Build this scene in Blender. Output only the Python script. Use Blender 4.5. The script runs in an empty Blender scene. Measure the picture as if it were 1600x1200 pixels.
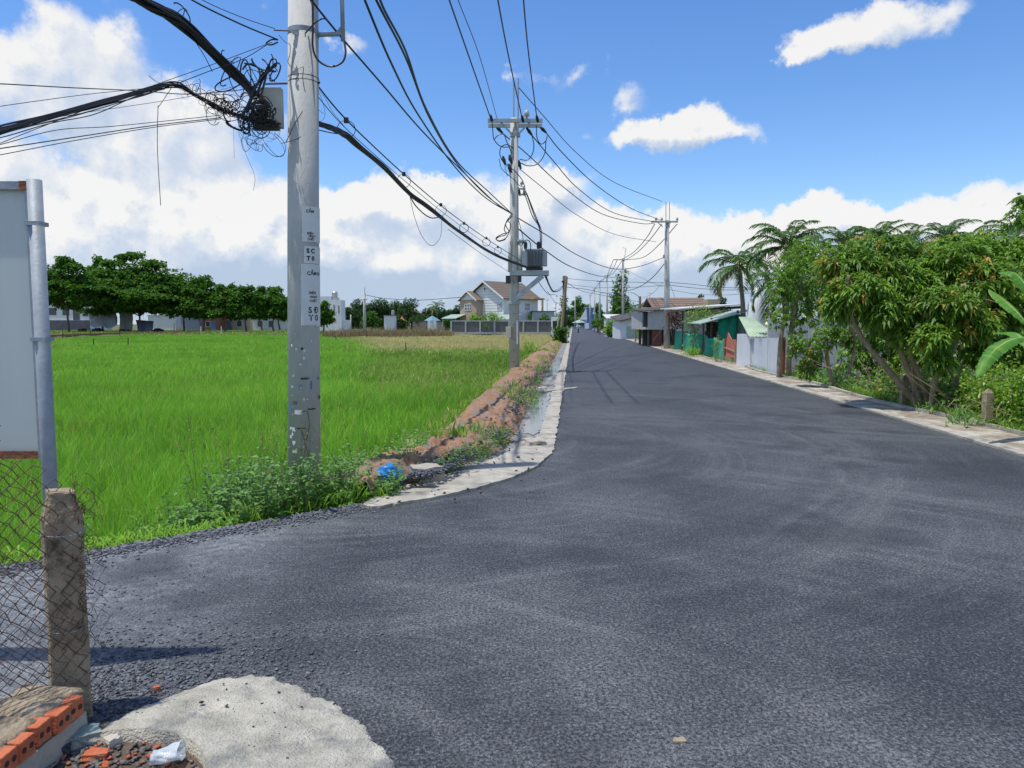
import bpy, math, random
import numpy as np
from mathutils import Vector, Matrix, Euler
R = math.radians
C = bpy.context.scene.collection
scene = bpy.context.scene
# ---------------------------------------------------------------- camera
H = 1.65; F = 1150.0; PITCH = math.atan(94/1150)
cam = bpy.data.cameras.new('camera'); cam.sensor_width = 36; cam.lens = 36*F/1600
cam.clip_start = 0.05; cam.clip_end = 3000
co = bpy.data.objects.new('camera', cam); C.objects.link(co)
co.location = (0, 0, H); co.rotation_euler = (R(90)-PITCH, 0, 0); scene.camera = co
# ---------------------------------------------------------------- sun, sky, exposure
SUN_EL, SUN_AZ = 73.0, -106.0          # azimuth measured from +Y towards +X (camera looks along +Y)
sd = Vector((math.sin(R(SUN_AZ))*math.cos(R(SUN_EL)), math.cos(R(SUN_AZ))*math.cos(R(SUN_EL)), math.sin(R(SUN_EL))))
sl = bpy.data.lights.new('sun', 'SUN'); sl.energy = 4.2; sl.angle = R(0.6); sl.color = (1, .955, .88)
so = bpy.data.objects.new('sun', sl); C.objects.link(so)
so.rotation_euler = (-sd).to_track_quat('-Z', 'Y').to_euler(); so.location = (0, 0, 50)
scene.view_settings.view_transform = 'Standard'; scene.view_settings.look = 'None'
scene.view_settings.exposure = 0.0; scene.view_settings.gamma = 1.0
try: scene.view_settings.use_curve_mapping = False
except Exception: pass
SKY_STRENGTH = 0.14; CLOUD_STRENGTH = 0.93

def ray(u, v):
    x = (u-800)/F; k = (600-v)/F
    return Vector((x, math.cos(PITCH)+k*math.sin(PITCH), -math.sin(PITCH)+k*math.cos(PITCH)))
def P(u, v, Y):
    r = ray(u, v); t = Y/r.y
    return Vector((r.x*t, Y, H+r.z*t))
def G(u, v, z=0.0):
    r = ray(u, v); t = (z-H)/r.z
    return Vector((r.x*t, r.y*t, z))
def XL(y): return -0.23+0.0826*y
def XR(y): return 5.62+0.0826*y

# world with clouds that live on the direction sphere
w = bpy.data.worlds.new('World'); scene.world = w; w.use_nodes = True
def build_world():
    nt = w.node_tree; nt.nodes.clear()
    g = bpy.data.node_groups.new('cloud_field', 'ShaderNodeTree')
    g.interface.new_socket('Vector', in_out='INPUT', socket_type='NodeSocketVector')
    g.interface.new_socket('Density', in_out='OUTPUT', socket_type='NodeSocketFloat')
    n, l = g.nodes, g.links
    gi = n.new('NodeGroupInput'); go = n.new('NodeGroupOutput')
    def m(op, a, b=None, c=None, tree=g, clamp=False):
        k = tree.nodes.new('ShaderNodeMath'); k.operation = op; k.use_clamp = clamp
        for i, q in enumerate((a, b, c)):
            if q is None: continue
            if isinstance(q, (int, float)): k.inputs[i].default_value = q
            else: tree.links.new(q, k.inputs[i])
        return k.outputs[0]
    def vm(op, a, b=None, sc=None, tree=g):
        k = tree.nodes.new('ShaderNodeVectorMath'); k.operation = op
        for i, q in enumerate((a, b)):
            if q is None: continue
            if isinstance(q, tuple): k.inputs[i].default_value = q
            else: tree.links.new(q, k.inputs[i])
        if sc is not None: k.inputs['Scale'].default_value = sc
        return k.outputs['Value'] if op in ('DOT_PRODUCT', 'LENGTH') else k.outputs[0]
    d = gi.outputs[0]
    # warp
    nz = n.new('ShaderNodeTexNoise'); nz.inputs['Scale'].default_value = 5.0; nz.inputs['Detail'].default_value = 6; nz.inputs['Roughness'].default_value = .62
    l.new(d, nz.inputs['Vector'])
    wv = vm('SUBTRACT', nz.outputs['Color'], (.5, .5, .5))
    nz2 = n.new('ShaderNodeTexNoise'); nz2.inputs['Scale'].default_value = 16.0; nz2.inputs['Detail'].default_value = 7; nz2.inputs['Roughness'].default_value = .64
    l.new(d, nz2.inputs['Vector'])
    wv2 = vm('SUBTRACT', nz2.outputs['Color'], (.5, .5, .5))
    dw = vm('ADD', d, vm('SCALE', wv, sc=.06)); dw = vm('ADD', dw, vm('SCALE', wv2, sc=.07))
    sp = n.new('ShaderNodeSeparateXYZ'); l.new(dw, sp.inputs[0])
    az = m('ARCTAN2', sp.outputs[0], sp.outputs[1])
    hl = m('SQRT', m('ADD', m('MULTIPLY', sp.outputs[0], sp.outputs[0]), m('MULTIPLY', sp.outputs[1], sp.outputs[1])))
    el = m('ARCTAN2', sp.outputs[2], hl)
    cx = n.new('ShaderNodeCombineXYZ'); l.new(az, cx.inputs[0]); l.new(el, cx.inputs[1])
    ae = cx.outputs[0]
    # pixel x, pixel y, half width, half height, strength
    B = [(60, 45, 130, 75, 1.0), (30, 130, 150, 50, .8), (170, 75, 60, 40, .5), (380, 15, 90, 26, .45), (230, 170, 150, 45, .7), (120, 230, 150, 45, .85),
         (330, 190, 120, 70, .75), (170, 310, 170, 70, 1.3), (330, 320, 140, 90, 1.2), (30, 420, 160, 60, .9), (450, 350, 90, 60, 1.0), (250, 410, 240, 60, 1.0),
         (560, 360, 120, 60, 1.2), (560, 300, 70, 25, .6), (660, 300, 60, 50, 1.2), (690, 265, 32, 30, .8), (745, 340, 90, 80, 1.2), (600, 430, 220, 45, 1.0),
         (845, 300, 55, 50, 1.3), (875, 262, 36, 24, .9), (905, 350, 90, 50, 1.1), (1000, 350, 50, 40, .9), (970, 310, 45, 20, .5), (1050, 365, 60, 48, 1.2), (1075, 340, 34, 24, .8),
         (900, 430, 220, 50, .95), (1100, 410, 60, 50, .8), (1220, 330, 80, 26, 1.0), (1310, 305, 90, 26, .9), (1480, 320, 150, 36, 1.1), (1590, 300, 80, 30, .7), (1540, 262, 60, 14, .45),
         (1240, 375, 60, 26, .8), (1400, 370, 160, 40, 1.0), (1300, 430, 330, 60, .85), (800, 478, 1100, 26, .62),
         (1062, 212, 66, 26, 1.15), (1120, 222, 40, 9, .45), (1005, 198, 26, 12, .35), (978, 130, 36, 26, .55), (985, 165, 30, 12, .4), (1370, 42, 92, 28, 1.05), (1300, 70, 46, 16, .6), (1255, 92, 24, 8, .4),
         (850, 130, 44, 18, .58), (897, 106, 26, 12, .5), (552, 60, 30, 20, .55), (912, 210, 18, 10, .35), (505, 290, 22, 14, .4), (640, 30, 40, 14, .25)]
    tot = None
    for (u, v, hw, hh, a) in B:
        if v > 240: v += (28 if v < 400 else 6); hh *= .78; hw *= .86; a *= .90
        elif u < 450: a *= .60; hw *= .84; hh *= .84
        r = ray(u, v).normalized()
        az0 = math.atan2(r.x, r.y); el0 = math.asin(r.z)
        q = vm('SUBTRACT', ae, (az0, el0, 0))
        cz = math.cos(math.atan((u-800)/F))
        q = vm('MULTIPLY', q, (F/hw*.83/cz/cz*.8, F/hh*.83/1.0, 0))
        e = m('MULTIPLY', m('EXPONENT', m('MULTIPLY', vm('DOT_PRODUCT', q, q), -1.0)), a)
        tot = e if tot is None else m('ADD', tot, e)
    # other directions: broken cumulus everywhere the photograph does not look
    nb = n.new('ShaderNodeTexNoise'); nb.inputs['Scale'].default_value = 2.4; nb.inputs['Detail'].default_value = 4; nb.inputs['Roughness'].default_value = .55
    l.new(d, nb.inputs['Vector'])
    side = m('GREATER_THAN', m('ABSOLUTE', az), .80)
    high = m('GREATER_THAN', el, .62)
    outside = m('MAXIMUM', side, high)
    gen = m('MULTIPLY', m('MULTIPLY', m('SUBTRACT', nb.outputs[0], .44, clamp=True), 5.0), outside)
    tot = m('ADD', tot, gen)
    tot = m('ADD', tot, m('MULTIPLY', m('SUBTRACT', nz2.outputs[0], .5), .9))
    for vs_, va_ in ((19, .62),):
        vo = n.new('ShaderNodeTexVoronoi'); vo.feature = 'SMOOTH_F1'; vo.inputs['Scale'].default_value = vs_; vo.inputs['Smoothness'].default_value = .4; l.new(dw, vo.inputs['Vector'])
        tot = m('ADD', tot, m('MULTIPLY', m('SUBTRACT', .42, vo.outputs['Distance']), va_))
    l.new(tot, go.inputs[0])
    n, l = nt.nodes, nt.links
    tc = n.new('ShaderNodeTexCoord')
    dirv = vm('NORMALIZE', tc.outputs['Generated'], tree=nt)
    def grp(vec):
        k = n.new('ShaderNodeGroup'); k.node_tree = g; l.new(vec, k.inputs[0]); return k.outputs[0]
    d0 = grp(dirv)
    off = vm('ADD', dirv, (-.012, 0, .022), tree=nt); d1 = grp(off)
    alpha = n.new('ShaderNodeMapRange'); alpha.interpolation_type = 'SMOOTHSTEP'
    alpha.inputs['From Min'].default_value = .36; alpha.inputs['From Max'].default_value = .80; l.new(d0, alpha.inputs['Value'])
    # sunlit side: density falls off towards the sun
    lit = n.new('ShaderNodeMapRange'); lit.inputs['From Min'].default_value = -.46; lit.inputs['From Max'].default_value = .50
    l.new(m('SUBTRACT', d0, d1, tree=nt), lit.inputs['Value'])
    thick = n.new('ShaderNodeMapRange'); thick.inputs['From Min'].default_value = .8; thick.inputs['From Max'].default_value = 2.4; thick.inputs['To Max'].default_value = .22
    l.new(d0, thick.inputs['Value'])
    sepd = n.new('ShaderNodeSeparateXYZ'); l.new(dirv, sepd.inputs[0])
    low = n.new('ShaderNodeMapRange'); low.inputs['From Min'].default_value = .0; low.inputs['From Max'].default_value = .13; low.inputs['To Min'].default_value = .04; low.inputs['To Max'].default_value = 0
    l.new(sepd.outputs[2], low.inputs['Value'])
    br = m('SUBTRACT', m('SUBTRACT', lit.outputs[0], thick.outputs[0], tree=nt), low.outputs[0], tree=nt, clamp=True)
    ramp = n.new('ShaderNodeValToRGB'); l.new(br, ramp.inputs[0])
    e = ramp.color_ramp.elements; e[0].position = .0; e[0].color = (.50, .62, .80, 1); e[1].position = .75; e[1].color = (1.0, .99, .97, 1)
    e2 = ramp.color_ramp.elements.new(.38); e2.color = (.68, .76, .90, 1)
    sky = n.new('ShaderNodeTexSky'); sky.sky_type = 'NISHITA'; sky.sun_disc = False
    sky.sun_elevation = R(SUN_EL); sky.sun_rotation = R(SUN_AZ)
    sky.altitude = 0; sky.air_density = 1.0; sky.dust_density = .3; sky.ozone_density = 2.5
    bg = n.new('ShaderNodeBackground'); bg.inputs[1].default_value = SKY_STRENGTH
    hs = n.new('ShaderNodeHueSaturation'); hs.inputs['Saturation'].default_value = 1.26; hs.inputs['Value'].default_value = 1.3; hs.inputs['Hue'].default_value = .508; l.new(sky.outputs[0], hs.inputs['Color']); l.new(hs.outputs[0], bg.inputs[0])
    bc = n.new('ShaderNodeBackground'); bc.inputs[1].default_value = CLOUD_STRENGTH; l.new(ramp.outputs[0], bc.inputs[0])
    mix = n.new('ShaderNodeMixShader'); l.new(m('MULTIPLY', alpha.outputs[0], .96, tree=nt), mix.inputs[0]); l.new(bg.outputs[0], mix.inputs[1]); l.new(bc.outputs[0], mix.inputs[2])
    out = n.new('ShaderNodeOutputWorld'); l.new(mix.outputs[0], out.inputs[0])
    w.cycles.sampling_method = 'MANUAL'; w.cycles.sample_map_resolution = 256
build_world()

# ---------------------------------------------------------------- materials
def mat(name, c1, c2=None, scale=3.0, rough=.8, bump=0.0, bscale=30.0, metal=0.0, c3=None, s3=.6, t3=.55, transl=0.0, stretch=(1, 1, 1), detail=6, spec=None, contrast=1.0):
    M = bpy.data.materials.new(name); M.use_nodes = True
    n, l = M.node_tree.nodes, M.node_tree.links
    b = n['Principled BSDF']; out = n['Material Output']
    c2 = c2 or c1
    tc = n.new('ShaderNodeTexCoord'); mp = n.new('ShaderNodeMapping'); mp.inputs['Scale'].default_value = stretch
    l.new(tc.outputs['Object'], mp.inputs[0])
    nz = n.new('ShaderNodeTexNoise'); nz.inputs['Scale'].default_value = scale; nz.inputs['Detail'].default_value = detail; nz.inputs['Roughness'].default_value = .6
    l.new(mp.outputs[0], nz.inputs['Vector'])
    rp = n.new('ShaderNodeValToRGB'); l.new(nz.outputs[0], rp.inputs[0])
    k = .22/contrast
    rp.color_ramp.elements[0].position = .5-k; rp.color_ramp.elements[0].color = (*c1, 1)
    rp.color_ramp.elements[1].position = .5+k; rp.color_ramp.elements[1].color = (*c2, 1)
    col = rp.outputs[0]
    if c3:
        n3 = n.new('ShaderNodeTexNoise'); n3.inputs['Scale'].default_value = s3; n3.inputs['Detail'].default_value = 8; n3.inputs['Roughness'].default_value = .65
        l.new(mp.outputs[0], n3.inputs['Vector'])
        r3 = n.new('ShaderNodeMapRange'); r3.inputs['From Min'].default_value = t3; r3.inputs['From Max'].default_value = t3+.12; l.new(n3.outputs[0], r3.inputs[0])
        mx = n.new('ShaderNodeMix'); mx.data_type = 'RGBA'; l.new(r3.outputs[0], mx.inputs[0]); l.new(col, mx.inputs[6]); mx.inputs[7].default_value = (*c3, 1)
        col = mx.outputs[2]
    l.new(col, b.inputs['Base Color']); b.inputs['Roughness'].default_value = rough; b.inputs['Metallic'].default_value = metal
    if spec is not None: b.inputs['Specular IOR Level'].default_value = spec
    if bump:
        nb = n.new('ShaderNodeTexNoise'); nb.inputs['Scale'].default_value = bscale; nb.inputs['Detail'].default_value = 5
        l.new(mp.outputs[0], nb.inputs['Vector'])
        bp = n.new('ShaderNodeBump'); bp.inputs['Strength'].default_value = bump; bp.inputs['Distance'].default_value = .02
        l.new(nb.outputs[0], bp.inputs['Height']); l.new(bp.outputs[0], b.inputs['Normal'])
    return M
def leafmat(name, dark, light, young=None, transl=.35, rough=.55, spec=.35):
    """per-leaf colour from the 'tint' attribute: 0..1 dark to light, above 1 the young leaf colour"""
    M = bpy.data.materials.new(name); M.use_nodes = True
    n, l = M.node_tree.nodes, M.node_tree.links
    b = n['Principled BSDF']; out = n['Material Output']
    at = n.new('ShaderNodeAttribute'); at.attribute_name = 'tint'
    rp = n.new('ShaderNodeValToRGB'); mul = n.new('ShaderNodeMath'); mul.operation = 'MULTIPLY'; mul.inputs[1].default_value = .5
    l.new(at.outputs['Fac'], mul.inputs[0]); l.new(mul.outputs[0], rp.inputs[0])
    e = rp.color_ramp.elements; e[0].position = 0; e[0].color = (*dark, 1); e[1].position = .5; e[1].color = (*light, 1)
    y = young or light
    k = e.new(.56); k.color = (*y, 1)
    tr = n.new('ShaderNodeBsdfTranslucent'); mix = n.new('ShaderNodeMixShader'); mix.inputs[0].default_value = transl
    l.new(rp.outputs[0], b.inputs['Base Color']); 
    hs = n.new('ShaderNodeHueSaturation'); hs.inputs['Value'].default_value = 1.25; hs.inputs['Hue'].default_value = .49
    l.new(rp.outputs[0], hs.inputs['Color']); l.new(hs.outputs[0], tr.inputs[0])
    b.inputs['Roughness'].default_value = rough; b.inputs['Specular IOR Level'].default_value = spec
    l.new(b.outputs[0], mix.inputs[1]); l.new(tr.outputs[0], mix.inputs[2]); l.new(mix.outputs[0], out.inputs[0])
    return M
M = {}
M['concrete_pole'] = mat('concrete_pole', (.38, .38, .36), (.54, .53, .49), 5, .85, .25, 60, c3=(.22, .22, .21), s3=1.6, t3=.58, stretch=(1, 1, .35))
M['concrete_far'] = mat('concrete_far', (.40, .40, .37), (.52, .51, .48), 2, .85)
M['old_concrete'] = mat('old_concrete', (.20, .155, .10), (.42, .34, .235), 11, .9, .8, 50, c3=(.085, .07, .05), s3=7, t3=.54, detail=11)
M['cement'] = mat('cement', (.30, .27, .22), (.46, .42, .34), 6, .9, .5, 30, c3=(.13, .12, .10), s3=2.5, t3=.57)
M['galv'] = mat('galvanised_steel', (.24, .27, .30), (.36, .40, .43), 12, .6, .1, 60, metal=.15, c3=(.22, .25, .28), s3=6)
M['galv_far'] = mat('galvanised_far', (.34, .38, .40), (.45, .49, .50), 3, .55, metal=.3)
M['panel'] = mat('panel_back', (.47, .51, .48), (.56, .60, .57), 2.5, .55, stretch=(1, 1, .15), c3=(.38, .39, .34), s3=5, t3=.56, detail=9)
M['rust'] = mat('rust', (.16, .05, .025), (.30, .11, .05), 14, .9, .4, 60)
M['rust_wire'] = mat('rusty_wire', (.055, .028, .02), (.15, .075, .05), 20, .8)
M['brick'] = mat('hollow_brick', (.42, .10, .045), (.58, .18, .075), 16, .9, .6, 70, c3=(.27, .17, .12), s3=14, t3=.54)
M['brick_hole'] = mat('brick_hole', (.05, .02, .015))
M['brick_old'] = mat('brick_wall_old', (.24, .10, .06), (.36, .17, .10), 3, .9, c3=(.13, .11, .09), s3=.5, t3=.56)
M['black'] = mat('black_cable', (.012, .012, .016), (.022, .022, .028), 5, .5)
M['wire'] = mat('thin_wire', (.02, .02, .024), (.045, .045, .05), 5, .5)
M['box'] = mat('splice_box', (.30, .34, .33), (.38, .42, .40), 8, .6, c3=(.14, .13, .12), s3=7, t3=.62)
M['porcelain'] = mat('porcelain', (.45, .46, .45), rough=.25)
M['polymer'] = mat('polymer', (.02, .02, .025), rough=.5)
M['trafo'] = mat('transformer_paint', (.20, .24, .27), (.26, .30, .33), 4, .5)
M['pvc'] = mat('pvc_pipe', (.46, .45, .42), (.55, .54, .50), 3, .5)
M['paper'] = mat('paper_notice', (.62, .62, .60), (.72, .72, .70), 6, .85, .1, 20)
M['ink'] = mat('black_ink', (.02, .02, .02))
M['bluepaint'] = mat('blue_paint', (.05, .17, .50))
M['bark'] = mat('bark', (.20, .15, .095), (.38, .30, .20), 9, .95, .7, 30, stretch=(1, 1, .3))
M['bark_far'] = mat('bark_far', (.10, .08, .06), (.17, .14, .11), 4, .95)
M['palmbark'] = mat('palm_bark', (.17, .15, .12), (.30, .27, .21), 5, .95, .4, 20, stretch=(1, 1, 3))
M['white'] = mat('white_plaster', (.74, .75, .74), (.83, .83, .81), 1.2, .8, c3=(.55, .55, .53), s3=.8, t3=.6)
M['whitesheet'] = mat('white_sheet', (.55, .57, .60), (.68, .70, .72), 1.5, .5, c3=(.42, .43, .44), s3=1.5, t3=.6)
M['beige'] = mat('beige_plaster', (.40, .30, .22), (.47, .36, .27), 2, .85)
M['roofbrown'] = mat('brown_roof_tiles', (.145, .11, .085), (.21, .165, .13), 6, .85)
M['roofred'] = mat('old_tile_roof', (.15, .10, .08), (.25, .18, .14), 5, .9)
M['glass'] = mat('window_glass', (.05, .07, .09), rough=.15)
M['tin'] = mat('corrugated_tin', (.36, .37, .38), (.48, .49, .50), 2, .5, metal=.2, c3=(.30, .26, .22), s3=1.3, t3=.62)
M['tin_dark'] = mat('dark_roof_sheet', (.05, .045, .04), (.09, .08, .07), 2, .8)
M['tin_pale'] = mat('pale_roof_sheet', (.50, .52, .48), (.60, .62, .57), 3, .6)
M['tin_green'] = mat('pale_green_roof', (.24, .32, .27), (.36, .44, .38), 3, .6)
M['net'] = mat('green_net', (.0, .20, .12), (.01, .36, .24), 2.5, .8, .3, 120, c3=(.0, .08, .05), s3=2.2, t3=.6)
M['bluesheet'] = mat('blue_sheet', (.10, .20, .42), (.16, .28, .52), 3, .6)
M['redboard'] = mat('red_board', (.42, .10, .06), (.52, .17, .10), 3, .8)
M['greydoor'] = mat('grey_gate', (.46, .50, .54), (.58, .61, .64), 2.2, .6, c3=(.33, .36, .42), s3=7, t3=.66)
M['wood'] = mat('weathered_wood', (.20, .14, .09), (.34, .26, .17), 8, .95, .4, 30, stretch=(1, 1, .2))
M['darkwood'] = mat('dark_wood', (.05, .04, .03), (.12, .09, .06), 8, .95, .4, 30, stretch=(1, 1, .2))
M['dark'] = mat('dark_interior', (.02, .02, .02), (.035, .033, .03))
M['tarp'] = mat('grey_tarp', (.30, .32, .36), (.42, .44, .48), 1.2, .7)
M['bluebag'] = mat('blue_plastic', (.02, .16, .45), (.05, .28, .62), 12, .35)
M['stone'] = mat('loose_stone', (.10, .11, .13), (.22, .235, .26), 30, .85)
M['paleblock'] = mat('pale_stone', (.42, .38, .32), (.56, .52, .45), 8, .9, .5, 30)
M['teal'] = mat('teal_panel', (.16, .30, .28), (.22, .37, .34), 8, .4)
M['fencepanel'] = mat('fence_panel_grey', (.10, .10, .095), (.17, .17, .16), 2, .9)
M['yellow'] = mat('ochre_paint', (.50, .34, .10), (.56, .40, .14))
M['meter'] = mat('meter_box', (.50, .46, .34), (.58, .54, .42), 5, .6)
M['bluewall'] = mat('blue_paint_wall', (.08, .18, .42), (.11, .23, .48), 2)
M['tealwall'] = mat('pale_teal_wall', (.38, .50, .52), (.46, .58, .60), 1)
M['orange'] = mat('orange_roof', (.50, .20, .07), (.56, .25, .10), 2)
M['tealroof'] = mat('teal_roof', (.12, .26, .32), (.17, .32, .38), 2)
M['skin'] = mat('skin', (.40, .25, .17)); M['shirt'] = mat('white_shirt', (.6, .62, .65)); M['trouser'] = mat('dark_trousers', (.04, .05, .08))
M['tyre'] = mat('tyre', (.02, .02, .02)); M['bikepaint'] = mat('bike_paint', (.03, .05, .13), rough=.3)
M['lampglass'] = mat('lamp_glass', (.6, .6, .58), rough=.3)
L_ = {}
L_['rice'] = leafmat('rice_leaf', (.095, .27, .018), (.30, .62, .055), (.45, .42, .12), .42, .5)
L_['wild'] = leafmat('wild_grass', (.10, .25, .025), (.26, .47, .06), (.60, .49, .24), .35, .7, .1)
L_['reed'] = leafmat('dry_reed', (.13, .085, .05), (.34, .25, .15), (.20, .26, .07), .25, .9, .1)
L_['weed'] = leafmat('weed_leaf', (.05, .15, .028), (.18, .35, .085), (.32, .36, .05), .3)
L_['mango'] = leafmat('mango_leaf', (.028, .095, .014), (.24, .43, .045), (.50, .34, .07), .32, .5, .4)
L_['mangobright'] = leafmat('bright_leaf', (.06, .18, .016), (.28, .48, .045), (.36, .40, .05), .35, .4, .45)
L_['far'] = leafmat('far_leaf', (.026, .095, .016), (.13, .29, .035), (.20, .14, .04), .25, .7, .15)
L_['farblue'] = leafmat('distant_leaf', (.035, .08, .03), (.085, .15, .05), (.13, .17, .08), .2, .8, .1)
L_['palm'] = leafmat('palm_leaf', (.025, .09, .018), (.10, .22, .045), (.35, .30, .14), .3, .4, .5)
L_['banana'] = leafmat('banana_leaf', (.06, .20, .025), (.15, .36, .045), (.30, .30, .08), .4, .4, .4)

# ---------------------------------------------------------------- helpers
class MB:
    def __init__(s): s.v = []; s.f = []
    def add(s, vs, fs):
        o = len(s.v); s.v += [tuple(q) for q in vs]; s.f += [tuple(i+o for i in f) for f in fs]; return s
    def box(s, c, d, rz=0.0, rot=None):
        c = Vector(c); m = rot or Matrix.Rotation(rz, 3, 'Z'); x, y, z = d[0]/2, d[1]/2, d[2]/2
        vs = [c + m @ Vector((a*x, b*y, e*z)) for e in (-1, 1) for b in (-1, 1) for a in (-1, 1)]
        return s.add(vs, [(0, 2, 3, 1), (4, 5, 7, 6), (0, 1, 5, 4), (2, 6, 7, 3), (0, 4, 6, 2), (1, 3, 7, 5)])
    def hexa(s, a, b):     # a: 4 bottom pts, b: 4 top pts
        return s.add(list(a)+list(b), [(3, 2, 1, 0), (4, 5, 6, 7), (0, 1, 5, 4), (1, 2, 6, 5), (2, 3, 7, 6), (3, 0, 4, 7)])
    def slab(s, pts, t):   # polygon with thickness t (vector)
        t = Vector(t); n = len(pts); pts = [Vector(p) for p in pts]
        vs = pts + [p+t for p in pts]
        return s.add(vs, [tuple(range(n-1, -1, -1)), tuple(range(n, 2*n))] + [(i, (i+1) % n, n+(i+1) % n, n+i) for i in range(n)])
    def bar(s, a, b, w, h=None):
        a, b = Vector(a), Vector(b); h = h or w; d = (b-a)
        q = d.to_track_quat('Y', 'Z').to_matrix()
        return s.box((a+b)/2, (w, d.length, h), rot=q)
    def tube(s, pts, r, n=6, cap=True):
        pts = [Vector(p) for p in pts]; N = len(pts)
        rs = r if isinstance(r, (list, tuple)) else [r]*N
        ring = []; prev = None
        for i, p in enumerate(pts):
            t = (pts[min(i+1, N-1)]-pts[max(i-1, 0)])
            if t.length < 1e-9: t = Vector((0, 0, 1))
            t.normalize()
            if prev is None:
                a = Vector((0, 0, 1)) if abs(t.z) < .9 else Vector((1, 0, 0))
                u = t.cross(a).normalized()
            else:
                u = (prev - t*prev.dot(t))
                u = u.normalized() if u.length > 1e-6 else t.orthogonal().normalized()
            prev = u; v = t.cross(u)
            ring += [p + (u*math.cos(2*math.pi*k/n)+v*math.sin(2*math.pi*k/n))*rs[i] for k in range(n)]
        fs = [(i*n+k, i*n+(k+1) % n, (i+1)*n+(k+1) % n, (i+1)*n+k) for i in range(N-1) for k in range(n)]
        if cap: fs += [tuple(range(n-1, -1, -1)), tuple(range((N-1)*n, N*n))]
        return s.add(ring, fs)
    def lathe(s, c, prof, n=16, ax=None):
        pts = []; c = Vector(c); q = Vector(ax or (0, 0, 1)).to_track_quat('Z', 'Y')
        for r, z in prof: pts += [c + q @ Vector((r*math.cos(2*math.pi*k/n), r*math.sin(2*math.pi*k/n), z)) for k in range(n)]
        m = len(prof)
        fs = [(i*n+k, i*n+(k+1) % n, (i+1)*n+(k+1) % n, (i+1)*n+k) for i in range(m-1) for k in range(n)]
        fs += [tuple(range(n-1, -1, -1)), tuple(range((m-1)*n, m*n))]
        return s.add(pts, fs)
    def corr(s, a, b, z0, z1, pitch=.10, amp=.012, t=.006):
        """vertical corrugated sheet from a to b; z0/z1 numbers or (start,end)"""
        a, b = Vector(a), Vector(b); d = b-a; L = Vector((d.x, d.y, 0)).length; n = max(4, int(L/pitch*4)); nn = Vector((-d.y, d.x, 0)).normalized()
        z0 = z0 if isinstance(z0, tuple) else (z0, z0); z1 = z1 if isinstance(z1, tuple) else (z1, z1)
        vs = []
        for side in (0, 1):
            for i in range(n+1):
                f = i/n; p = a+d*f + nn*(amp*math.sin(f*L/pitch*2*math.pi)+side*t)
                vs += [(p.x, p.y, z0[0]+(z0[1]-z0[0])*f), (p.x, p.y, z1[0]+(z1[1]-z1[0])*f)]
        m = 2*(n+1); fs = [(2*i, 2*i+2, 2*i+3, 2*i+1) for i in range(n)] + [(m+2*i+1, m+2*i+3, m+2*i+2, m+2*i) for i in range(n)]
        fs += [(2*i+1, 2*i+3, m+2*i+3, m+2*i+1) for i in range(n)]
        return s.add(vs, fs)
def link(o, parent=None, loc=None):
    C.objects.link(o)
    if parent: o.parent = parent
    return o
def obj(name, mb, m, parent=None, smooth=False, local=False, bevel=0):
    me = bpy.data.meshes.new(name)
    off = parent.matrix_basis.translation if (parent and not local) else Vector((0, 0, 0))
    if parent and parent.parent and not local: off = off + parent.parent.matrix_basis.translation
    me.from_pydata([(x-off.x, y-off.y, z-off.z) for x, y, z in mb.v], [], mb.f); me.update()
    if smooth: me.polygons.foreach_set('use_smooth', [True]*len(me.polygons))
    me.materials.append(m)
    o = bpy.data.objects.new(name, me); link(o, parent)
    if bevel:
        bm = o.modifiers.new('bevel', 'BEVEL'); bm.width = bevel; bm.segments = 2; bm.limit_method = 'ANGLE'
    return o
def thing(name, label, cat, loc, group=None, rz=0):
    o = bpy.data.objects.new(name, None); C.objects.link(o); o.empty_display_size = .2
    o.location = loc; o.rotation_euler = (0, 0, rz); tag(o, label, cat, group); return o
def tag(o, label=None, cat=None, group=None, kind=None):
    if label: o['label'] = label
    if cat: o['category'] = cat
    if group: o['group'] = group
    if kind: o['kind'] = kind
    return o
def structure(o): o['kind'] = 'structure'; return o
def npmesh(name, V, Fc, m, tint=None, parent=None, smooth=False, local=False, extra=None):
    V = np.asarray(V, dtype=np.float32).copy(); Fc = np.asarray(Fc, dtype=np.int32)
    if parent and not local: V -= np.array(parent.matrix_basis.translation, dtype=np.float32)
    me = bpy.data.meshes.new(name); k = Fc.shape[1]; nf = len(Fc)
    me.vertices.add(len(V)); me.vertices.foreach_set('co', V.ravel())
    me.loops.add(nf*k); me.loops.foreach_set('vertex_index', Fc.ravel())
    me.polygons.add(nf); me.polygons.foreach_set('loop_start', np.arange(0, nf*k, k, dtype=np.int32))
    try: me.polygons.foreach_set('loop_total', np.full(nf, k, dtype=np.int32))
    except Exception: pass
    if smooth: me.polygons.foreach_set('use_smooth', np.ones(nf, dtype=bool))
    me.update(calc_edges=True)
    if tint is not None:
        a = me.attributes.new('tint', 'FLOAT', 'POINT'); a.data.foreach_set('value', np.asarray(tint, dtype=np.float32))
    for nm, arr in (extra or {}).items():
        a = me.attributes.new(nm, 'FLOAT', 'POINT'); a.data.foreach_set('value', np.asarray(arr, dtype=np.float32))
    me.materials.append(m)
    o = bpy.data.objects.new(name, me); link(o, parent); return o
def copy_tree(o, parent=None):
    c = o.copy(); C.objects.link(c)
    if parent: c.parent = parent
    for ch in list(o.children): copy_tree(ch, c)
    return c
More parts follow.
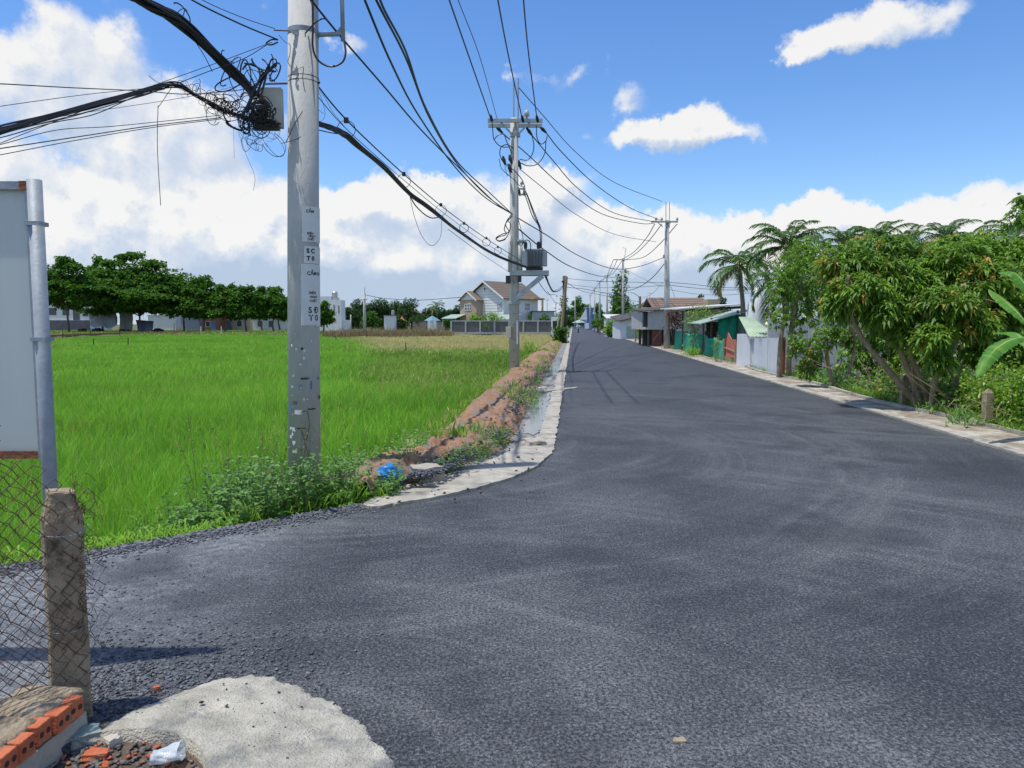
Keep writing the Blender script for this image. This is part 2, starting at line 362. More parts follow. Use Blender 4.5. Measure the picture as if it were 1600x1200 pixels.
def spline(pts, sub=8):
    pts = [Vector(p) for p in pts]
    if len(pts) < 3: return [pts[0].lerp(pts[1], i/sub) for i in range(sub+1)]
    q = [pts[0]*2-pts[1]] + pts + [pts[-1]*2-pts[-2]]; out = []
    for i in range(1, len(q)-2):
        for k in range(sub):
            t = k/sub; a, b, c, d = q[i-1:i+3]
            out.append(.5*((2*b)+(c-a)*t+(2*a-5*b+4*c-d)*t*t+(-a+3*b-3*c+d)*t**3))
    out.append(pts[-1]); return out
def hash2(ix, iy, seed):
    h = np.sin(ix*127.1+iy*311.7+seed*74.7)*43758.5453
    return h-np.floor(h)
def vnoise(x, y, seed=0):
    x = np.asarray(x, float); y = np.asarray(y, float)
    ix, iy = np.floor(x), np.floor(y); fx, fy = x-ix, y-iy; fx = fx*fx*(3-2*fx); fy = fy*fy*(3-2*fy)
    a, b, c, d = hash2(ix, iy, seed), hash2(ix+1, iy, seed), hash2(ix, iy+1, seed), hash2(ix+1, iy+1, seed)
    return a*(1-fx)*(1-fy)+b*fx*(1-fy)+c*(1-fx)*fy+d*fx*fy
def fbm(x, y, seed=0, o=4):
    r = 0; a = .5; t = 0
    for i in range(o): r = r+a*vnoise(x*2**i, y*2**i, seed+i*7); t += a; a *= .5
    return r/t
def sstep(a, b, x):
    t = np.clip((x-a)/(b-a), 0, 1); return t*t*(3-2*t)
def nrm(a): return a/np.maximum(np.linalg.norm(a, axis=1, keepdims=True), 1e-9)

def leafmesh(Pn, A, L, W, droop, rng, tint, fold=.15):
    """5-vertex folded, drooping leaves"""
    n = len(Pn); L = np.broadcast_to(L, n)[:, None]; W = np.broadcast_to(W, n)[:, None]
    up = np.array([[0, 0, 1.]])+rng.normal(0, .35, (n, 3))
    S = nrm(np.cross(A, up)); N = np.cross(S, A)
    z = np.zeros((n, 3)); z[:, 2] = -1
    mid = Pn+A*L*.48+z*(droop*L*.12)
    tip = Pn+A*L*.9+z*(droop*L*.6)
    l1 = mid+S*W*.5+N*W*fold; r1 = mid-S*W*.5+N*W*fold
    V = np.stack([Pn, l1, mid, r1, tip], 1).reshape(-1, 3)
    b = (np.arange(n)*5)[:, None]
    Fc = np.concatenate([b+np.array([[0, 2, 1]]), b+np.array([[0, 3, 2]]), b+np.array([[1, 2, 4]]), b+np.array([[2, 3, 4]])], 0)
    return V, Fc, np.repeat(tint, 5)
def crown(rng, blobs, nros, nleaf, L, W, droop=.6, spread=1.25, young=.04, shell=(.55, 1.0), interior=.18, upb=.5):
    """rosettes of leaves on the surface of many ellipsoid clumps"""
    B = np.array(blobs, float); wt = (B[:, 3]*B[:, 4]+B[:, 3]*B[:, 5]+B[:, 4]*B[:, 5]); wt /= wt.sum()
    k = rng.choice(len(B), nros, p=wt)
    d = nrm(rng.normal(0, 1, (nros, 3)))
    fr = rng.uniform(shell[0], shell[1], nros); it = rng.random(nros) < interior; fr[it] = rng.uniform(.1, .6, it.sum())
    c = B[k, :3]+d*B[k, 3:6]*fr[:, None]
    ax = nrm(d+np.array([[0, 0, upb]])+rng.normal(0, .3, (nros, 3)))
    tr = np.clip(.28+.5*rng.random(nros)+rng.normal(0, .06, nros)+.25*(vnoise(c[:, 0]*1.3, c[:, 2]*1.3+c[:, 1], 5)-.5), 0, 1)
    yg = rng.random(nros) < young
    Pn = np.repeat(c, nleaf, 0); A0 = np.repeat(ax, nleaf, 0); n = len(Pn)
    u = nrm(np.cross(A0, rng.normal(0, 1, (n, 3))))
    ph = rng.uniform(.45, spread, n)[:, None]
    A = nrm(A0*np.cos(ph)+u*np.sin(ph))
    t = np.repeat(tr, nleaf)+rng.normal(0, .1, n); t = np.clip(t, 0, 1); t[np.repeat(yg, nleaf)] = 1.15
    return leafmesh(Pn+rng.normal(0, L*.12, (n, 3)), A, L*rng.uniform(.7, 1.2, n), W*rng.uniform(.8, 1.2, n), droop, rng, t)
def limbs(base, blobs, h0, r0, rng, forks=None, n=7, trunk_pts=None, frac=.8):
    mb = MB(); base = Vector(base)
    top = Vector(trunk_pts[-1]) if trunk_pts else base+Vector((rng.normal(0, .05)*h0, rng.normal(0, .05)*h0, h0))
    tp = spline([base]+[Vector(q) for q in trunk_pts], 5) if trunk_pts else spline([base, base.lerp(top, .5)+Vector((rng.normal(0, .04)*h0, 0, 0)), top], 5)
    N = len(tp); mb.tube(tp, [r0*(1.25 if i == 0 else 1)*(1-.45*i/(N-1)) for i in range(N)], n)
    for b in blobs:
        e = Vector(b[:3]); s = top if rng.random() < .6 else tp[int(N*.7)]
        e = s.lerp(e, frac)
        m = s.lerp(e, .5)+Vector((rng.normal(0, .08), rng.normal(0, .08), .12))*(e-s).length
        q = spline([s, m, e], 4); mb.tube(q, [r0*.5*(1-.8*i/(len(q)-1)) for i in range(len(q))], 5)
        for _ in range(2):
            e2 = e+Vector(rng.normal(0, .4, 3))*b[3]; mb.tube([m, m.lerp(e2, .6)+Vector((0, 0, .05)), e2], [r0*.2, r0*.12, r0*.05], 4)
    return mb
# ================================================================ GROUND
SX = np.array([-400, -40, -8, -3.4, -3.03, -1.34]); SY = np.array([-40, -4, 3.35, 4.88, 5.2, 6.6])
def side_y(x): return np.interp(x, SX, SY)
WX = np.array([-58., -58, -62, -66]); WY = np.array([-50., 85, 103, 131])
def ground_z(x, y):
    x = np.asarray(x, float); y = np.asarray(y, float)
    dl = (XL(y)-1.35)-x
    f = sstep(0, .9, dl)*sstep(0, .7, y-side_y(np.minimum(x, -1.34)))
    f = f*(1-sstep(-1.5, .0, np.interp(y, WY, WX)-x))*(1-sstep(122, 126, y))
    z = -.02-.50*f
    z = z-.16*sstep(.95, 2.2, x-XR(y))+.06*(fbm(x*.6, y*.6, 3)-.5)*sstep(.9, 1.6, np.maximum(dl, x-XR(y)))
    return z
def axis(segs):
    out = [np.arange(a, b, s) for a, b, s in segs]; return np.concatenate(out+[np.array([segs[-1][1]])])
gx = axis([(-1500, -200, 100), (-200, -70, 10), (-70, -14, 1.5), (-14, -5, .35), (-5, 12, .15), (12, 30, .8), (30, 100, 5), (100, 1500, 100)])
gy = axis([(-300, -20, 20), (-20, 2, 1), (2, 14, .15), (14, 40, .35), (40, 140, 1.0), (140, 300, 10), (300, 2200, 100)])
X, Y = np.meshgrid(gx, gy); Z = ground_z(X, Y)
nx, ny = len(gx), len(gy); ii = (np.arange(ny-1)[:, None]*nx+np.arange(nx-1)[None]).ravel()
def ground_mat():
    Mt = mat('ground_soil', (.085, .065, .035), (.17, .125, .07), 1.2, .95, .5, 14, c3=(.06, .11, .025), s3=.7, t3=.46)
    return Mt
structure(npmesh('ground', np.stack([X, Y, Z], -1).reshape(-1, 3), np.stack([ii, ii+1, ii+nx+1, ii+nx], 1), ground_mat(), smooth=True))

def asphalt():
    Mt = bpy.data.materials.new('asphalt'); Mt.use_nodes = True
    n, l = Mt.node_tree.nodes, Mt.node_tree.links; b = n['Principled BSDF']
    tc = n.new('ShaderNodeTexCoord'); pos = tc.outputs['Object']
    def noise(sc, det=4, vec=None, rough=.6):
        k = n.new('ShaderNodeTexNoise'); k.inputs['Scale'].default_value = sc; k.inputs['Detail'].default_value = det; k.inputs['Roughness'].default_value = rough
        l.new(vec or pos, k.inputs['Vector']); return k.outputs[0]
    def mr(v, a, b_, c=0, d=1):
        k = n.new('ShaderNodeMapRange'); k.inputs[1].default_value = a; k.inputs[2].default_value = b_; k.inputs[3].default_value = c; k.inputs[4].default_value = d
        l.new(v, k.inputs[0]); return k.outputs[0]
    def m(op, a, b_=None, cl=False):
        k = n.new('ShaderNodeMath'); k.operation = op; k.use_clamp = cl
        for i, q in enumerate((a, b_)):
            if q is None: continue
            if isinstance(q, (int, float)): k.inputs[i].default_value = q
            else: l.new(q, k.inputs[i])
        return k.outputs[0]
    def mixc(f, a, b_):
        k = n.new('ShaderNodeMix'); k.data_type = 'RGBA'
        if isinstance(f, (int, float)): k.inputs[0].default_value = f
        else: l.new(f, k.inputs[0])
        for i, q in ((6, a), (7, b_)):
            if isinstance(q, tuple): k.inputs[i].default_value = (*q, 1)
            else: l.new(q, k.inputs[i])
        return k.outputs[2]
    # stone-sized aggregate
    vo = n.new('ShaderNodeTexVoronoi'); vo.inputs['Scale'].default_value = 105; l.new(pos, vo.inputs['Vector'])
    vo2 = n.new('ShaderNodeTexVoronoi'); vo2.inputs['Scale'].default_value = 140; l.new(pos, vo2.inputs['Vector'])
    sepc = n.new('ShaderNodeSeparateColor'); l.new(vo.outputs['Color'], sepc.inputs[0])
    stone = mr(vo.outputs['Distance'], .25, .75, 1, 0)
    pore = mr(noise(62, 3), .36, .50)
    # rings left by turning tyres
    def ring(c, f, thr, vec=None):
        s = n.new('ShaderNodeVectorMath'); s.operation = 'SUBTRACT'; l.new(pos, s.inputs[0]); s.inputs[1].default_value = c
        wv = n.new('ShaderNodeTexNoise'); wv.inputs['Scale'].default_value = .35; wv.inputs['Detail'].default_value = 1; l.new(pos, wv.inputs['Vector'])
        le = n.new('ShaderNodeVectorMath'); le.operation = 'LENGTH'; l.new(s.outputs[0], le.inputs[0])
        rad = m('ADD', le.outputs['Value'], m('MULTIPLY', wv.outputs[0], .9))
        cb = n.new('ShaderNodeCombineXYZ'); l.new(m('MULTIPLY', rad, f), cb.inputs[0])
        q = noise(1.0, 6, cb.outputs[0], .75)
        return mr(q, thr, thr+.13)
    r1 = m('MULTIPLY', ring((-2.0, 10.5, 0), 2.6, .47), mr(noise(.5, 3), .38, .54))
    r2 = m('MULTIPLY', ring((-1.6, 1.2, 0), 2.2, .47), mr(noise(.45, 3), .40, .56))
    tr = m('MAXIMUM', r1, r2)
    near = n.new('ShaderNodeVectorMath'); near.operation = 'LENGTH'; l.new(pos, near.inputs[0])
    fade = mr(near.outputs['Value'], 7, 24, 1, .16)
    tr = m('MULTIPLY', tr, fade)
    dusty = m('MULTIPLY', mr(noise(.42, 6), .42, .60), fade)
    wear = m('ADD', m('MULTIPLY', m('MULTIPLY', tr, mr(noise(9, 5), .3, .6, .45, 1)), .52), m('MULTIPLY', dusty, .36), True)
    base = mixc(wear, (.046, .051, .056), (.230, .236, .238))
    # far smooth mat is blue black
    base = mixc(mr(noise(.12, 3), .35, .7, 0, .5), base, (.052, .057, .064))
    ston = mixc(m('MULTIPLY', mr(sepc.outputs[0], .62, .98), mr(wear, 0, 1, .35, .9)), base, (.27, .28, .30))
    col = mixc(m('MULTIPLY', m('SUBTRACT', 1.0, pore), mr(wear, 0, 1, .85, .65)), ston, (.018, .020, .028))
    # gravelly wear of the side road: compacted grey stone dust beyond a ragged line
    sx = n.new('ShaderNodeSeparateXYZ'); l.new(pos, sx.inputs[0])
    edge = m('ADD', m('MULTIPLY', sx.outputs[0], -1.0), m('MULTIPLY', noise(1.1, 5), 1.5))
    gr = mr(edge, 1.95, 3.2)
    gcol = mixc(mr(noise(14, 5), .35, .65), (.17, .185, .20), (.42, .44, .455))
    gcol = mixc(mr(noise(1.7, 4), .42, .62), gcol, (.13, .14, .155))
    col = mixc(m('MULTIPLY', gr, mr(noise(60, 2), .3, .6, .35, 1)), col, gcol)
    col = mixc(m('MULTIPLY', mr(noise(.55, 5), .53, .62), .45), col, (.022, .025, .032))
    # a few earthy stains
    col = mixc(m('MULTIPLY', mr(noise(2.6, 4), .68, .76), .5), col, (.16, .12, .08))
    l.new(col, b.inputs['Base Color'])
    l.new(mr(wear, 0, 1, .62, .85), b.inputs['Roughness']); b.inputs['Specular IOR Level'].default_value = .4
    bp = n.new('ShaderNodeBump'); bp.inputs['Strength'].default_value = .9; bp.inputs['Distance'].default_value = .006
    hgt = m('ADD', m('ADD', stone, m('MULTIPLY', mr(vo2.outputs['Distance'], .2, .8, 1, 0), .5)), m('MULTIPLY', pore, 1.4))
    l.new(hgt, bp.inputs['Height']); l.new(bp.outputs[0], b.inputs['Normal'])
    return Mt
M['asphalt'] = asphalt()
KO = [(868, 690), (864, 706), (850, 722), (825, 738), (780, 755), (700, 776), (640, 787), (590, 795), (567, 793)]
KI = [(790, 700), (779, 707), (764, 713), (742, 721), (714, 730), (678, 741), (640, 750), (598, 770), (572, 786)]
KO = [G(u, v) for u, v in KO]; KI = [G(u, v) for u, v in KI]
ys = [300, 200, 120, 80, 60, 45, 36, 30, 25, 21, 18, 15, 13, 11.6]
KO = [Vector((XL(y), y, 0)) for y in ys]+KO; KI = [Vector((XL(y)-.62, y, 0)) for y in ys]+KI
rng = np.random.default_rng(5)
left_edge = spline(KO, 6)
se = [Vector((x, side_y(x)+.10*(fbm(x*2.2, 3.3, 9)-.5), 0)) for x in np.linspace(-1.6, -8, 40)]
road = left_edge + se + [Vector((-40, -4, 0)), Vector((-60, -12, 0)), Vector((XR(-14), -14, 0)), Vector((XR(300), 300, 0))]
rb = MB(); rb.add(road, [tuple(range(len(road)))])
structure(obj('road', rb, M['asphalt']))
# kerb and gutter, left
def strip(name, A, B, z0, z1, thick, m, jitter=0.0, seed=1):
    rg = np.random.default_rng(seed); mb = MB(); vs = []; n = len(A)
    for a, b in zip(A, B):
        j1 = rg.normal(0, jitter); j2 = rg.normal(0, jitter); d = (a-b); d = d.normalized() if d.length > 1e-6 else Vector((1, 0, 0))
        a2 = a+d*j1; b2 = b-d*j2
        vs += [(a2.x, a2.y, z0), (b2.x, b2.y, z1), (a2.x, a2.y, z0-thick), (b2.x, b2.y, z1-thick)]
    fs = []
    for i in range(n-1):
        o, p = i*4, i*4+4
        fs += [(o, o+1, p+1, p), (o+1, o+3, p+3, p+1), (o+2, o, p, p+2)]
    fs += [(0, 2, 3, 1), ((n-1)*4, (n-1)*4+1, (n-1)*4+3, (n-1)*4+2)]
    return obj(name, mb.add(vs, fs), m)
OE = spline(KO, 10); IE = spline(KI, 10)
def lerpd(a, b, d):
    L = (b-a).length; return a.lerp(b, min(d/L, .5) if L > 1e-6 else 0)
ME = [a.lerp(b, .42 if i < len(OE)*.62 else .8) for i, (a, b) in enumerate(zip(OE, IE))]
M['kerb'] = mat('kerb_concrete', (.27, .25, .20), (.50, .465, .39), 6, .9, .7, 60, c3=(.17, .165, .15), s3=2.2, t3=.52, detail=11)
M['gutter'] = mat('gutter_concrete', (.16, .16, .155), (.31, .30, .27), 3, .75, .5, 30, c3=(.055, .06, .07), s3=1.7, t3=.49)
structure(strip('kerb', OE, ME, .026, .022, .10, M['kerb'], .013))
structure(strip('gutter', ME, IE, .008, .014, .10, M['gutter'], .010, 2))
# verge on the right: old concrete edging, trodden dirt, low outer lip
ry = np.concatenate([np.arange(-6, 30, .4), np.arange(30, 60, 1.5), np.arange(60, 300, 12)])
vw = lambda y: .80+.12*math.sin(y*.7)+(.0 if y < 24 else .0)
VA = [Vector((XR(y)+.012, y, 0)) for y in ry]; VB = [Vector((XR(y)+vw(y), y, 0)) for y in ry]
VK = [Vector((XR(y)+.20, y, 0)) for y in ry]; VL = [Vector((XR(y)+vw(y)+.13, y, 0)) for y in ry]
M['verge'] = mat('verge_dirt', (.17, .135, .10), (.36, .30, .225), 7, .95, .9, 40, c3=(.46, .43, .36), s3=1.6, t3=.47, detail=11)
structure(strip('kerb', VA, VK, .030, .034, .1, M['kerb'], .012, 3))
structure(strip('verge', VK, VB, .022, .030, .1, M['verge'], .0, 4))
structure(strip('kerb', VB, VL, .085, .075, .2, M['kerb'], .014, 5))

# dirt bank between gutter and paddy
def bank():
    yy = np.concatenate([np.arange(6.8, 30, .06), np.arange(30, 75, .25)])
    ss = np.linspace(0, 1, 34); IEa = np.array([[p.x, p.y] for p in IE]); IEa = IEa[np.argsort(IEa[:, 1])]
    rows = []
    for y in yy:
        x0 = float(np.interp(y, IEa[:, 1], IEa[:, 0]))+.02
        if y < 9.4:
            wd = np.interp(y, [6.8, 7.4, 8.3, 9.4], [.15, .45, .85, .98])
        else: wd = np.interp(y, [9.4, 25, 75], [.98, 1.25, 1.3])
        wd *= 1+.25*(fbm(np.array([y*.9]), np.array([1.3]), 4)[0]-.5)
        x = x0-ss*wd*1.55
        prof = np.interp(ss, [0, .06, .25, .55, .72, 1], [-.03, .05, .17, .16, .0, -.62])
        z = prof+(.20*(fbm(x*5, np.full_like(x, y*5), 11, 6)-.5)+.04*(np.abs(vnoise(x*11, np.full_like(x, y*11), 31)-.5)*2-.5)*.8+.05*(vnoise(x*22, np.full_like(x, y*22), 3)-.5))*np.interp(ss, [0, .1, 1], [.1, 1, 1])
        rows.append(np.stack([x, np.full_like(x, y), z], 1))
    V = np.concatenate(rows); n = len(ss); k = len(yy); i = (np.arange(k-1)[:, None]*n+np.arange(n-1)[None]).ravel()
    Mt = mat('red_dirt', (.19, .092, .048), (.46, .265, .145), 9, .95, 1.0, 60, c3=(.20, .18, .16), s3=4.5, t3=.49, detail=12)
    return npmesh('dirt_bank', V, np.stack([i, i+n, i+n+1, i+1], 1), Mt, smooth=True)
structure(bank())
def bank_x(y): return XL(y)-.62
# ------------------------------------------------ puddles in the gutter
M['water'] = mat('water', (.10, .11, .12), (.16, .165, .17), 6, rough=.12, spec=.6)
def blob_sheet(pts, z, jit, seed, n=40):
    rg = np.random.default_rng(seed); q = spline(pts+[pts[0]], 12)[:-1]; q = [p+Vector((.035*math.sin(i*1.7)+.02*math.sin(i*4.1), .10*math.sin(i*.9+seed), 0)) for i, p in enumerate(q)]
    return [(p[0]+rg.normal(0, jit), p[1]+rg.normal(0, jit*2), z) for p in q]
for k, (u0, u1, va, vb) in enumerate([((838, 818), (858, 843), 616, 676), ((862, 864), (878, 876), 573, 587), ((868, 868), (877, 877), 560, 570)]):
    c = [G(u0[0], va), G(u1[0], va), G((u1[0]+u1[1])/2+4, (va+vb)/2), G(u1[1], vb), G(u0[1], vb), G((u0[0]+u0[1])/2, (va+vb)/2)]
    o = obj('puddle', MB().add(blob_sheet(c, .0185, .008, k), [tuple(range(len(blob_sheet(c, .0185, .008, k))))]), M['water']); structure(o)
# ================================================================ FOREGROUND
# raised concrete apron around a round pit
pc = Vector((-1.47, 2.385, 0)); pr = .395
om = [(150, 1150), (175, 1128), (215, 1105), (290, 1073), (340, 1058), (400, 1052), (450, 1060), (490, 1080), (540, 1105), (575, 1135), (600, 1155), (618, 1190), (660, 1290), (680, 1420)]
oa = []
for u, v in om:
    q = G(u, v, .02)-pc; oa.append((math.atan2(q.y, q.x), Vector((q.x, q.y)).length))
oa.sort()
def apron():
    nth, nr = 420, 40
    A = np.array([a for a, _ in oa]); Rr = np.array([r for _, r in oa])
    th = np.linspace(-math.pi, math.pi, nth, endpoint=False)
    ro = np.interp(th, A, Rr, left=.62, right=.44)
    m_ = th < A[0]; ro[m_] = np.interp(th[m_], [-math.pi, A[0]], [.44, Rr[0]]); m2 = th > A[-1]; ro[m2] = np.interp(th[m2], [A[-1], math.pi], [Rr[-1], .44])
    ro = np.maximum(ro, pr+.04)+.04*(vnoise(th*9, th*0, 2)-.5)+.030*(vnoise(th*25, th*0, 5)-.5)+.022*(vnoise(th*60, th*0, 7)-.5)
    V = []
    for i, f in enumerate(np.linspace(0, 1, nr)):
        r = pr+(ro-pr)*f; x = pc.x+r*np.cos(th); y = pc.y+r*np.sin(th)
        z = .052*(1-f**2.0)+.008+.030*(fbm(x*6, y*6, 8, 6)-.5)*math.sin(f*3.1)+.010*np.abs(fbm(x*9, y*9, 18, 5)-.5)*-4*math.sin(f*3.1)+.006*(fbm(x*30, y*30, 2)-.5)
        if i == nr-1: z = np.full(nth, -.02)
        V.append(np.stack([x, y, z], 1))
    V.insert(0, np.stack([pc.x+pr*np.cos(th), pc.y+pr*np.sin(th), np.full(nth, -.02)], 1))
    V = np.concatenate(V); i, j = np.meshgrid(np.arange(nr), np.arange(nth), indexing='ij'); i = i.ravel(); j = j.ravel(); j2 = (j+1) % nth
    Fc = np.stack([i*nth+j, (i+1)*nth+j, (i+1)*nth+j2, i*nth+j2], 1)
    Mt = mat('apron_concrete', (.30, .285, .23), (.60, .57, .47), 7, .9, 1.0, 90, c3=(.20, .205, .195), s3=3.2, t3=.50, detail=12)
    o = npmesh('concrete_apron', V, Fc, Mt, smooth=True)
    tag(o, 'pale weathered round concrete apron with an open pit beside the fence post', 'concrete slab')
apron()
pf = MB(); pf.add([(pc.x+(pr-.004)*math.cos(t), pc.y+(pr-.004)*math.sin(t), .006) for t in np.linspace(0, 2*math.pi, 40, endpoint=False)], [tuple(range(40))])
structure(obj('pit_floor', pf, mat('pit_soil', (.07, .055, .04), (.17, .11, .075), 22, .95, .8, 60)))
M['verge_soil'] = mat('trodden_soil', (.10, .075, .05), (.20, .14, .09), 14, .95, .8, 60)
q = [G(90, 1125), G(150, 1132), G(175, 1150), G(170, 1200), G(60, 1290), G(-40, 1290), G(-40, 1180)]
s = MB(); s.add([(p.x, p.y, .005) for p in q], [tuple(range(len(q)))]); structure(obj('soil_patch', s, M['verge_soil']))

def rocks(name, Pn, S, m, seed, parent=None, flat=.6):
    """irregular stones: deformed octahedra with split faces"""
    rg = np.random.default_rng(seed); n = len(Pn)
    base = np.array([[1, 0, 0], [0, 1, 0], [-1, 0, 0], [0, -1, 0], [.1, .1, 1], [0, 0, -1.], [.7, .7, .5], [-.7, .6, .5], [-.6, -.7, .4], [.7, -.7, .5]])
    Fb = np.array([[0, 6, 4], [6, 1, 4], [1, 7, 4], [7, 2, 4], [2, 8, 4], [8, 3, 4], [3, 9, 4], [9, 0, 4], [0, 1, 6], [1, 2, 7], [2, 3, 8], [3, 0, 9], [1, 0, 5], [2, 1, 5], [3, 2, 5], [0, 3, 5]])
    V = base[None]*(1+rg.normal(0, .22, (n, len(base), 3)))
    V[:, :, 2] *= flat; V[:, :, 0] *= rg.uniform(.7, 1.4, n)[:, None]
    a = rg.uniform(0, 6.28, n); ca, sa = np.cos(a)[:, None], np.sin(a)[:, None]
    x = V[:, :, 0]*ca-V[:, :, 1]*sa; y = V[:, :, 0]*sa+V[:, :, 1]*ca
    t = rg.normal(0, .35, n)[:, None]; z = V[:, :, 2]+x*t
    V = np.stack([x, y, z], -1)*np.asarray(S)[:, None, None]+Pn[:, None, :]
    Fc = (np.arange(n)[:, None, None]*len(base)+Fb[None]).reshape(-1, 3)
    return npmesh(name, V.reshape(-1, 3), Fc, m, tint=np.repeat(rg.random(n), len(base)), parent=parent)
M['stone'] = leafmat('grey_gravel', (.055, .06, .07), (.19, .20, .22), (.34, .33, .31), 0.0, .85, .3)
def scatter_gravel():
    rg = np.random.default_rng(3); pts = []; S = []
    # loose stones round the fence post and apron edge
    for k in range(9000):
        u = rg.uniform(90, 640); v = rg.uniform(900, 1180); p = G(u, v)
        d = (p-Vector((-1.72, 3.15, 0))).length
        q = p-pc; ang = math.atan2(q.y, q.x); ro = np.interp(ang, [a for a, _ in oa], [r for _, r in oa], left=.5, right=.5)
        if Vector((q.x, q.y)).length < ro+.01: continue
        if rg.random() < math.exp(-(d/.55)**2)*1.15: pts.append(p); S.append(rg.uniform(.004, .011))
    # loose edge of the side road
    for k in range(6500):
        x = rg.uniform(-8, -1.15) if rg.random() < .35 else rg.uniform(-4.2, -1.15)
        off = abs(rg.normal(0, .16)); y = float(side_y(min(x, -1.34)))-off+.07
        pts.append(Vector((x, y, 0))); S.append(rg.uniform(.006, .020)*(1.1 if off < .12 else .7))
    for k in range(3500):
        x = rg.uniform(-6.5, -1.6); y = rg.uniform(1.8, 5); 
        if rg.random() < .15+.85*(x < -2.0): pts.append(Vector((x, y, 0))); S.append(rg.uniform(.003, .009))
    pts = np.array([tuple(p) for p in pts]); S = np.array(S); pts[:, 2] += S*.25
    tag(rocks('gravel', pts, S, M['stone'], 4), 'loose grey gravel on the side road', 'gravel', kind='stuff')
    pts = []; S = []
    for k in range(700):
        a = rg.uniform(0, 6.28); r = pr*.95*math.sqrt(rg.random()); pts.append((pc.x+r*math.cos(a), pc.y+r*math.sin(a), .012)); S.append(rg.uniform(.005, .016))
    for k in range(300):
        p = G(rg.uniform(60, 180), rg.uniform(1135, 1250)); pts.append((p.x, p.y, .012)); S.append(rg.uniform(.004, .014))
    o = rocks('rubble', np.array(pts), np.array(S), leafmat('mixed_rubble', (.08, .08, .085), (.22, .20, .17), (.40, .12, .06), 0, .9, .2), 8)
    for a in (o.data.attributes['tint'],):
        v = np.zeros(len(o.data.vertices), dtype=np.float32); a.data.foreach_get('value', v); v = np.where(v > .8, 1.15, v); a.data.foreach_set('value', v)
    tag(o, 'grey and red brick rubble lying in the pit', 'rubble', kind='stuff')
    # stones on the dirt bank
    pts = []; S = []
    for k in range(9000):
        y = 7.2+28*rg.random()**1.8; x = bank_x(y)-rg.uniform(-.05, 1.25)
        if y < 10: x = float(np.interp(y, [6.8, 7.3, 8.2, 9.4, 10], [-1.0, -.75, -.42, -.2, .1]))-rg.uniform(0, .95)
        if fbm(np.array([x*2.0]), np.array([y*.8]), 6)[0] < .47 and rg.random() < .8: continue
        s = bank_x(y)-x; z = .14 if s < .75 else .14-.75*(s-.75)
        pts.append((x, y, z+rg.uniform(-.02, .03))); S.append(rg.uniform(.006, .024))
    tag(rocks('gravel', np.array(pts), np.array(S), M['stone'], 14), 'grey stones scattered over the red dirt bank', 'gravel', kind='stuff')
scatter_gravel()
def crumbs():
    rg = np.random.default_rng(77); pts = []; S = []
    for k in range(150):
        if k < 90:
            a = rg.uniform(-.4, 2.6); r = rg.uniform(.5, 1.05); p = pc+Vector((math.cos(a)*r, math.sin(a)*r, 0)); z = .045*(1-min(1, (r-.4)/.55)**2)+.012
        else: p = G(rg.uniform(600, 860), rg.uniform(700, 790)); z = .03
        if k >= 90 and p.x > XL(p.y)+.1: continue
        pts.append((p.x, p.y, z)); S.append(rg.uniform(.003, .009) if k < 90 else rg.uniform(.006, .02))
    tag(rocks('asphalt_crumbs', np.array(pts), np.array(S), M['ink'], 5), 'black asphalt crumbs scattered on the concrete apron and kerb', 'asphalt crumbs', kind='stuff')
crumbs()
def lump(name, c, d, m, seed, label, cat, rz=0.0, group=None, sub=2, jag=.16):
    """a broken block: a bevelled, jittered box"""
    import bmesh
    bm = bmesh.new(); bmesh.ops.create_cube(bm, size=1); bmesh.ops.subdivide_edges(bm, edges=bm.edges, cuts=sub, use_grid_fill=True)
    rg = random.Random(seed)
    for v in bm.verts:
        v.co *= 1-.12*(v.co.length-.5)
        v.co += Vector([rg.uniform(-jag, jag)*.5 for _ in range(3)]); v.co = Vector((v.co.x*d[0], v.co.y*d[1], v.co.z*d[2]))
    me = bpy.data.meshes.new(name); bm.to_mesh(me); bm.free(); me.materials.append(m)
    o = bpy.data.objects.new(name, me); C.objects.link(o); o.location = c; o.rotation_euler = (0, 0, rz); tag(o, label, cat, group); return o
lump('brick_fragment', G(245, 1080)+Vector((0, 0, .012)), (.028, .02, .022), M['brick'], 1, 'small orange brick chip on the gravel above the apron', 'brick', .6)
lump('brick_fragment', G(150, 1188)+Vector((0, 0, .02)), (.085, .045, .03), M['brick'], 2, 'flat red brick shard at the foot of the brick topped wall', 'brick', .2)
lump('stone', G(177, 1168)+Vector((0, 0, .02)), (.05, .045, .05), M['paleblock'], 3, 'pale grey stone lying on the pit rubble', 'stone', .9)
lump('brick_fragment', Vector(tuple(P(757, 706, 9.7))), (.085, .05, .10), M['brick'], 4, 'bright orange brick piece standing near the bend of the kerb', 'brick', .3, sub=1, jag=.05)
lump('brick_fragment', Vector(tuple(P(783, 636, 14.9))), (.20, .10, .09), M['brick'], 5, 'orange brick piece lying halfway up the dirt bank', 'brick', .8, sub=1, jag=.08)
lump('broken_block', G(665, 742, .08), (.32, .2, .20), M['cement'], 6, 'broken mortar block at the near tip of the dirt bank', 'stone', .4)
lump('broken_block', G(846, 611, .05), (.26, .2, .18), M['paleblock'], 7, 'rough pale block at the left end of the concrete cross strip', 'stone', .1)
lump('broken_block', G(833, 572, .05), (.55, .3, .15), mat('pink_rubble', (.40, .24, .19), (.5, .34, .28), 8), 8, 'pinkish broken slab on the dirt bank near the transformer pole', 'stone', .1)
lump('stone', G(835, 692, .03), (.26, .36, .10), M['cement'], 9, 'flat dark grey stone lying in the wet gutter', 'stone', .2)
lump('stone', G(1062, 1157, .003), (.045, .03, .012), mat('tan_stone', (.25, .20, .13), (.36, .29, .19), 30), 10, 'small tan stone pressed into the asphalt at the bottom', 'stone')
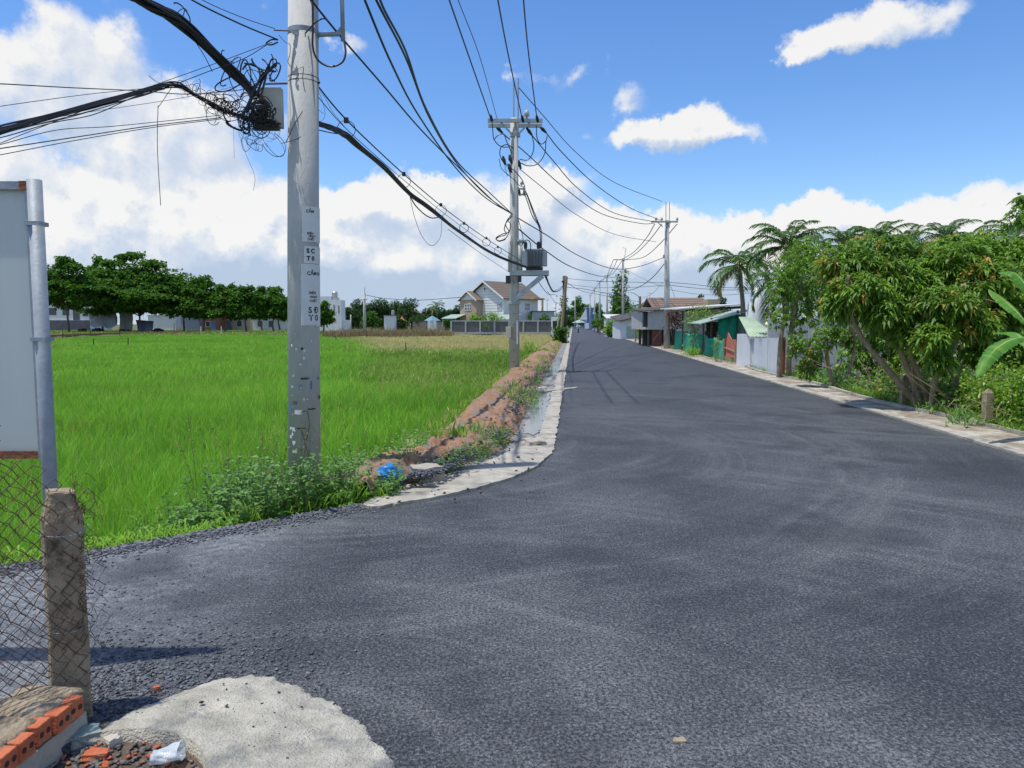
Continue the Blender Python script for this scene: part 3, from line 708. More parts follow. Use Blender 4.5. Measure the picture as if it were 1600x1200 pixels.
# cross strip of concrete
cs = MB(); a, b = G(850, 613), G(902, 606); cs.hexa([(a.x, a.y-.16, -.02), (b.x, b.y-.18, -.02), (b.x, b.y+.12, -.02), (a.x, a.y+.14, -.02)], [(a.x, a.y-.16, .05), (b.x, b.y-.18, .022), (b.x, b.y+.12, .022), (a.x, a.y+.14, .05)])
tag(obj('concrete_strip', cs, M['kerb'], bevel=.01), 'short concrete strip laid across the left gutter into the road', 'concrete strip')
# sticks on the bank
for (pa, pb, r_, lb) in [((738, 668), (778, 640), .022, 'dark dead branch lying where the bank meets the paddy'), ((712, 652), (716, 675), .016, 'short pale stick standing in the grass left of the bank'),
                         ((700, 690), (722, 668), .02, 'pale stick lying across the lower dirt bank'), ((645, 735), (665, 712), .016, 'thin pale stick at the near end of the bank'), ((758, 642), (770, 634), .016, 'thin stick beside the orange brick halfway up the bank')]:
    a, b = G(*pa, -.02), G(*pb, .0); mid = a.lerp(b, .5)+Vector((.01, 0, .03))
    tag(obj('stick', MB().tube(spline([a+Vector((0, 0, .03)), mid, b+Vector((0, 0, .05))], 3), [r_]*3+[r_*.7]*4, 6), M['wood'] if 'pale' in lb or 'thin' in lb else M['darkwood']), lb, 'stick')
# blue plastic bag by the bank
def crumple(name, c, d, m, seed, label, cat, rz=0, group=None, amp=.32):
    import bmesh
    bm = bmesh.new(); bmesh.ops.create_icosphere(bm, subdivisions=4, radius=.5)
    for v in bm.verts:
        a, b_ = np.array([v.co.x*4+seed+v.co.z*3]), np.array([v.co.y*4+v.co.z*2]); k = float(fbm(a, b_, seed, 4)[0])
        k2 = float(vnoise(np.array([v.co.x*9+v.co.y*5]), np.array([v.co.z*9]), seed)[0])
        v.co *= 1+amp*(k-.5)*2+amp*.4*(k2-.5); v.co = Vector((v.co.x*d[0], v.co.y*d[1], v.co.z*d[2]))
    me = bpy.data.meshes.new(name); bm.to_mesh(me); bm.free(); me.materials.append(m)
    o = bpy.data.objects.new(name, me); C.objects.link(o); o.location = c; o.rotation_euler = (0, 0, rz); tag(o, label, cat, group); return o
lump('soil_mound', G(578, 768, -.08), (1.0, .60, .34), mat('dark_soil', (.07, .05, .035), (.16, .11, .07), 12, .95, .8, 50), 31, 'dark soil heap at the very tip of the curved kerb', 'soil heap', .5, sub=5)
crumple('plastic_bag', G(607, 748, .09), (.27, .18, .27), M['bluebag'], 3, 'crumpled bright blue plastic bag at the weeds beside the dirt bank', 'plastic bag', amp=.5)
crumple('plastic_bag', G(596, 750, .04), (.14, .12, .16), mat('white_plastic', (.5, .55, .58), (.65, .68, .7), 8, .4), 5, 'pale torn plastic bag tucked behind the blue one', 'plastic bag', amp=.5)

# crushed clear plastic cup in the pit
def cup():
    root = thing('plastic_cup', 'crushed clear plastic cup with white lettering lying in the pit', 'plastic cup', G(262, 1178, .05))
    Mt = bpy.data.materials.new('clear_plastic'); Mt.use_nodes = True; n, l = Mt.node_tree.nodes, Mt.node_tree.links
    b = n['Principled BSDF']; b.inputs['Base Color'].default_value = (.72, .78, .82, 1); b.inputs['Roughness'].default_value = .22
    t = n.new('ShaderNodeBsdfTransparent'); mx = n.new('ShaderNodeMixShader'); nz = n.new('ShaderNodeTexNoise'); nz.inputs['Scale'].default_value = 60
    rp = n.new('ShaderNodeMapRange'); rp.inputs[1].default_value = .35; rp.inputs[2].default_value = .65; rp.inputs[3].default_value = .35; rp.inputs[4].default_value = .75
    l.new(nz.outputs[0], rp.inputs[0]); l.new(rp.outputs[0], mx.inputs[0]); l.new(t.outputs[0], mx.inputs[1]); l.new(b.outputs[0], mx.inputs[2]); l.new(mx.outputs[0], n['Material Output'].inputs[0])
    ax = Vector((1, .12, .22)).normalized(); q = ax.to_track_quat('Z', 'Y').to_matrix()
    def surf(h, th, extra=0):
        r = .030+.011*h/.10+extra
        k = 1+.10*math.sin(th*3+h*60)+.05*math.sin(th*7-h*90)
        p = Vector((r*k*math.cos(th), r*k*.72*math.sin(th), h-.05)); return q @ p
    mb = MB(); N, K = 36, 22; vs = []
    for i in range(K):
        for j in range(N): vs.append(surf(.10*i/(K-1), 2*math.pi*j/N))
    fs = [(i*N+j, i*N+(j+1) % N, (i+1)*N+(j+1) % N, (i+1)*N+j) for i in range(K-1) for j in range(N)]+[tuple(range(N-1, -1, -1))]
    o = obj('cup_wall', mb.add(vs, fs), Mt, root, smooth=True, local=True)
    o = obj('rim', MB().tube([surf(.10, 2*math.pi*j/N, .002) for j in range(N+1)], .0022, 6), Mt, root, local=True)
    o = obj('cup_base', MB().tube([surf(.0, 2*math.pi*j/N, .001) for j in range(N+1)], .0018, 6), Mt, root, local=True)
    tx = text_mesh('BRE', .030)
    vs = []; camdir = (Vector((0, 0, H))-Vector(root.location)).normalized()
    loc = q.transposed() @ camdir; th0 = math.atan2(loc.y, loc.x)
    for x, y, z in tx[0]: vs.append(surf(.045+(x-.028)*0+y*1.0, th0-.9+x*28, .0012))
    vs = [surf(.072-y, th0+.85-(x)*26, .0014) for x, y, z in tx[0]]
    obj('lettering', MB().add(vs, tx[1]), M['white'], root, local=True)
def text_mesh(s, size, bold=0.0):
    cu = bpy.data.curves.new('txt', 'FONT'); cu.body = s; cu.size = size; cu.offset = bold; cu.resolution_u = 3
    o = bpy.data.objects.new('txt', cu); C.objects.link(o); bpy.context.view_layer.update()
    dg = bpy.context.evaluated_depsgraph_get(); me = bpy.data.meshes.new_from_object(o.evaluated_get(dg))
    V = [tuple(v.co) for v in me.vertices]; Fs = [tuple(p.vertices) for p in me.polygons]
    bpy.data.objects.remove(o); bpy.data.curves.remove(cu); bpy.data.meshes.remove(me); return V, Fs
cup()
# greenish block of glass/tile debris by the wall end
lump('broken_block', G(135, 1152, .03), (.10, .085, .06), mat('greenish_slab', (.16, .23, .21), (.26, .34, .31), 14, .35), 12, 'greenish grey broken slab leaning at the wall end by the pit', 'broken slab', .5)
lump('broken_block', G(100, 1170, .025), (.05, .06, .05), M['stone'], 13, 'dark grey stone chunk next to the greenish slab', 'stone', .3)

# brick topped low wall, running from the post towards the viewer
wd = Vector((-.10, -1, 0)).normalized(); wn = Vector((1, -.10, 0)).normalized(); w0 = G(136, 1078, .20)
wall = thing('low_wall', 'low rendered wall with a row of orange hollow bricks on top below the wire mesh', 'wall', (w0.x, w0.y, 0))
def wpt(a, b_, z): p = w0+wd*a-wn*b_; return Vector((p.x, p.y, z))
wm = MB(); Ls = np.linspace(-.01, 1.6, 30); rg = random.Random(2)
ring = []
for a in Ls:
    j = [rg.uniform(-.005, .005) for _ in range(4)]
    ring += [wpt(a, .0+j[0], -.02), wpt(a, .012+j[1], .105), wpt(a, .26+j[2], .12), wpt(a, .26+j[3], -.02)]
fs = [(i*4+k, i*4+(k+1) % 4, i*4+4+(k+1) % 4, i*4+4+k) for i in range(len(Ls)-1) for k in range(4)]+[(0, 1, 2, 3), tuple((len(Ls)-1)*4+k for k in (3, 2, 1, 0))]
obj('render', wm.add(ring, fs), M['cement'], wall, smooth=False)
def brick_end(a):
    c = wpt(a+.042, .085+rg.uniform(-.006, .006), .150+rg.uniform(-.004, .004)); rz = math.atan2(wn.y, wn.x)+rg.uniform(-.09, .09)
    m_ = Matrix.Rotation(rz, 3, 'Z'); mb = MB()
    mb.box(c+Vector((0, 0, rg.uniform(-.004, .004))), (.165, .076, .076), rz)
    o = obj('brick', mb, M['brick'], wall, bevel=.004)
    hb = MB(); f = c+m_ @ Vector((.0835, 0, 0))
    for (dy, dz) in ((-.018, 0), (.018, 0)):
        hb.lathe(f+m_ @ Vector((0, dy, dz)), [(.011, -.001), (.011, .0006)], 12, ax=m_ @ Vector((1, 0, 0)))
    obj('hole', hb, M['brick_hole'], o)
for k in range(14): brick_end(.01+k*.088)
mm = MB(); ring = []
for a in np.linspace(-.03, 1.6, 50):
    h = .205+rg.uniform(-.012, .014)
    ring += [wpt(a, .034+rg.uniform(-.020, .016), .175), wpt(a, .060+rg.uniform(-.016, .016), h-.004), wpt(a, .27, h+rg.uniform(-.005, .012)), wpt(a, .28, .10)]
fs = [(i*4+k, i*4+(k+1) % 4, i*4+4+(k+1) % 4, i*4+4+k) for i in range(49) for k in range(4)]+[(0, 1, 2, 3), (199, 198, 197, 196)]
obj('mortar_bed', mm.add(ring, fs), M['old_concrete'], wall, smooth=True)
# mesh fence: concrete post, diamond wire
fence = thing('wire_fence', 'rusty chain link fence on a rough concrete post at the lower left', 'fence', (-1.84, 2.98, 0))
pp = Vector((-1.86, 2.985, 0)); pa = R(40)
mb = MB(); lv = [0, .1, .3, .5, .7, .85, .93, .965]; ring = []; rg = random.Random(7)
for z in lv:
    k = 1 if z < .93 else .72; 
    for (a, b_) in ((-1, -1), (1, -1), (1, 1), (-1, 1)):
        x, y = a*.068*k+rg.uniform(-.004, .004), b_*.068*k+rg.uniform(-.004, .004)
        ring.append((pp.x+x*math.cos(pa)-y*math.sin(pa), pp.y+x*math.sin(pa)+y*math.cos(pa), z+(rg.uniform(-.02, .02) if z > .9 else 0)))
n = len(lv); fs = [(i*4+k, i*4+(k+1) % 4, i*4+4+(k+1) % 4, i*4+4+k) for i in range(n-1) for k in range(4)]+[((n-1)*4, (n-1)*4+1, (n-1)*4+2, (n-1)*4+3)]
obj('concrete_post', mb.add(ring, fs), M['old_concrete'], fence, bevel=.008)
def chain_mesh(a, dvec, Lm, zb, zt, cell, seed, name, r=.0021):
    rg = random.Random(seed); mb = MB(); d = Vector(dvec).normalized(); nn = Vector((-d.y, d.x, 0)); a = Vector(a)
    K = int(Lm/(cell/2))+1
    def pt(i, j):
        s = i*cell/2; z = zb+j*cell/2
        top = zt(s); 
        w_ = .02*math.sin(s*7+z*5+seed)+.012*math.sin(z*17+s*3)
        return a+d*(s+.010*math.sin(z*11+seed)+.006*math.sin(j*2.3+i*1.7))+nn*w_+Vector((0, 0, z+.006*math.sin(i*1.9+j)))
    for i in range(0, K):      # zig-zag wires
        pts = []; jmax = int((zt(i*cell/2)-zb)/(cell/2))
        for j in range(jmax+1):
            ii = i+(j % 2); p = pt(ii, j); pts.append(p+nn*(.0018 if (j+i) % 2 else -.0018))
        if i % 2 == 0 and len(pts) > 2:
            mb.tube(pts, r, 4)
            pts2 = [pt(i+(1 if j % 2 == 0 else 0)-0, j)+nn*(-.0018 if j % 2 else .0018) for j in range(jmax+1)]
            pts2 = [pt(i+2-(0 if j % 2 else 0)-(1 if j % 2 else 0), j)+nn*(-.0018 if j % 2 else .0018) for j in range(jmax+1)]
            mb.tube(pts2, r, 4)
    return obj(name, mb, M['rust_wire'], fence)
chain_mesh((pp.x+.035, pp.y-.085, 0), (-.62, -.78, 0), 1.3, .20, lambda s: .97+1.35*min(s, .35), .062, 1, 'wire_mesh')
chain_mesh((pp.x+.10, pp.y-.03, 0), (-.9, -.35, 0), .9, .20, lambda s: .95+1.2*min(s, .4), .066, 5, 'wire_mesh')
chain_mesh((pp.x+.02, pp.y-.10, 0), (.50, .86, 0), .17, .03, lambda s: .99, .072, 3, 'wire_mesh', .0014)
rg = random.Random(4)      # curled loose wire ends and two tie wires
for k in range(64):
    z = rg.uniform(.20, 1.0)**.6; p = pp+Vector((.07, -.02, z)); pts = [p]
    for j in range(5): p = p+Vector((rg.uniform(-.012, .028), rg.uniform(-.02, .02), rg.uniform(-.035, .025))); pts.append(p)
    obj('loose_wire', MB().tube(spline(pts, 3), .0014, 3), M['rust_wire'], fence)
for z in (.40, .80):
    tw = MB(); tw.tube([pp+Vector((.094*math.cos(t), .094*math.sin(t), z+.006*math.sin(t*2))) for t in np.linspace(0, 2*math.pi, 20)], .0016, 4)
    obj('tie_wire', tw, M['galv'], fence)

# back of a sign board on a steel pipe
sg = thing('sign_board', 'back of a pale grey sign panel on a galvanised pipe at the left edge', 'sign', (-2.16, 3.4, 0))
yp = 3.42
def q2(u, v, Y=yp): return P(u, v, Y)
px = q2(70, 600).x
obj('pipe', MB().tube([(px, yp, .0), (px, yp, q2(70, 281).z)], .032, 16), M['galv'], sg, smooth=True)
xr = q2(60, 400).x-.004; zt_, zb_ = q2(60, 284).z, q2(60, 716).z
fr = MB()
fr.box(((xr-.018), yp-.012, (zt_+zb_)/2), (.036, .004, zt_-zb_)); fr.box((xr-.0335, yp+.010, (zt_+zb_)/2), (.004, .04, zt_-zb_))
obj('frame', fr, M['galv'], sg)
fr = MB(); fr.box((xr-.75-.036, yp-.012, zt_-.018), (1.5, .004, .036)); fr.box((xr-.75-.036, yp+.010, zt_-.002), (1.5, .04, .004)); obj('frame', fr, M['galv'], sg)
fr = MB(); fr.box((xr-.75-.036, yp-.012, zb_+.018), (1.5, .004, .036)); fr.box((xr-.75-.036, yp+.010, zb_+.002), (1.5, .04, .004)); obj('frame', fr, M['rust'], sg)
obj('rust_patch', MB().box((xr-.03, yp-.0165, zt_-.02), (.055, .004, .042)), M['rust'], sg)
obj('panel', MB().box((xr-.78, yp+.016, (zt_+zb_)/2), (1.48, .008, zt_-zb_-.01)), M['panel'], sg)
for v in (337, 395, 455, 568, 632):
    z = q2(50, v).z; obj('rivet', MB().lathe((xr-.018, yp-.014, z), [(.006, 0), (.004, .004), (.001, .005)], 8, ax=(0, -1, 0)), M['galv'], sg)
for v in (350, 530): obj('clamp', MB().box((px+.0, yp-.0, q2(50, v).z), (.07, .07, .018)), M['galv'], sg)
# ================================================================ VEGETATION: paddy and verges
def paddy():
    rg = np.random.default_rng(21)
    def region(n, y0, y1, pw=1.0):
        y = y0+(y1-y0)*rg.random(n)**pw; xl = np.maximum(-.86*y-4.5, np.interp(y, WY, WX)+1); xr = XL(y)-1.75-.15*rg.random(n)
        x = xl+(xr-xl)*rg.random(n); ok = (y > side_y(np.minimum(x, -1.34))+.45+.25*rg.random(n)) & (y < 124)
        return x[ok], y[ok]
    def blades(x, y, nb, hgt, wid, sp, tint, yg, bend=.35):
        n = len(x); x = np.repeat(x, nb); y = np.repeat(y, nb); N = len(x)
        a = rg.uniform(0, 2*np.pi, N); x = x+np.cos(a)*sp*rg.random(N)*.5; y = y+np.sin(a)*sp*rg.random(N)*.5
        z = ground_z(x, y); h = np.repeat(hgt, nb)*rg.uniform(.65, 1.12, N); w_ = np.repeat(wid, nb)*rg.uniform(.7, 1.2, N)
        le = rg.uniform(.05, bend, N)*h; b = rg.uniform(0, 2*np.pi, N)
        ux, uy = np.cos(a), np.sin(a); sx, sy = np.cos(b)*w_*.5, np.sin(b)*w_*.5
        p0 = np.stack([x, y, z-.02], 1); S = np.stack([sx, sy, 0*sx], 1)
        m1 = p0+np.stack([ux*le*.45, uy*le*.45, h*.62], 1); tp = p0+np.stack([ux*le*1.5, uy*le*1.5, h*(1-.25*(le/h))], 1)
        V = np.stack([p0-S*.7, p0+S*.7, m1+S, m1-S, tp], 1).reshape(-1, 3); i = (np.arange(N)*5)[:, None]
        F3 = np.concatenate([i+np.array([[0, 1, 2]]), i+np.array([[0, 2, 3]]), i+np.array([[3, 2, 4]])], 0)
        t = np.clip(np.repeat(tint, nb)+rg.normal(0, .13, N), 0, 1); t = np.where(np.repeat(yg, nb) > rg.random(N), 1.1, t)
        return V, F3, np.repeat(t, 5)
    rice, wild = [], []
    def wildness(x, y):        # wild grass invades the right hand part of the field, dry towards the back
        u = x/y*F/.997+800
        wv = sstep(505, 610, u+90*(fbm(x*.12, y*.06, 5)-.5))*sstep(13.5, 24, y+6*(fbm(x*.3, y*.2, 2)-.5))
        wv = np.maximum(wv, sstep(1.6, .6, (XL(y)-1.75)-x)*.8*(y > 9))
        dry = sstep(48, 60, y+10*(fbm(x*.08, y*.08, 8)-.5))*sstep(470, 600, u+60*(fbm(x*.1, y*.05, 4)-.5))*(1-.0*u)
        return wv, dry
    for (n, y0, y1, pw, nb, h, wd_, sp) in [(5200, 4.2, 12, .8, 9, .50, .0085, .12), (11500, 11.5, 24, .8, 7, .50, .013, .18), (15500, 23, 48, .8, 6, .48, .024, .30), (20000, 46, 88, .8, 5, .46, .05, .6), (14000, 86, 124, 1, 5, .44, .08, .9)]:
        x, y = region(n, y0, y1, pw)
        wv, dry = wildness(x, y); isw = wv > rg.random(len(x))
        r = ~isw; t = .10+.55*fbm(x*.35, y*.22, 1)+.35*fbm(x*1.6, y*1.1, 41)+.14*rg.random(len(x))
        hh = h*(.70+.30*fbm(x*.5, y*.5, 7)+.30*fbm(x*2.2, y*2.2, 17))*np.where(x/y < -.05, 1, .92)
        patch = sstep(.55, .66, fbm(x*.12+9, y*.09, 12))          # a taller darker patch
        t = t-.22*patch
        rice.append(blades(x[r], y[r], nb, hh[r], np.full(r.sum(), wd_), sp, t[r], np.full(r.sum(), .03)+.10*sstep(.52, .7, fbm(x[r]*.5, y[r]*.3, 23))))
        tw = .30+.5*fbm(x*.25, y*.15, 31); clump = fbm(x*.35, y*.14, 17); hw = (.22+.30*clump)*(1+.5*dry)
        tw = tw-.35*sstep(.5, .62, clump)*(1-dry)
        wild.append(blades(x[isw], y[isw], nb+1, hw[isw], np.full(isw.sum(), wd_*.9), sp*1.3, tw[isw], .14+.80*dry[isw], .6))
    def onbank(V, X0):
        s = (XL(V[:, 1])-.62)-V[:, 0]; m_ = (s > .0) & (s < 1.6) & (V[:, 1] > 9.5) & (V[:, 1] < 75); gz = ground_z(V[:, 0], V[:, 1]); bz = np.interp(s, [0, .1, .45, 1.0, 1.3, 1.75], [.0, .05, .15, .12, .0, -.5]); V[m_, 2] += np.maximum(bz-gz, 0)[m_]; return V
    def join(lst):
        V, Fc, T = [], [], []; o = 0
        for v, f, t in lst: V.append(v); Fc.append(f+o); T.append(t); o += len(v)
        return np.concatenate(V), np.concatenate(Fc), np.concatenate(T)
    V, f, t = join(rice); tag(npmesh('rice_plants', V, f, L_['rice'], t), 'bright green young rice covering the paddy', 'rice', kind='stuff')
    V, f, t = join(wild); tag(npmesh('grass', V, f, L_['wild'], t), 'wild grass drying to tan at the back of the paddy', 'grass', kind='stuff')
    # brown reeds behind
    n = 3400; x = rg.uniform(-41, -8, n); y = rg.uniform(101, 121, n); u = x/y*F+800; ok = (u > 505) & (u < 706) & ((u > 530) | (rg.random(n) < .4)); x, y = x[ok], y[ok]
    hh = rg.uniform(.45, 1.2, len(x))*(.8+1.4*fbm(x*.45, y*.2, 6)); tt = rg.random(len(x))*.7+.3*fbm(x*.3, y*.1, 9)
    V, f, t = blades(x, y, 5, hh, np.full(len(x), .05), .6, tt, np.full(len(x), .14), .7)
    tag(npmesh('reeds', V, f, L_['reed'], t), 'band of brown dried reeds behind the paddy', 'reeds', kind='stuff')
    # grass on the far raised ground and round the lots
    n = 16000; y = rg.uniform(123, 175, n); x = rg.uniform(-120, 8, n); ok = (x > -.8*y-3) & (x < XL(y)-2.5); x, y = x[ok], y[ok]
    V, f, t = blades(x, y, 4, rg.uniform(.15, .45, len(x)), np.full(len(x), .12), 1.2, .2+.5*rg.random(len(x)), np.full(len(x), .22), .5)
    tag(npmesh('grass', V, f, L_['wild'], t), 'rough grass on the higher ground in front of the tree row', 'grass', kind='stuff')
    # bank and right verge grass
    X_, Y_ = [], []
    for k in range(2600):
        yb = 8.5+60*rg.random()**1.6; off = rg.uniform(1.0, 1.75) if k % 3 else rg.uniform(.1, 1.2); xo = bank_x(yb)-off
        if (k % 3 == 0 and fbm(np.array([xo*1.5]), np.array([yb*.6]), 13)[0] < .60) or (k % 3 and off < 1.25): continue
        if yb > 9.6: X_.append(xo); Y_.append(yb)
    for k in range(5200):
        yb = 5+60*rg.random()**1.5; xo = XR(yb)+1.0+rg.exponential(.35)
        if fbm(np.array([xo]), np.array([yb*.5]), 3)[0] > .42: X_.append(xo); Y_.append(yb)
    for k in range(700):
        yb = rg.uniform(60, 240); sgn = rg.random() < .5; X_.append(XR(yb)+1.2+rg.exponential(.4) if sgn else XL(yb)-1.0-rg.exponential(.5)); Y_.append(yb)
    X_, Y_ = np.array(X_), np.array(Y_)
    V, f, t = blades(X_, Y_, 7, rg.uniform(.08, .30, len(X_)), np.full(len(X_), .012)*(1+Y_/30), .14, .25+.5*rg.random(len(X_)), np.full(len(X_), .15), .9); V = onbank(V, None)
    tag(npmesh('grass', V, f, L_['wild'], t), 'tufts of low grass along both verges', 'grass', kind='stuff')
paddy()

def weed_plant(mbt, LV, base, h, ns, sp, L, W, rg, dens=26, leafy=1.0, tint=.4):
    for k in range(ns):
        a = rg.uniform(0, 6.28); r = rg.uniform(.2, 1)*sp; tip = Vector((base.x+math.cos(a)*r, base.y+math.sin(a)*r, base.z+h*rg.uniform(.6, 1.1)))
        b = Vector(base)+Vector((math.cos(a)*.05, math.sin(a)*.05, 0)); md = b.lerp(tip, .55)+Vector((rg.normal(0, .03), rg.normal(0, .03), h*.10))
        q = spline([b, md, tip], 5); mbt.tube(q, [.0045*(1-.8*i/(len(q)-1)) for i in range(len(q))], 4, cap=False)
        n = int(dens*leafy); f = rg.random(n)*.85+.15; idx = np.minimum((f*(len(q)-1)).astype(int), len(q)-1)
        pts = np.array([tuple(q[i]) for i in idx])+rg.normal(0, .025, (n, 3))
        side = rg.uniform(0, 6.28, n); A = nrm(np.stack([np.cos(side), np.sin(side), rg.uniform(-.1, .7, n)], 1))
        LV.append(leafmesh(pts, A, L*rg.uniform(.5, 1.1, n), W*rg.uniform(.6, 1.1, n), .4, rg, np.clip(tint+rg.normal(0, .18, n), 0, 1)))
def joinl(lst):
    V, Fc, T = [], [], []; o = 0
    for v, f, t in lst: V.append(v); Fc.append(f+o); T.append(t); o += len(v)
    return np.concatenate(V), np.concatenate(Fc), np.concatenate(T)
def weeds():
    rg = np.random.default_rng(8)
    mt = MB(); LV = []
    stemm = mat('weed_stem', (.14, .12, .05), (.22, .20, .08), 9)
    # bushy weeds in front of and around the near pole
    for k in range(72):
        u = rg.uniform(290, 578); x = (u-800)/F
        yb = rg.uniform(6.2, 7.7); X_ = x*yb; ylim = float(side_y(min(X_, -1.34)))+.30
        if yb < ylim: yb = ylim+rg.random()*.5
        b = Vector((X_, yb, ground_z(X_, yb)-.02)); 
        weed_plant(mt, LV, b, rg.uniform(.5, .95) if u < 540 else rg.uniform(.2, .42), rg.integers(5, 9), .36, .085, .044, rg, tint=.62 if u > 420 else .72)
    for k in range(16):
        u = rg.uniform(205, 330); yb = rg.uniform(5.9, 6.7); X_ = (u-800)/F*yb; ylim = float(side_y(min(X_, -1.34)))+.3; yb = max(yb, ylim)
        weed_plant(mt, LV, Vector((X_, yb, ground_z(X_, yb)-.02)), rg.uniform(.35, .7), 5, .28, .06, .03, rg, dens=18, tint=.5)
    V, f, t = joinl(LV); root = thing('weed_bush', 'tangle of bushy green weeds at the foot of the near concrete pole', 'weeds', (-2.2, 7.4, -.4))
    npmesh('foliage', V, f, L_['weed'], t, parent=root); obj('stem', mt, stemm, root)
    root['kind'] = 'stuff'
    LV2 = []
    for k in range(420):
        u = rg.uniform(215, 585); yb = rg.uniform(6.0, 7.9); X_ = (u-800)/F*yb; yb = max(yb, float(side_y(min(X_, -1.34)))+.28); n = 9; a = rg.uniform(0, 6.28, n); A = nrm(np.stack([np.cos(a), np.sin(a), rg.uniform(1.2, 4, n)], 1)); pts = np.array([[X_, yb, ground_z(X_, yb)]])+rg.normal(0, .03, (n, 3))
        LV2.append(leafmesh(pts, A, rg.uniform(.35, .85, n)*(1 if u < 540 else .5), .011, .7, rg, np.clip(.65+rg.normal(0, .2, n), 0, 1.15), .05))
    V, f, t = joinl(LV2); tag(npmesh('grass', V, f, L_['wild'], t), 'tall wispy grass growing through the weeds round the near pole', 'grass', kind='stuff')
    # tall seed stalks
    mb = MB(); LV = []
    for k in range(26):
        u = rg.uniform(300, 560); yb = rg.uniform(6.6, 7.7); b = Vector(((u-800)/F*yb, yb, -.45)); a = rg.uniform(-.9, .9); h = rg.uniform(.8, 1.35)
        q = spline([b, b+Vector((a*.15, 0, h*.55)), b+Vector((a*.45, rg.normal(0, .1), h))], 6); mb.tube(q, [.004*(1-.7*i/(len(q)-1)) for i in range(len(q))], 4)
        n = 34; f_ = .55+.45*rg.random(n); pts = np.array([tuple(q[min(int(g*(len(q)-1)), len(q)-1)]) for g in f_]); A = nrm(rg.normal(0, 1, (n, 3))+np.array([[0, 0, .8]]))
        LV.append(leafmesh(pts, A, .03, .012, .1, rg, np.full(n, 1.1)))
    V, f, t = joinl(LV); root = thing('weed_stalks', 'tall yellowish seed stalks rising from the weeds round the near pole', 'weeds', (-2.2, 7.3, -.4)); npmesh('seed_head', V, f, leafmat('seed', (.16, .13, .05), (.26, .22, .09), (.26, .22, .09), .2, .8), t, parent=root); obj('stem', mb, stemm, root); root['kind'] = 'stuff'
    # light green creeping cover by the bank tip
    LV = []; mt = MB()
    for k in range(330):
        u = rg.uniform(530, 665); yb = rg.uniform(7.7, 9.6); X_ = (u-800)/F*yb
        if X_ > float(np.interp(yb, [7.4, 8.3, 9.6], [-1.45, -1.15, -1.0])): continue
        z = ground_z(X_, yb)+rg.uniform(.12, .42); n = 22; pts = np.array([[X_, yb, z]])+rg.normal(0, .09, (n, 3)); A = nrm(rg.normal(0, 1, (n, 3))*np.array([[1, 1, .3]])+np.array([[0, 0, .4]]))
        LV.append(leafmesh(pts, A, .055, .032, .3, rg, np.clip(.75+rg.normal(0, .2, n), 0, 1.15)))
    V, f, t = joinl(LV); tag(npmesh('creeper_cover', V, f, L_['weed'], t), 'light green leafy creeper patch left of the dirt bank tip', 'ground cover', kind='stuff')
    # creeping plants along the kerb
    for (pa, pb, wdt, nn, lb) in [((685, 736), (762, 700), .09, 60, 'low green creeper hugging the inside of the curved kerb'), ((775, 693), (790, 680), .08, 22, 'small green creeper near the orange brick by the kerb'),
                                  ((812, 640), (835, 612), .20, 46, 'green clump of weeds on the bank below the concrete strip'), ((838, 586), (852, 574), .28, 50, 'green clump of weeds on the bank beyond the concrete strip'),
                                  ((828, 603), (842, 596), .16, 18, 'little weed tuft beside the pale block on the bank')]:
        LV = []
        for k in range(nn):
            g = rg.random(); p = G(pa[0]+(pb[0]-pa[0])*g, pa[1]+(pb[1]-pa[1])*g, .07); p += Vector((rg.normal(0, wdt), rg.normal(0, wdt*1.2), 0)); n = 20
            hz = wdt*.6; pts = np.array([tuple(p)])+rg.normal(0, .05, (n, 3))+np.array([[0, 0, 1]])*rg.uniform(0, hz, (n, 1)); A = nrm(rg.normal(0, 1, (n, 3))*np.array([[1, 1, .3]])+np.array([[0, 0, .5]]))
            LV.append(leafmesh(pts, A, .05+.05*wdt, .022+.02*wdt, .3, rg, np.clip(.5+rg.normal(0, .2, n), 0, 1)))
        V, f, t = joinl(LV); tag(npmesh('weed_patch', V, f, L_['weed'], t), lb, 'weeds', kind='stuff')
    # long grass at the field edge, lower left
    LV = []
    for k in range(520):
        u = rg.uniform(-60, 330); X_ = None; yb = rg.uniform(5.3, 6.6); X_ = (u-800)/F*yb; yl = float(side_y(min(X_, -1.34))); yb = yl+.22+rg.random()*.5; X_ = (u-800)/F*yb
        yb = max(yb, float(side_y(min(X_, -1.34)))+.2)
        n = 14; a = rg.uniform(0, 6.28, n); A = nrm(np.stack([np.cos(a), np.sin(a), rg.uniform(.8, 2.4, n)], 1)); pts = np.array([[X_, yb, ground_z(X_, yb)]])+rg.normal(0, .03, (n, 3))
        LV.append(leafmesh(pts, A, rg.uniform(.25, .5, n), .012, 1.0, rg, np.clip(.6+rg.normal(0, .2, n), 0, 1), .05))
    V, f, t = joinl(LV); tag(npmesh('grass', V, f, L_['wild'], t), 'long bent grass along the gravel edge at lower left', 'grass', kind='stuff')
weeds()

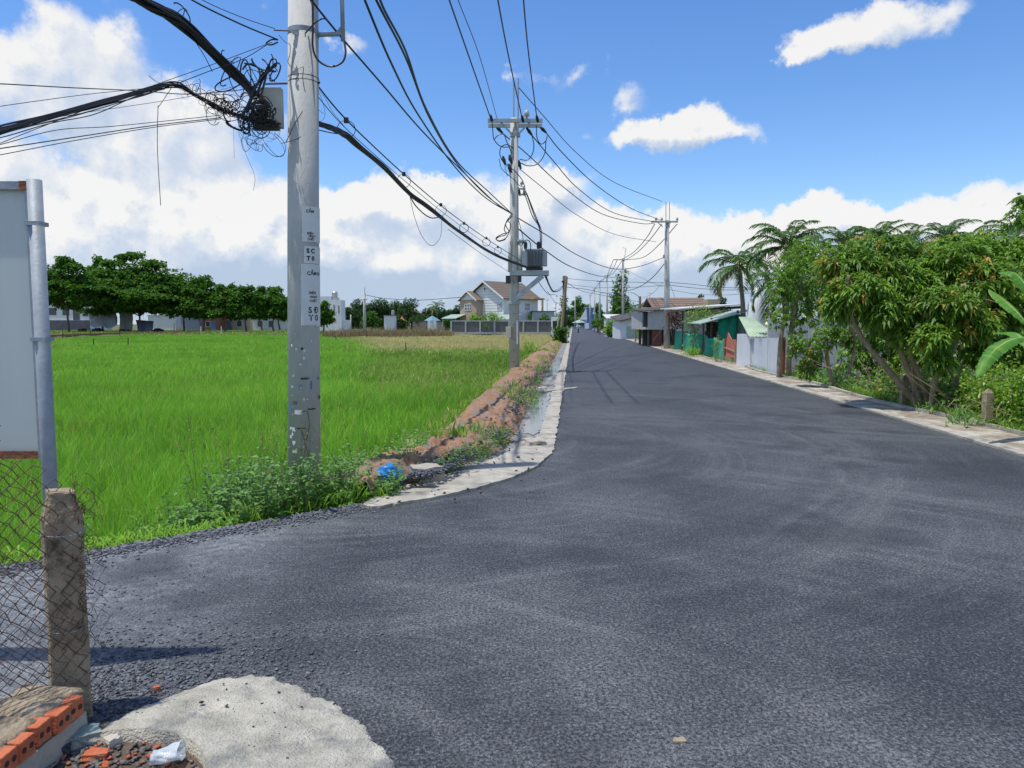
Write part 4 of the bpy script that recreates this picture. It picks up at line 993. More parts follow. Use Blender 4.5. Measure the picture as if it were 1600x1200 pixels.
# ================================================================ TREES
def tree(name, label, cat, base, blobs, seed, h0, r0, nros, nleaf, L, W, lm, bark='bark', group=None, trunk_pts=None, multi=None, **kw):
    rg = np.random.default_rng(seed); base = Vector(base); root = thing(name, label, cat, base, group)
    wb = [(base.x+b[0], base.y+b[1], base.z+b[2], *b[3:]) for b in blobs]
    if multi:
        for tp in multi:
            tp = [Vector(q) for q in tp[1:]] if False else tp
            near = sorted(wb, key=lambda b: (Vector(b[:3])-Vector(tp[-1])).length)[:3]
            obj('trunk', limbs(tp[0], near, 1, r0, rg, trunk_pts=tp[1:], n=8), M[bark], root, smooth=True)
    else: obj('trunk', limbs(base, wb, h0, r0, rg, trunk_pts=trunk_pts, n=8), M[bark], root, smooth=True)
    V, f, t = crown(rg, wb, nros, nleaf, L, W, **kw)
    npmesh('crown', V, f, L_[lm], t, parent=root); return root
def blobset(rg, cx, cz, rx, rz, n, r, ry=None, flat=.7):
    out = []
    for k in range(n):
        a = rg.uniform(0, 6.28); d = math.sqrt(rg.random())*.8; e = rg.uniform(-.75, .75)*math.sqrt(max(0, 1-d*d))
        q = r*rg.uniform(.7, 1.25); out.append((cx+math.cos(a)*d*rx, math.sin(a)*d*(ry or rx), cz+e*rz, q, q, q*flat))
    return out
# far left row: layered spreading trees, each with its own crown
def far_layered(label, u, ub, vtop, vbot, Y, halfw_px, seed, nl=7, group='trees in the row behind the paddy', lm='far'):
    rg = np.random.default_rng(seed); base = P(u, ub, Y); base.z = -.02
    top = P(u, vtop, Y).z; bot = P(u, vbot, Y).z; rw = halfw_px/F*Y; bl = []
    for k in range(nl):
        f = k/(nl-1); z = bot+(top-bot)*(.02+.93*f); ww = rw*(1-.70*f**1.8)*(.82+.18*min(1, f*3))
        m_ = max(3, int(7*(1-f*.7)))
        for j in range(m_):
            a = rg.uniform(0, 6.28); d = ww*rg.uniform(.25, .85); r = ww*rg.uniform(.34, .5)+.5; bl.append((math.cos(a)*d, math.sin(a)*d*.8, z-base.z+rg.normal(0, .3), r, r, max(.45, (top-bot)/nl*.62)))
    bl.append((0, 0, (top+bot)/2-base.z, rw*.72, rw*.6, (top-bot)*.44)); bl += [(sx*rw*.62, 0, (top*.42+bot*.58)-base.z, rw*.40, rw*.4, (top-bot)*.36) for sx in (-1, 1)]
    return tree('tree', label, 'tree', base, bl, seed, max(1.2, (bot-base.z)*1.05), .16+.008*(top-bot), int(600+rw*rw*110), 5, .62, .36, lm, 'bark_far', group, droop=.25, spread=1.5, upb=1.2, shell=(.5, 1.02), interior=.3, young=.006)
far_layered('huge wide dark tree behind the paddy, spreading over the grey tarps', 218, 520, 399, 485, 142, 88, 1, 9)
far_layered('broad tree next to the sign pipe at the left end of the row', 108, 522, 403, 474, 134, 46, 2, 8)
far_layered('low crown filling the gap between the two broadest trees of the row', 160, 520, 408, 470, 150, 36, 12, 6)
far_layered('pointed tree with layered branches just right of the huge dark tree', 318, 520, 430, 492, 140, 36, 3, 7)
far_layered('small rounded tree third from the right in the row left of the near pole', 352, 519, 450, 490, 138, 30, 4, 5)
far_layered('bright green layered tree second from the right in the row left of the near pole', 385, 519, 449, 492, 140, 30, 5, 5)
far_layered('rightmost tree of the row, its crown touching the near concrete pole', 428, 519, 455, 494, 142, 32, 6, 5)
far_layered('tree just behind the right shoulder of the huge dark tree', 288, 520, 438, 490, 155, 30, 7, 6)
far_layered('dark pointed tree rising behind the layered row near the concrete pole', 410, 519, 449, 485, 168, 14, 8, 5)
far_layered('dark conifer like tree peeping above the row right beside the near pole', 438, 519, 452, 490, 170, 12, 9, 5)
far_layered('tree top showing above the middle of the row behind the paddy', 362, 519, 447, 480, 170, 16, 10, 4)
far_layered('small umbrella shaped tree in front of the white tower house', 505, 516, 478, 500, 128, 15, 11, 3, group=None)

def far_round(label, u, vtop, Y, halfw_px, seed, vbase=None, lm='farblue', group='distant trees behind the reeds', hz=.5, name='tree', nz=None, L=.55):
    rg = np.random.default_rng(seed); base = P(u, 508, Y); base.z = -.1; top = P(u, vtop, Y).z; rw = halfw_px/F*Y*1.25; hh = top-base.z
    bl = blobset(rg, 0, hh*.50, rw*.9, hh*.42, 14, rw*.40, flat=.75); bl.append((rg.normal(0, .1)*rw, 0, hh*.80, rw*.5, rw*.5, hh*.18))
    return tree(name, label, 'tree', base, bl, seed, hh*.3, .22, int(min(3200, nz or (300+rw*hh*30))), 5, L, L*.55, lm, 'bark_far', group, droop=.35, spread=1.5, young=.01)
for k, (u, vt, Y, hw, lb) in enumerate([
    (545, 478, 190, 16, 'dark bush like tree just right of the white tower house'),
    (562, 466, 215, 20, 'dark distant tree behind the thin pole in the field'),
    (597, 465, 220, 24, 'distant tree with a pale open crown right of the thin field pole'),
    (618, 468, 230, 16, 'distant tree above the small white hut'),
    (643, 464, 215, 24, 'tallest rounded tree in the distant group above the orange roof'),
    (580, 485, 180, 14, 'light green bush left of the small white hut'),
    (672, 480, 235, 17, 'distant low tree between the orange and the teal roof'),
    (688, 478, 240, 14, 'distant tree directly above the teal roof'),
    (700, 484, 225, 14, 'low distant tree right of the teal roof'),
    (716, 475, 200, 14, 'distant tree touching the left edge of the gabled house'),
    (730, 478, 210, 12, 'distant tree partly behind the gabled house'),
    (697, 492, 150, 10, 'round light green bush at the left end of the grey panel fence'),
    (655, 492, 170, 14, 'dark green bush below the distant group beside the orange roof'),
    (530, 486, 200, 12, 'distant bush half hidden behind the white tower house'),
    (605, 484, 245, 34, 'wide low tree closing the gap behind the small white hut'), (665, 486, 250, 34, 'wide low tree closing the gap behind the orange roof'), (705, 489, 255, 30, 'wide low tree just left of the gabled house'), (548, 489, 250, 24, 'wide low tree at the left end of the distant group'),
    (625, 498, 165, 10, 'low bush right of the small white hut')]):
    far_round(lb, u, vt, Y, hw, 100+k, lm='farblue' if k not in (5, 11, 14) else 'far', L=.5 if k != 11 else .3)
for k, (u, vt, Y, hw, lb, g) in enumerate([
    (904, 460, 300, 10, 'tall round dark tree above the far end of the road', 1), (918, 474, 290, 9, 'round green tree at the far end of the road, right of the tall one', 1), (890, 478, 280, 10, 'dark tree behind the leaning wooden poles', 1),
    (934, 472, 250, 10, 'green tree behind the thin poles near the end of the road', 1), (1095, 458, 190, 9, 'small round dark tree top above the brown tiled roof', 0), (1128, 462, 180, 12, 'dark tree top left of the first palm behind the roofs', 0),
    (1062, 470, 200, 14, 'low dark tree top behind the right hand pole', 0), (1020, 478, 170, 12, 'dark tree behind the corrugated shed', 0), (850, 490, 128, 9, 'bright green bush behind the right end of the panel fence', 0),
    (876, 488, 310, 16, 'low dark tree behind the pale arched gate wall', 1), (940, 486, 270, 20, 'low wide tree behind the blue house', 1), (912, 490, 320, 22, 'low wide tree directly behind the far shop front', 1), (985, 480, 180, 26, 'wide dark tree behind the low white sheds', 0),
    (934, 492, 140, 7, 'light green roadside bush in front of the blue building', 0), (980, 486, 150, 12, 'leafy tree behind the low white sheds', 0), (862, 496, 200, 8, 'dark low trees left of the leaning poles', 0)]):
    far_round(lb, u, vt, Y, hw, 150+k, lm='far' if k not in (4, 5, 6) else 'farblue', group=None, L=.5 if Y > 150 else .32)
# dark casuarina like tree by the road
rg = np.random.default_rng(77); b0 = P(960, 521, 118); b0.z = -.1; bl = []
for k in range(16):
    f = k/15; r = (1.9-1.3*f)*rg.uniform(.8, 1.2); bl.append((rg.normal(0, .7)*(1-f)+1.0*f+(.8 if k % 2 else -.5)*(1-f*.6), rg.normal(0, .6), 1.8+8.0*f, r, r, r*.55))
tree('tree', 'tall dark feathery tree rising behind the roadside poles on the right', 'tree', b0, bl, 77, 2.5, .22, 1500, 5, .42, .16, 'far', 'bark_far', droop=.2, spread=1.2)
for k, (u, v, Y, hw, vt, lb) in enumerate([(958, 527, 92, 13, 499, 'light green bush at the foot of the roadside poles on the right'), (1008, 531, 70, 8, 505, 'scraggly bush in front of the low white sheds'), (768, 503, 124, 20, 484, 'green leafy bush in front of the gabled house'), (744, 503, 124, 14, 488, 'smaller bush left of the leafy one before the gabled house')]):
    far_round(lb, u, vt, Y, hw, 180+k, lm='mangobright' if k != 1 else 'wild', group=None, L=.30, nz=420)
def spiky(label, u, v, Y, h, r, seed, n=160, L=.9, W=.07, lm='palm', name='leafy_plant', cat='plant', z0=None):
    rg = np.random.default_rng(seed); b = P(u, v, Y); 
    if z0 is not None: b.z = z0
    a = rg.uniform(0, 6.28, n); A = nrm(np.stack([np.cos(a), np.sin(a), rg.uniform(.5, 3, n)], 1)); pts = np.stack([b.x+rg.normal(0, r*.4, n), b.y+rg.normal(0, r*.4, n), b.z+rg.uniform(0, h*.62, n)], 1)
    V, f, t = leafmesh(pts, A, L*rg.uniform(.6, 1.1, n), W, .8, rg, np.clip(.55+rg.normal(0, .25, n), 0, 1), .1)
    return tag(npmesh(name, V, f, L_[lm], t), label, cat)
spiky('tall clump of cane leaved plants at the foot of the leaning wooden poles', 875, 534, 63, 2.0, .62, 1, 520, 1.0, .12, z0=-.1)
spiky('tuft of tall grass behind the transformer pole on the bank', 828, 556, 40, 1.0, .4, 2, 120, .7, .05, 'wild')
spiky('dark cypress like shrub in front of the gabled house side', 826, 500, 126, 1.4, .4, 3, 70, .7, .14, 'far')
spiky('thin brown reed clump in the pale rice by the near pole', 522, 525, 105, 1.6, .8, 4, 160, .6, .06, 'reed', z0=-.5)

# ---- right side: fruit trees, palms, banana
def mango(label, base_px, Y, blobs_px, seed, trunks_px, r0, nros, nleaf=11, L=.19, W=.045, lm='mango', young=.03, name='mango_tree', droop=.75, depth=1.0, cat='tree', z0=-.15, dY=0):
    """trunks_px: list of pixel polylines; blobs_px: (u,v,half width px,half height px,depth offset)"""
    base = P(*base_px, Y); base.z = z0
    bl = []
    for (u, v, hw, hh, dy) in blobs_px:
        c = P(u, v, Y+dy); s = (Y+dy)/F; bl.append((c.x-base.x, c.y-base.y, c.z-base.z, hw*s, hw*s*depth, hh*s))
    multi = []
    for tp in trunks_px:
        q = [P(u, v, Y+(t[0] if t else 0)) for u, v, *t in tp]; q[0].z = z0; multi.append(q)
    return tree(name, label, 'tree', base, bl, seed, 1, r0, nros, nleaf, L, W, lm, 'bark', multi=multi, droop=droop, spread=1.45, young=young, interior=.35, shell=(.6, 1.05))
mango('bushy small leaved tree with a pale trunk beside the grey sheet gate', (1230, 600), 22.5, [(1238, 420, 34, 26, 0), (1262, 395, 36, 26, .5), (1225, 455, 30, 26, 0), (1262, 455, 36, 34, .3), (1215, 495, 20, 18, -.3), (1250, 500, 30, 22, 0), (1285, 430, 26, 34, .6), (1282, 480, 26, 24, .4)],
      1, [[(1217, 588), (1220, 530), (1232, 480)], [(1232, 596), (1234, 540), (1240, 490), (1255, 440)]], .085, 1500, 8, .10, .05, 'mangobright', .02, 'bushy_tree', .4)
mango('thin trunked dark leaved tree in front of the white sheet wall', (1305, 604), 19.0, [(1300, 520, 26, 24, 0), (1275, 545, 20, 20, -.2), (1262, 578, 16, 14, 0), (1318, 480, 30, 28, .5), (1300, 440, 34, 34, .6), (1330, 530, 20, 20, .5), (1245, 540, 16, 22, .3)],
      2, [[(1305, 606), (1292, 555), (1294, 505), (1300, 460)], [(1318, 600, .3), (1335, 545, .3), (1330, 500, .3)]], .06, 800, 8, .13, .05, 'mango', .03, 'thin_tree', .5)
mango('large mango tree with long bare limbs leaning left over the verge', (1448, 652), 14.2,
      [(1330, 416, 46, 30, .6), (1375, 391, 50, 23, 1.2), (1345, 456, 44, 32, 0), (1395, 436, 44, 32, .3), (1430, 406, 44, 25, 1.2), (1385, 486, 40, 23, -.2), (1440, 456, 40, 32, 0), (1310, 476, 24, 23, .3), (1420, 521, 26, 18, -.3)],
      3, [[(1450, 655), (1385, 575), (1345, 525), (1325, 470), (1325, 430)], [(1446, 655), (1412, 560), (1385, 505), (1380, 450)], [(1455, 656), (1440, 600), (1420, 540), (1432, 480)]], .065, 1900, 11, .20, .046, 'mango', .05)
mango('mango tree with orange young leaves right of the leaning one', (1455, 628), 13.6,
      [(1490, 416, 50, 36, .8), (1530, 446, 44, 32, .4), (1480, 476, 44, 27, 0), (1455, 526, 30, 18, -.2), (1560, 436, 46, 32, 1.0), (1520, 506, 38, 23, 0), (1572, 486, 38, 30, .4), (1590, 546, 36, 23, .2), (1470, 566, 22, 14, -.3), (1540, 551, 30, 16, .1)],
      4, [[(1455, 630), (1462, 590), (1488, 550), (1500, 500), (1500, 450)], [(1478, 640, .4), (1500, 580, .4), (1540, 520, .4)]], .06, 2300, 11, .19, .045, 'mango', .07)
mango('tall dense mango tree at the back right, its crown the highest of the grove', (1540, 600), 18.5,
      [(1500, 391, 46, 23, 0), (1540, 388, 44, 23, .5), (1460, 416, 36, 23, .3), (1575, 411, 44, 27, .3), (1600, 436, 40, 36, .2), (1545, 436, 50, 32, .6), (1620, 396, 44, 27, 0), (1640, 456, 50, 45, 0), (1690, 436, 60, 45, 0)],
      5, [[(1540, 610), (1535, 520), (1530, 440)]], .12, 2600, 10, .19, .06, 'mangobright', .04)
mango('leafy branch of a tree hanging into the upper right corner', (1790, 640), 12.0, [(1600, 345, 24, 12, 0), (1606, 315, 22, 12, .2), (1640, 330, 40, 30, 0), (1720, 330, 70, 50, 0), (1780, 380, 70, 60, 0), (1592, 332, 14, 8, 0)],
      6, [[(1790, 640), (1780, 480), (1740, 380), (1650, 335)]], .09, 700, 9, .13, .045, 'mango', .02, 'tree')
mango('dense bushes behind the mango trunks', (1400, 600), 21.0, [(1370, 520, 34, 34, 0), (1340, 560, 28, 30, 0), (1395, 580, 34, 26, -.5), (1475, 585, 34, 26, -.5), (1350, 470, 34, 34, 0), (1440, 545, 36, 36, -1), (1410, 540, 34, 34, 0), (1450, 500, 40, 40, 1), (1500, 540, 40, 36, .5), (1560, 540, 50, 44, 0), (1620, 540, 50, 50, 0)],
      7, [[(1400, 600), (1400, 550), (1405, 520)], [(1500, 610), (1505, 560), (1500, 530)]], .05, 2100, 9, .18, .055, 'mangobright', .02, 'bushes', cat='bushes')
# undergrowth along the verge
def undergrowth():
    rg = np.random.default_rng(55)
    spec = [('low dark leafy undergrowth below the mango trunks', [(u, rg.uniform(.0, .42)) for u in rg.uniform(1335, 1530, 150)], 11.8, 18.0, 'mango', .14, .05),
            ('yellow green bush spilling over the lower right verge behind the square post', [(u, rg.uniform(.0, .85)) for u in rg.uniform(1515, 1720, 300)], 9.9, 13.2, 'mangobright', .10, .048),
            ('scrubby plants by the trunks next to the grey gate', [(u, rg.uniform(.0, .30)) for u in rg.uniform(1225, 1340, 70)], 18.0, 24.0, 'weed', .12, .05)]
    for lb, pts, ya, yb, lm, L, W in spec:
        LV = []
        for u, z in pts:
            # stand on the ground just outside the verge
            y = rg.uniform(ya, yb); x = (u-800)/F*y
            if x < XR(y)+1.25: x = XR(y)+1.25+rg.random()*.6; 
            n = 46; c = np.array([[x, y, -.1+z]]); pp_ = c+rg.normal(0, .16, (n, 3)); pp_[:, 2] = np.maximum(pp_[:, 2], -.12); A = nrm(rg.normal(0, 1, (n, 3))+np.array([[0, -.2, .5]]))
            t0 = rg.uniform(.25, .8); LV.append(leafmesh(pp_, A, L*rg.uniform(.6, 1.2, n), W, .5, rg, np.clip(np.where(rg.random(n) < .06, 1.15, t0+rg.normal(0, .15, n)), 0, 1.15)))
        V, f, t = joinl(LV); tag(npmesh('undergrowth', V, f, L_[lm], t), lb, 'undergrowth', kind='stuff')
    mb = MB()        # dead sticks and stems in the undergrowth
    for k in range(90):
        y = rg.uniform(11, 20); u = rg.uniform(1340, 1600); x = max((u-800)/F*y, XR(y)+1.2); b = Vector((x, y, -.15)); mb.tube(spline([b, b+Vector((rg.normal(0, .2), rg.normal(0, .2), rg.uniform(.1, .5))), b+Vector((rg.normal(0, .6), rg.normal(0, .4), rg.uniform(.2, 1.1)))], 4), [.012]*5+[.006]*4, 4)
    tag(obj('dead_branches', mb, M['bark']), 'tangle of dry stems under the mango trees', 'dead branches', kind='stuff')
undergrowth()
spiky('long bladed grass clump left of the square concrete post', 1502, 668, 11.8, .25, .30, 12, 46, .75, .035, 'weed', z0=-.12)
spiky('narrow leaved plant clump among the roots of the mango trees', 1468, 640, 13.2, .4, .3, 13, 60, .6, .03, 'weed', z0=-.12)
spiky('upright green grass clump between the mango trunks', 1478, 575, 15.5, .6, .25, 14, 60, .6, .04, 'weed', z0=-.1)

def palm(label, u, v, Y, Lf, nf, seed, ub=None, r=.11, name='coconut_palm', drop=1.0, lm='palm'):
    rg = np.random.default_rng(seed); c = P(u, v, Y); base = P(ub or u, 560, Y); base.z = -.2
    root = thing(name, label, 'palm', base)
    q = spline([base, base.lerp(c, .5)+Vector((.15, 0, 0)), c], 8); N = len(q)
    obj('trunk', MB().tube(q, [r*(1.35-.5*min(1, i/(N-1)*1.4)) for i in range(N)], 10), M['palmbark'], root, smooth=True)
    LV = []; mb = MB()
    for k in range(nf):
        a = k*2.39996+rg.normal(0, .12); el = R(78-78*(k/nf)*1.35*drop+rg.normal(0, 5)); L = Lf*rg.uniform(.85, 1.1)*(1-.15*(k < 3)); n = 26
        pts = []; p = np.array(tuple(c)); e = el
        for j in range(n+1):
            pts.append(p.copy()); d = np.array([math.cos(a)*math.cos(e), math.sin(a)*math.cos(e), math.sin(e)]); p = p+d*L/n; e -= (1.55/n)*(.35+1.35*j/n)*(.7+.4*drop)
        pts = np.array(pts); mb.tube([Vector(p_) for p_ in pts[::3]], [.028*(1-.8*i/(len(pts[::3])-1)) for i in range(len(pts[::3]))], 4)
        side = np.array([-math.sin(a), math.cos(a), 0]); js = np.arange(3, n); tg = nrm(pts[js+1]-pts[js-1])
        for sg_ in (-1, 1):
            for rep_ in (0, .5):
                P0 = pts[js]*(1-rep_)+pts[js+1]*rep_; f = js/n; ll = L*.36*np.sin(np.pi*(.12+.83*f))**.7*rg.uniform(.85, 1.1, len(js))
                A = nrm(tg*.75+sg_*side[None]*.85+np.array([[0, 0, .12]])+rg.normal(0, .06, (len(js), 3)))
                dry = 1.15 if (k > nf*.88) else None
                t = np.full(len(js), dry) if dry else np.clip(.5+rg.normal(0, .12, len(js))+.2*(1-k/nf), 0, 1)
                LV.append(leafmesh(P0, A, ll, np.full(len(js), .044*Lf/1.6), .75, rg, t, .1))
    V, f, t = joinl(LV); npmesh('frond_leaf', V, f, L_[lm], t, parent=root); obj('frond_stem', mb, mat('frond_stem', (.20, .22, .06), (.28, .28, .09), 4), root)
    return root
palm('coconut palm standing alone at the left end of the grove', 1155, 416, 36, 1.95, 18, 1, 1158, .12)
palm('palm with upright fronds behind the left part of the grove', 1232, 386, 30, 1.9, 20, 2, 1236, .12, drop=.8)
palm('palm with drooping fronds over the green roof beside the white tower', 1222, 440, 26, 1.5, 15, 9, 1226, .12, drop=1.25)
palm('palm crown peeping over the mango trees, left of the middle one', 1318, 386, 30, 1.6, 13, 3, 1320, .12, drop=.7)
palm('palm crown in the middle of the skyline above the mango trees', 1372, 382, 30, 1.5, 13, 4, drop=.5)
palm('palm crown above the centre of the grove skyline', 1420, 388, 32, 1.8, 14, 5, drop=.85)
palm('palm crown close to the highest mango crown', 1478, 376, 34, 1.6, 13, 6, drop=.6)
palm('rightmost palm behind the mango trees', 1588, 372, 30, 2.0, 16, 7)
palm('short palm with dry hanging fronds left of the bushy tree', 1262, 420, 34, 1.5, 14, 8)
palm('low broad palm behind the roadside poles', 994, 490, 115, 3.6, 15, 10, r=.2)
palm('distant palm above the teal roof', 682, 480, 225, 3.6, 13, 11, r=.2)

def banana():
    Y = 10.6; base = P(1640, 640, Y); base.z = -.15; root = thing('banana_plant', 'banana plant with big arching leaves at the right edge', 'banana plant', base)
    c = P(1640, 560, Y); obj('stem', MB().tube(spline([base, base.lerp(c, .5), c], 4), [.10, .10, .095, .09, .085, .08, .08, .07, .06], 10), mat('banana_stem', (.18, .22, .07), (.30, .30, .12), 5), root, smooth=True)
    rg = np.random.default_rng(3)
    for (pts, w_) in [([(1640, 560, 0), (1600, 528, -.2), (1556, 545, -.5), (1526, 590, -.8)], .115), ([(1640, 560, 0), (1600, 500, 0), (1570, 470, .2), (1545, 452, .4)], .115), ([(1640, 560, 0), (1620, 480, 0), (1590, 430, .2), (1560, 425, .4)], .115),
                     ([(1640, 560, 0), (1610, 540, .4), (1585, 520, .8), (1555, 520, 1.2)], .115), ([(1640, 560, 0), (1680, 500, 0), (1720, 480, 0), (1760, 520, 0)], .115), ([(1640, 560, 0), (1650, 480, .4), (1655, 420, .8), (1640, 380, 1)], .115)]:
        q = spline([P(u, v, Y+dy) for u, v, dy in pts], 22); N = len(q); V = []; S = None
        for i, p in enumerate(q):
            t = (q[min(i+1, N-1)]-q[max(0, i-1)]).normalized(); s = t.cross(Vector((0, -.45, 1))).normalized(); n = s.cross(t); f = i/(N-1)
            ww = w_*max(0, math.sin(math.pi*min(1, max(0, (f-.22)/.78))))**.55 if f > .22 else .012
            rr = rg.uniform(.78, 1.08)
            V += [p+s*ww*rr-n*ww*.35, p+s*ww*.5-n*ww*.06, p, p-s*ww*.5-n*ww*.06, p-s*ww*rr-n*ww*.35]
        Fc = [(i*5+k, i*5+k+1, i*5+6+k, i*5+5+k) for i in range(N-1) for k in range(4)]
        V = np.array([tuple(v) for v in V]); npmesh('leaf', V, np.array(Fc), L_['banana'], np.repeat(np.clip(rg.uniform(.4, .8)+rg.normal(0, .22, N), 0, 1), 5)+np.tile([-.1, 0, .35, 0, -.1], N), parent=root, smooth=False)
        obj('midrib', MB().tube([p-Vector((0, 0, .006)) for p in q], [.014*(1-.8*i/(N-1)) for i in range(N)], 5), mat('midrib', (.30, .42, .14), (.36, .48, .18)), root)
banana()
# ================================================================ BUILDINGS
def vert(mb, pts_px, Y, t, back=(0, 1, 0)):     # upright flat wall piece of thickness t from pixel outline at depth Y
    mb.slab([P(u, v, Y) for u, v in pts_px], Vector(back)*t); return mb
def zg(v, Y): return P(800, v, Y).z
# gabled villa
def villa():
    Y = 133; c = P(757, 500, Y); th = R(-42); Wg, Ln = 9.0, 9.4; ze = P(0, 465, Y).z; zr = P(0, 440, Y).z
    root = thing('gabled_house', 'two storey white gabled villa with a brown tiled roof behind the panel fence', 'house', (c.x+.1, c.y, 0), rz=th)
    L = lambda mb, n, m, p=root, **k: obj(n, mb, m, p, local=True, **k)
    w2 = Wg/2; mb = MB()
    mb.slab([(-w2, 0, 0), (w2, 0, 0), (w2, 0, ze), (0, 0, zr-.25), (-w2, 0, ze)], (0, Ln, 0)); L(mb, 'wall', M['white'])
    sid = MB()
    for k in range(13): z = 2.9+k*.5; hw = w2 if z < ze else w2*(1-(z-ze)/(zr-ze)); (sid.box((0, -.015, z), (2*hw-.2, .03, .05)) if hw > .3 else None)
    L(sid, 'siding_line', mat('siding_shadow_joint', (.42, .42, .41)))
    rf = MB(); ov = .55
    for s in (1, -1):
        e = Vector((s*(w2+ov), 0, ze-ov*(zr-ze)/w2)); r_ = Vector((0, 0, zr)); n = Vector((0, 0, .16))
        rf.slab([(e.x, -.6, e.z), (e.x, Ln+.6, e.z), (0, Ln+.6, zr), (0, -.6, zr)], n)
    tl = MB()
    o = L(rf, 'roof', M['roofbrown'])
    for k in range(1, 10):
        f = k/10; x = (w2+ov)*f; z = zr-(zr-ze)*x/w2+.17; tl.box((x, Ln/2, z), (.05, Ln+1.2, .05))
    L(tl, 'tile_course', M['roofbrown'], o)
    tr = MB()
    for s in (1, -1): tr.slab([(s*(w2+ov), -.66, ze-ov*(zr-ze)/w2-.12), (0, -.66, zr-.12), (0, -.66, zr+.18), (s*(w2+ov), -.66, ze-ov*(zr-ze)/w2+.18)], (0, .05, 0))
    L(tr, 'bargeboard', M['white'], o)
    L(MB().lathe((0, -.02, zr-1.3), [(.34, 0), (.34, .06), (.24, .07), (.24, .02)], 20, ax=(0, -1, 0)), 'round_window', M['white'])
    L(MB().lathe((0, -.05, zr-1.3), [(.23, 0), (.23, .03)], 20, ax=(0, -1, 0)), 'round_pane', M['roofbrown'])
    # projecting beige bay with its own gable
    bx0, bx1, by = -w2-.3, -w2+3.9, -1.6; bc = (bx0+bx1)/2; bz = ze-.35; bzr = bz+1.45
    L(MB().slab([(bx0, by, 0), (bx1, by, 0), (bx1, by, bz), (bx0, by, bz)], (0, 1.62, 0)), 'bay', M['beige'])
    L(MB().slab([(bx0, by+.01, bz), (bx1, by+.01, bz), (bc, by+.01, bzr-.1)], (0, 1.6, 0)), 'bay_gable', M['white'])
    b2 = MB(); hw = (bx1-bx0)/2+.4
    for s in (1, -1): b2.slab([(bc+s*hw, by-.4, bz-.25), (bc+s*hw, 1.0, bz-.25), (bc, 1.0, bzr), (bc, by-.4, bzr)], (0, 0, .12))
    L(b2, 'bay_roof', M['roofbrown'])
    b3 = MB()
    for s in (1, -1): b3.slab([(bc+s*hw, by-.46, bz-.36), (bc, by-.46, bzr-.1), (bc, by-.46, bzr+.15), (bc+s*hw, by-.46, bz-.12)], (0, .05, 0))
    L(b3, 'bargeboard', M['white'])
    L(MB().lathe((bc, by-.0, bz+.55), [(.26, 0), (.26, .05), (.18, .06), (.18, .02)], 16, ax=(0, -1, 0)), 'round_window', M['white'])
    def window(x, y, z, w_, h_, nrm_='y'):
        f = MB(); p = MB()
        n = 4
        if nrm_ == 'y':
            p.box((x, y-.01, z), (w_, .04, h_))
            for k in range(n+1): f.box((x-w_/2+w_*k/n, y-.05, z), (.09, .06, h_+.1))
            for zz in (-.5, .0, .5): f.box((x, y-.055, z+zz*h_), (w_+.1, .05, .09))
        else:
            p.box((x+.01, y, z), (.04, w_, h_))
            for k in range(n+1): f.box((x+.05, y-w_/2+w_*k/n, z), (.06, .09, h_+.1))
            for zz in (-.5, .0, .5): f.box((x+.055, y, z+zz*h_), (.05, w_+.1, .09))
        o = L(f, 'window', M['white']); L(p, 'pane', M['glass'], o)
    window(bc, by, ze-1.7, 1.7, 1.1); window(w2-.9, 0, ze-1.7, 1.1, 1.2)
    window(w2, 2.0, ze-1.6, 1.3, 1.2, 'x'); window(w2, 6.4, ze-1.6, 1.3, 1.2, 'x'); window(w2, 2.0, 1.6, 1.3, 1.3, 'x')
    L(MB().box((w2+.75, Ln-1.2, 3.1), (1.5, 2.6, .18)), 'balcony', M['yellow'])
    L(MB().tube([(w2+1.35, Ln-.2, 0), (w2+1.35, Ln-.2, ze-.2)], .14, 10), 'column', M['yellow'])
    L(MB().box((w2+.6, Ln-1.2, ze-.15), (1.7, 3.0, .22)), 'eave_beam', M['yellow'])
    aw = MB(); aw.slab([(-w2-2.6, -4.2, 2.55), (-w2+1.2, -4.2, 2.55), (-w2+1.2, -1.6, 3.3), (-w2-2.6, -1.6, 3.3)], (0, 0, .08)); L(aw, 'awning', M['tin_green'])
    aw = MB(); aw.slab([(w2-2.6, -2.8, 2.35), (w2+4.2, -2.8, 2.35), (w2+4.2, -.02, 3.2), (w2-2.6, -.02, 3.2)], (0, 0, .08)); L(aw, 'awning', M['tin_green'])
    for x in (-w2-2.4, -w2+1.0, w2-2.4, w2+4.0): L(MB().tube([(x, -2.7 if x > 0 else -4.0, 0), (x, -2.7 if x > 0 else -4.0, 2.5)], .06, 8), 'awning_post', M['galv_far'])
villa()
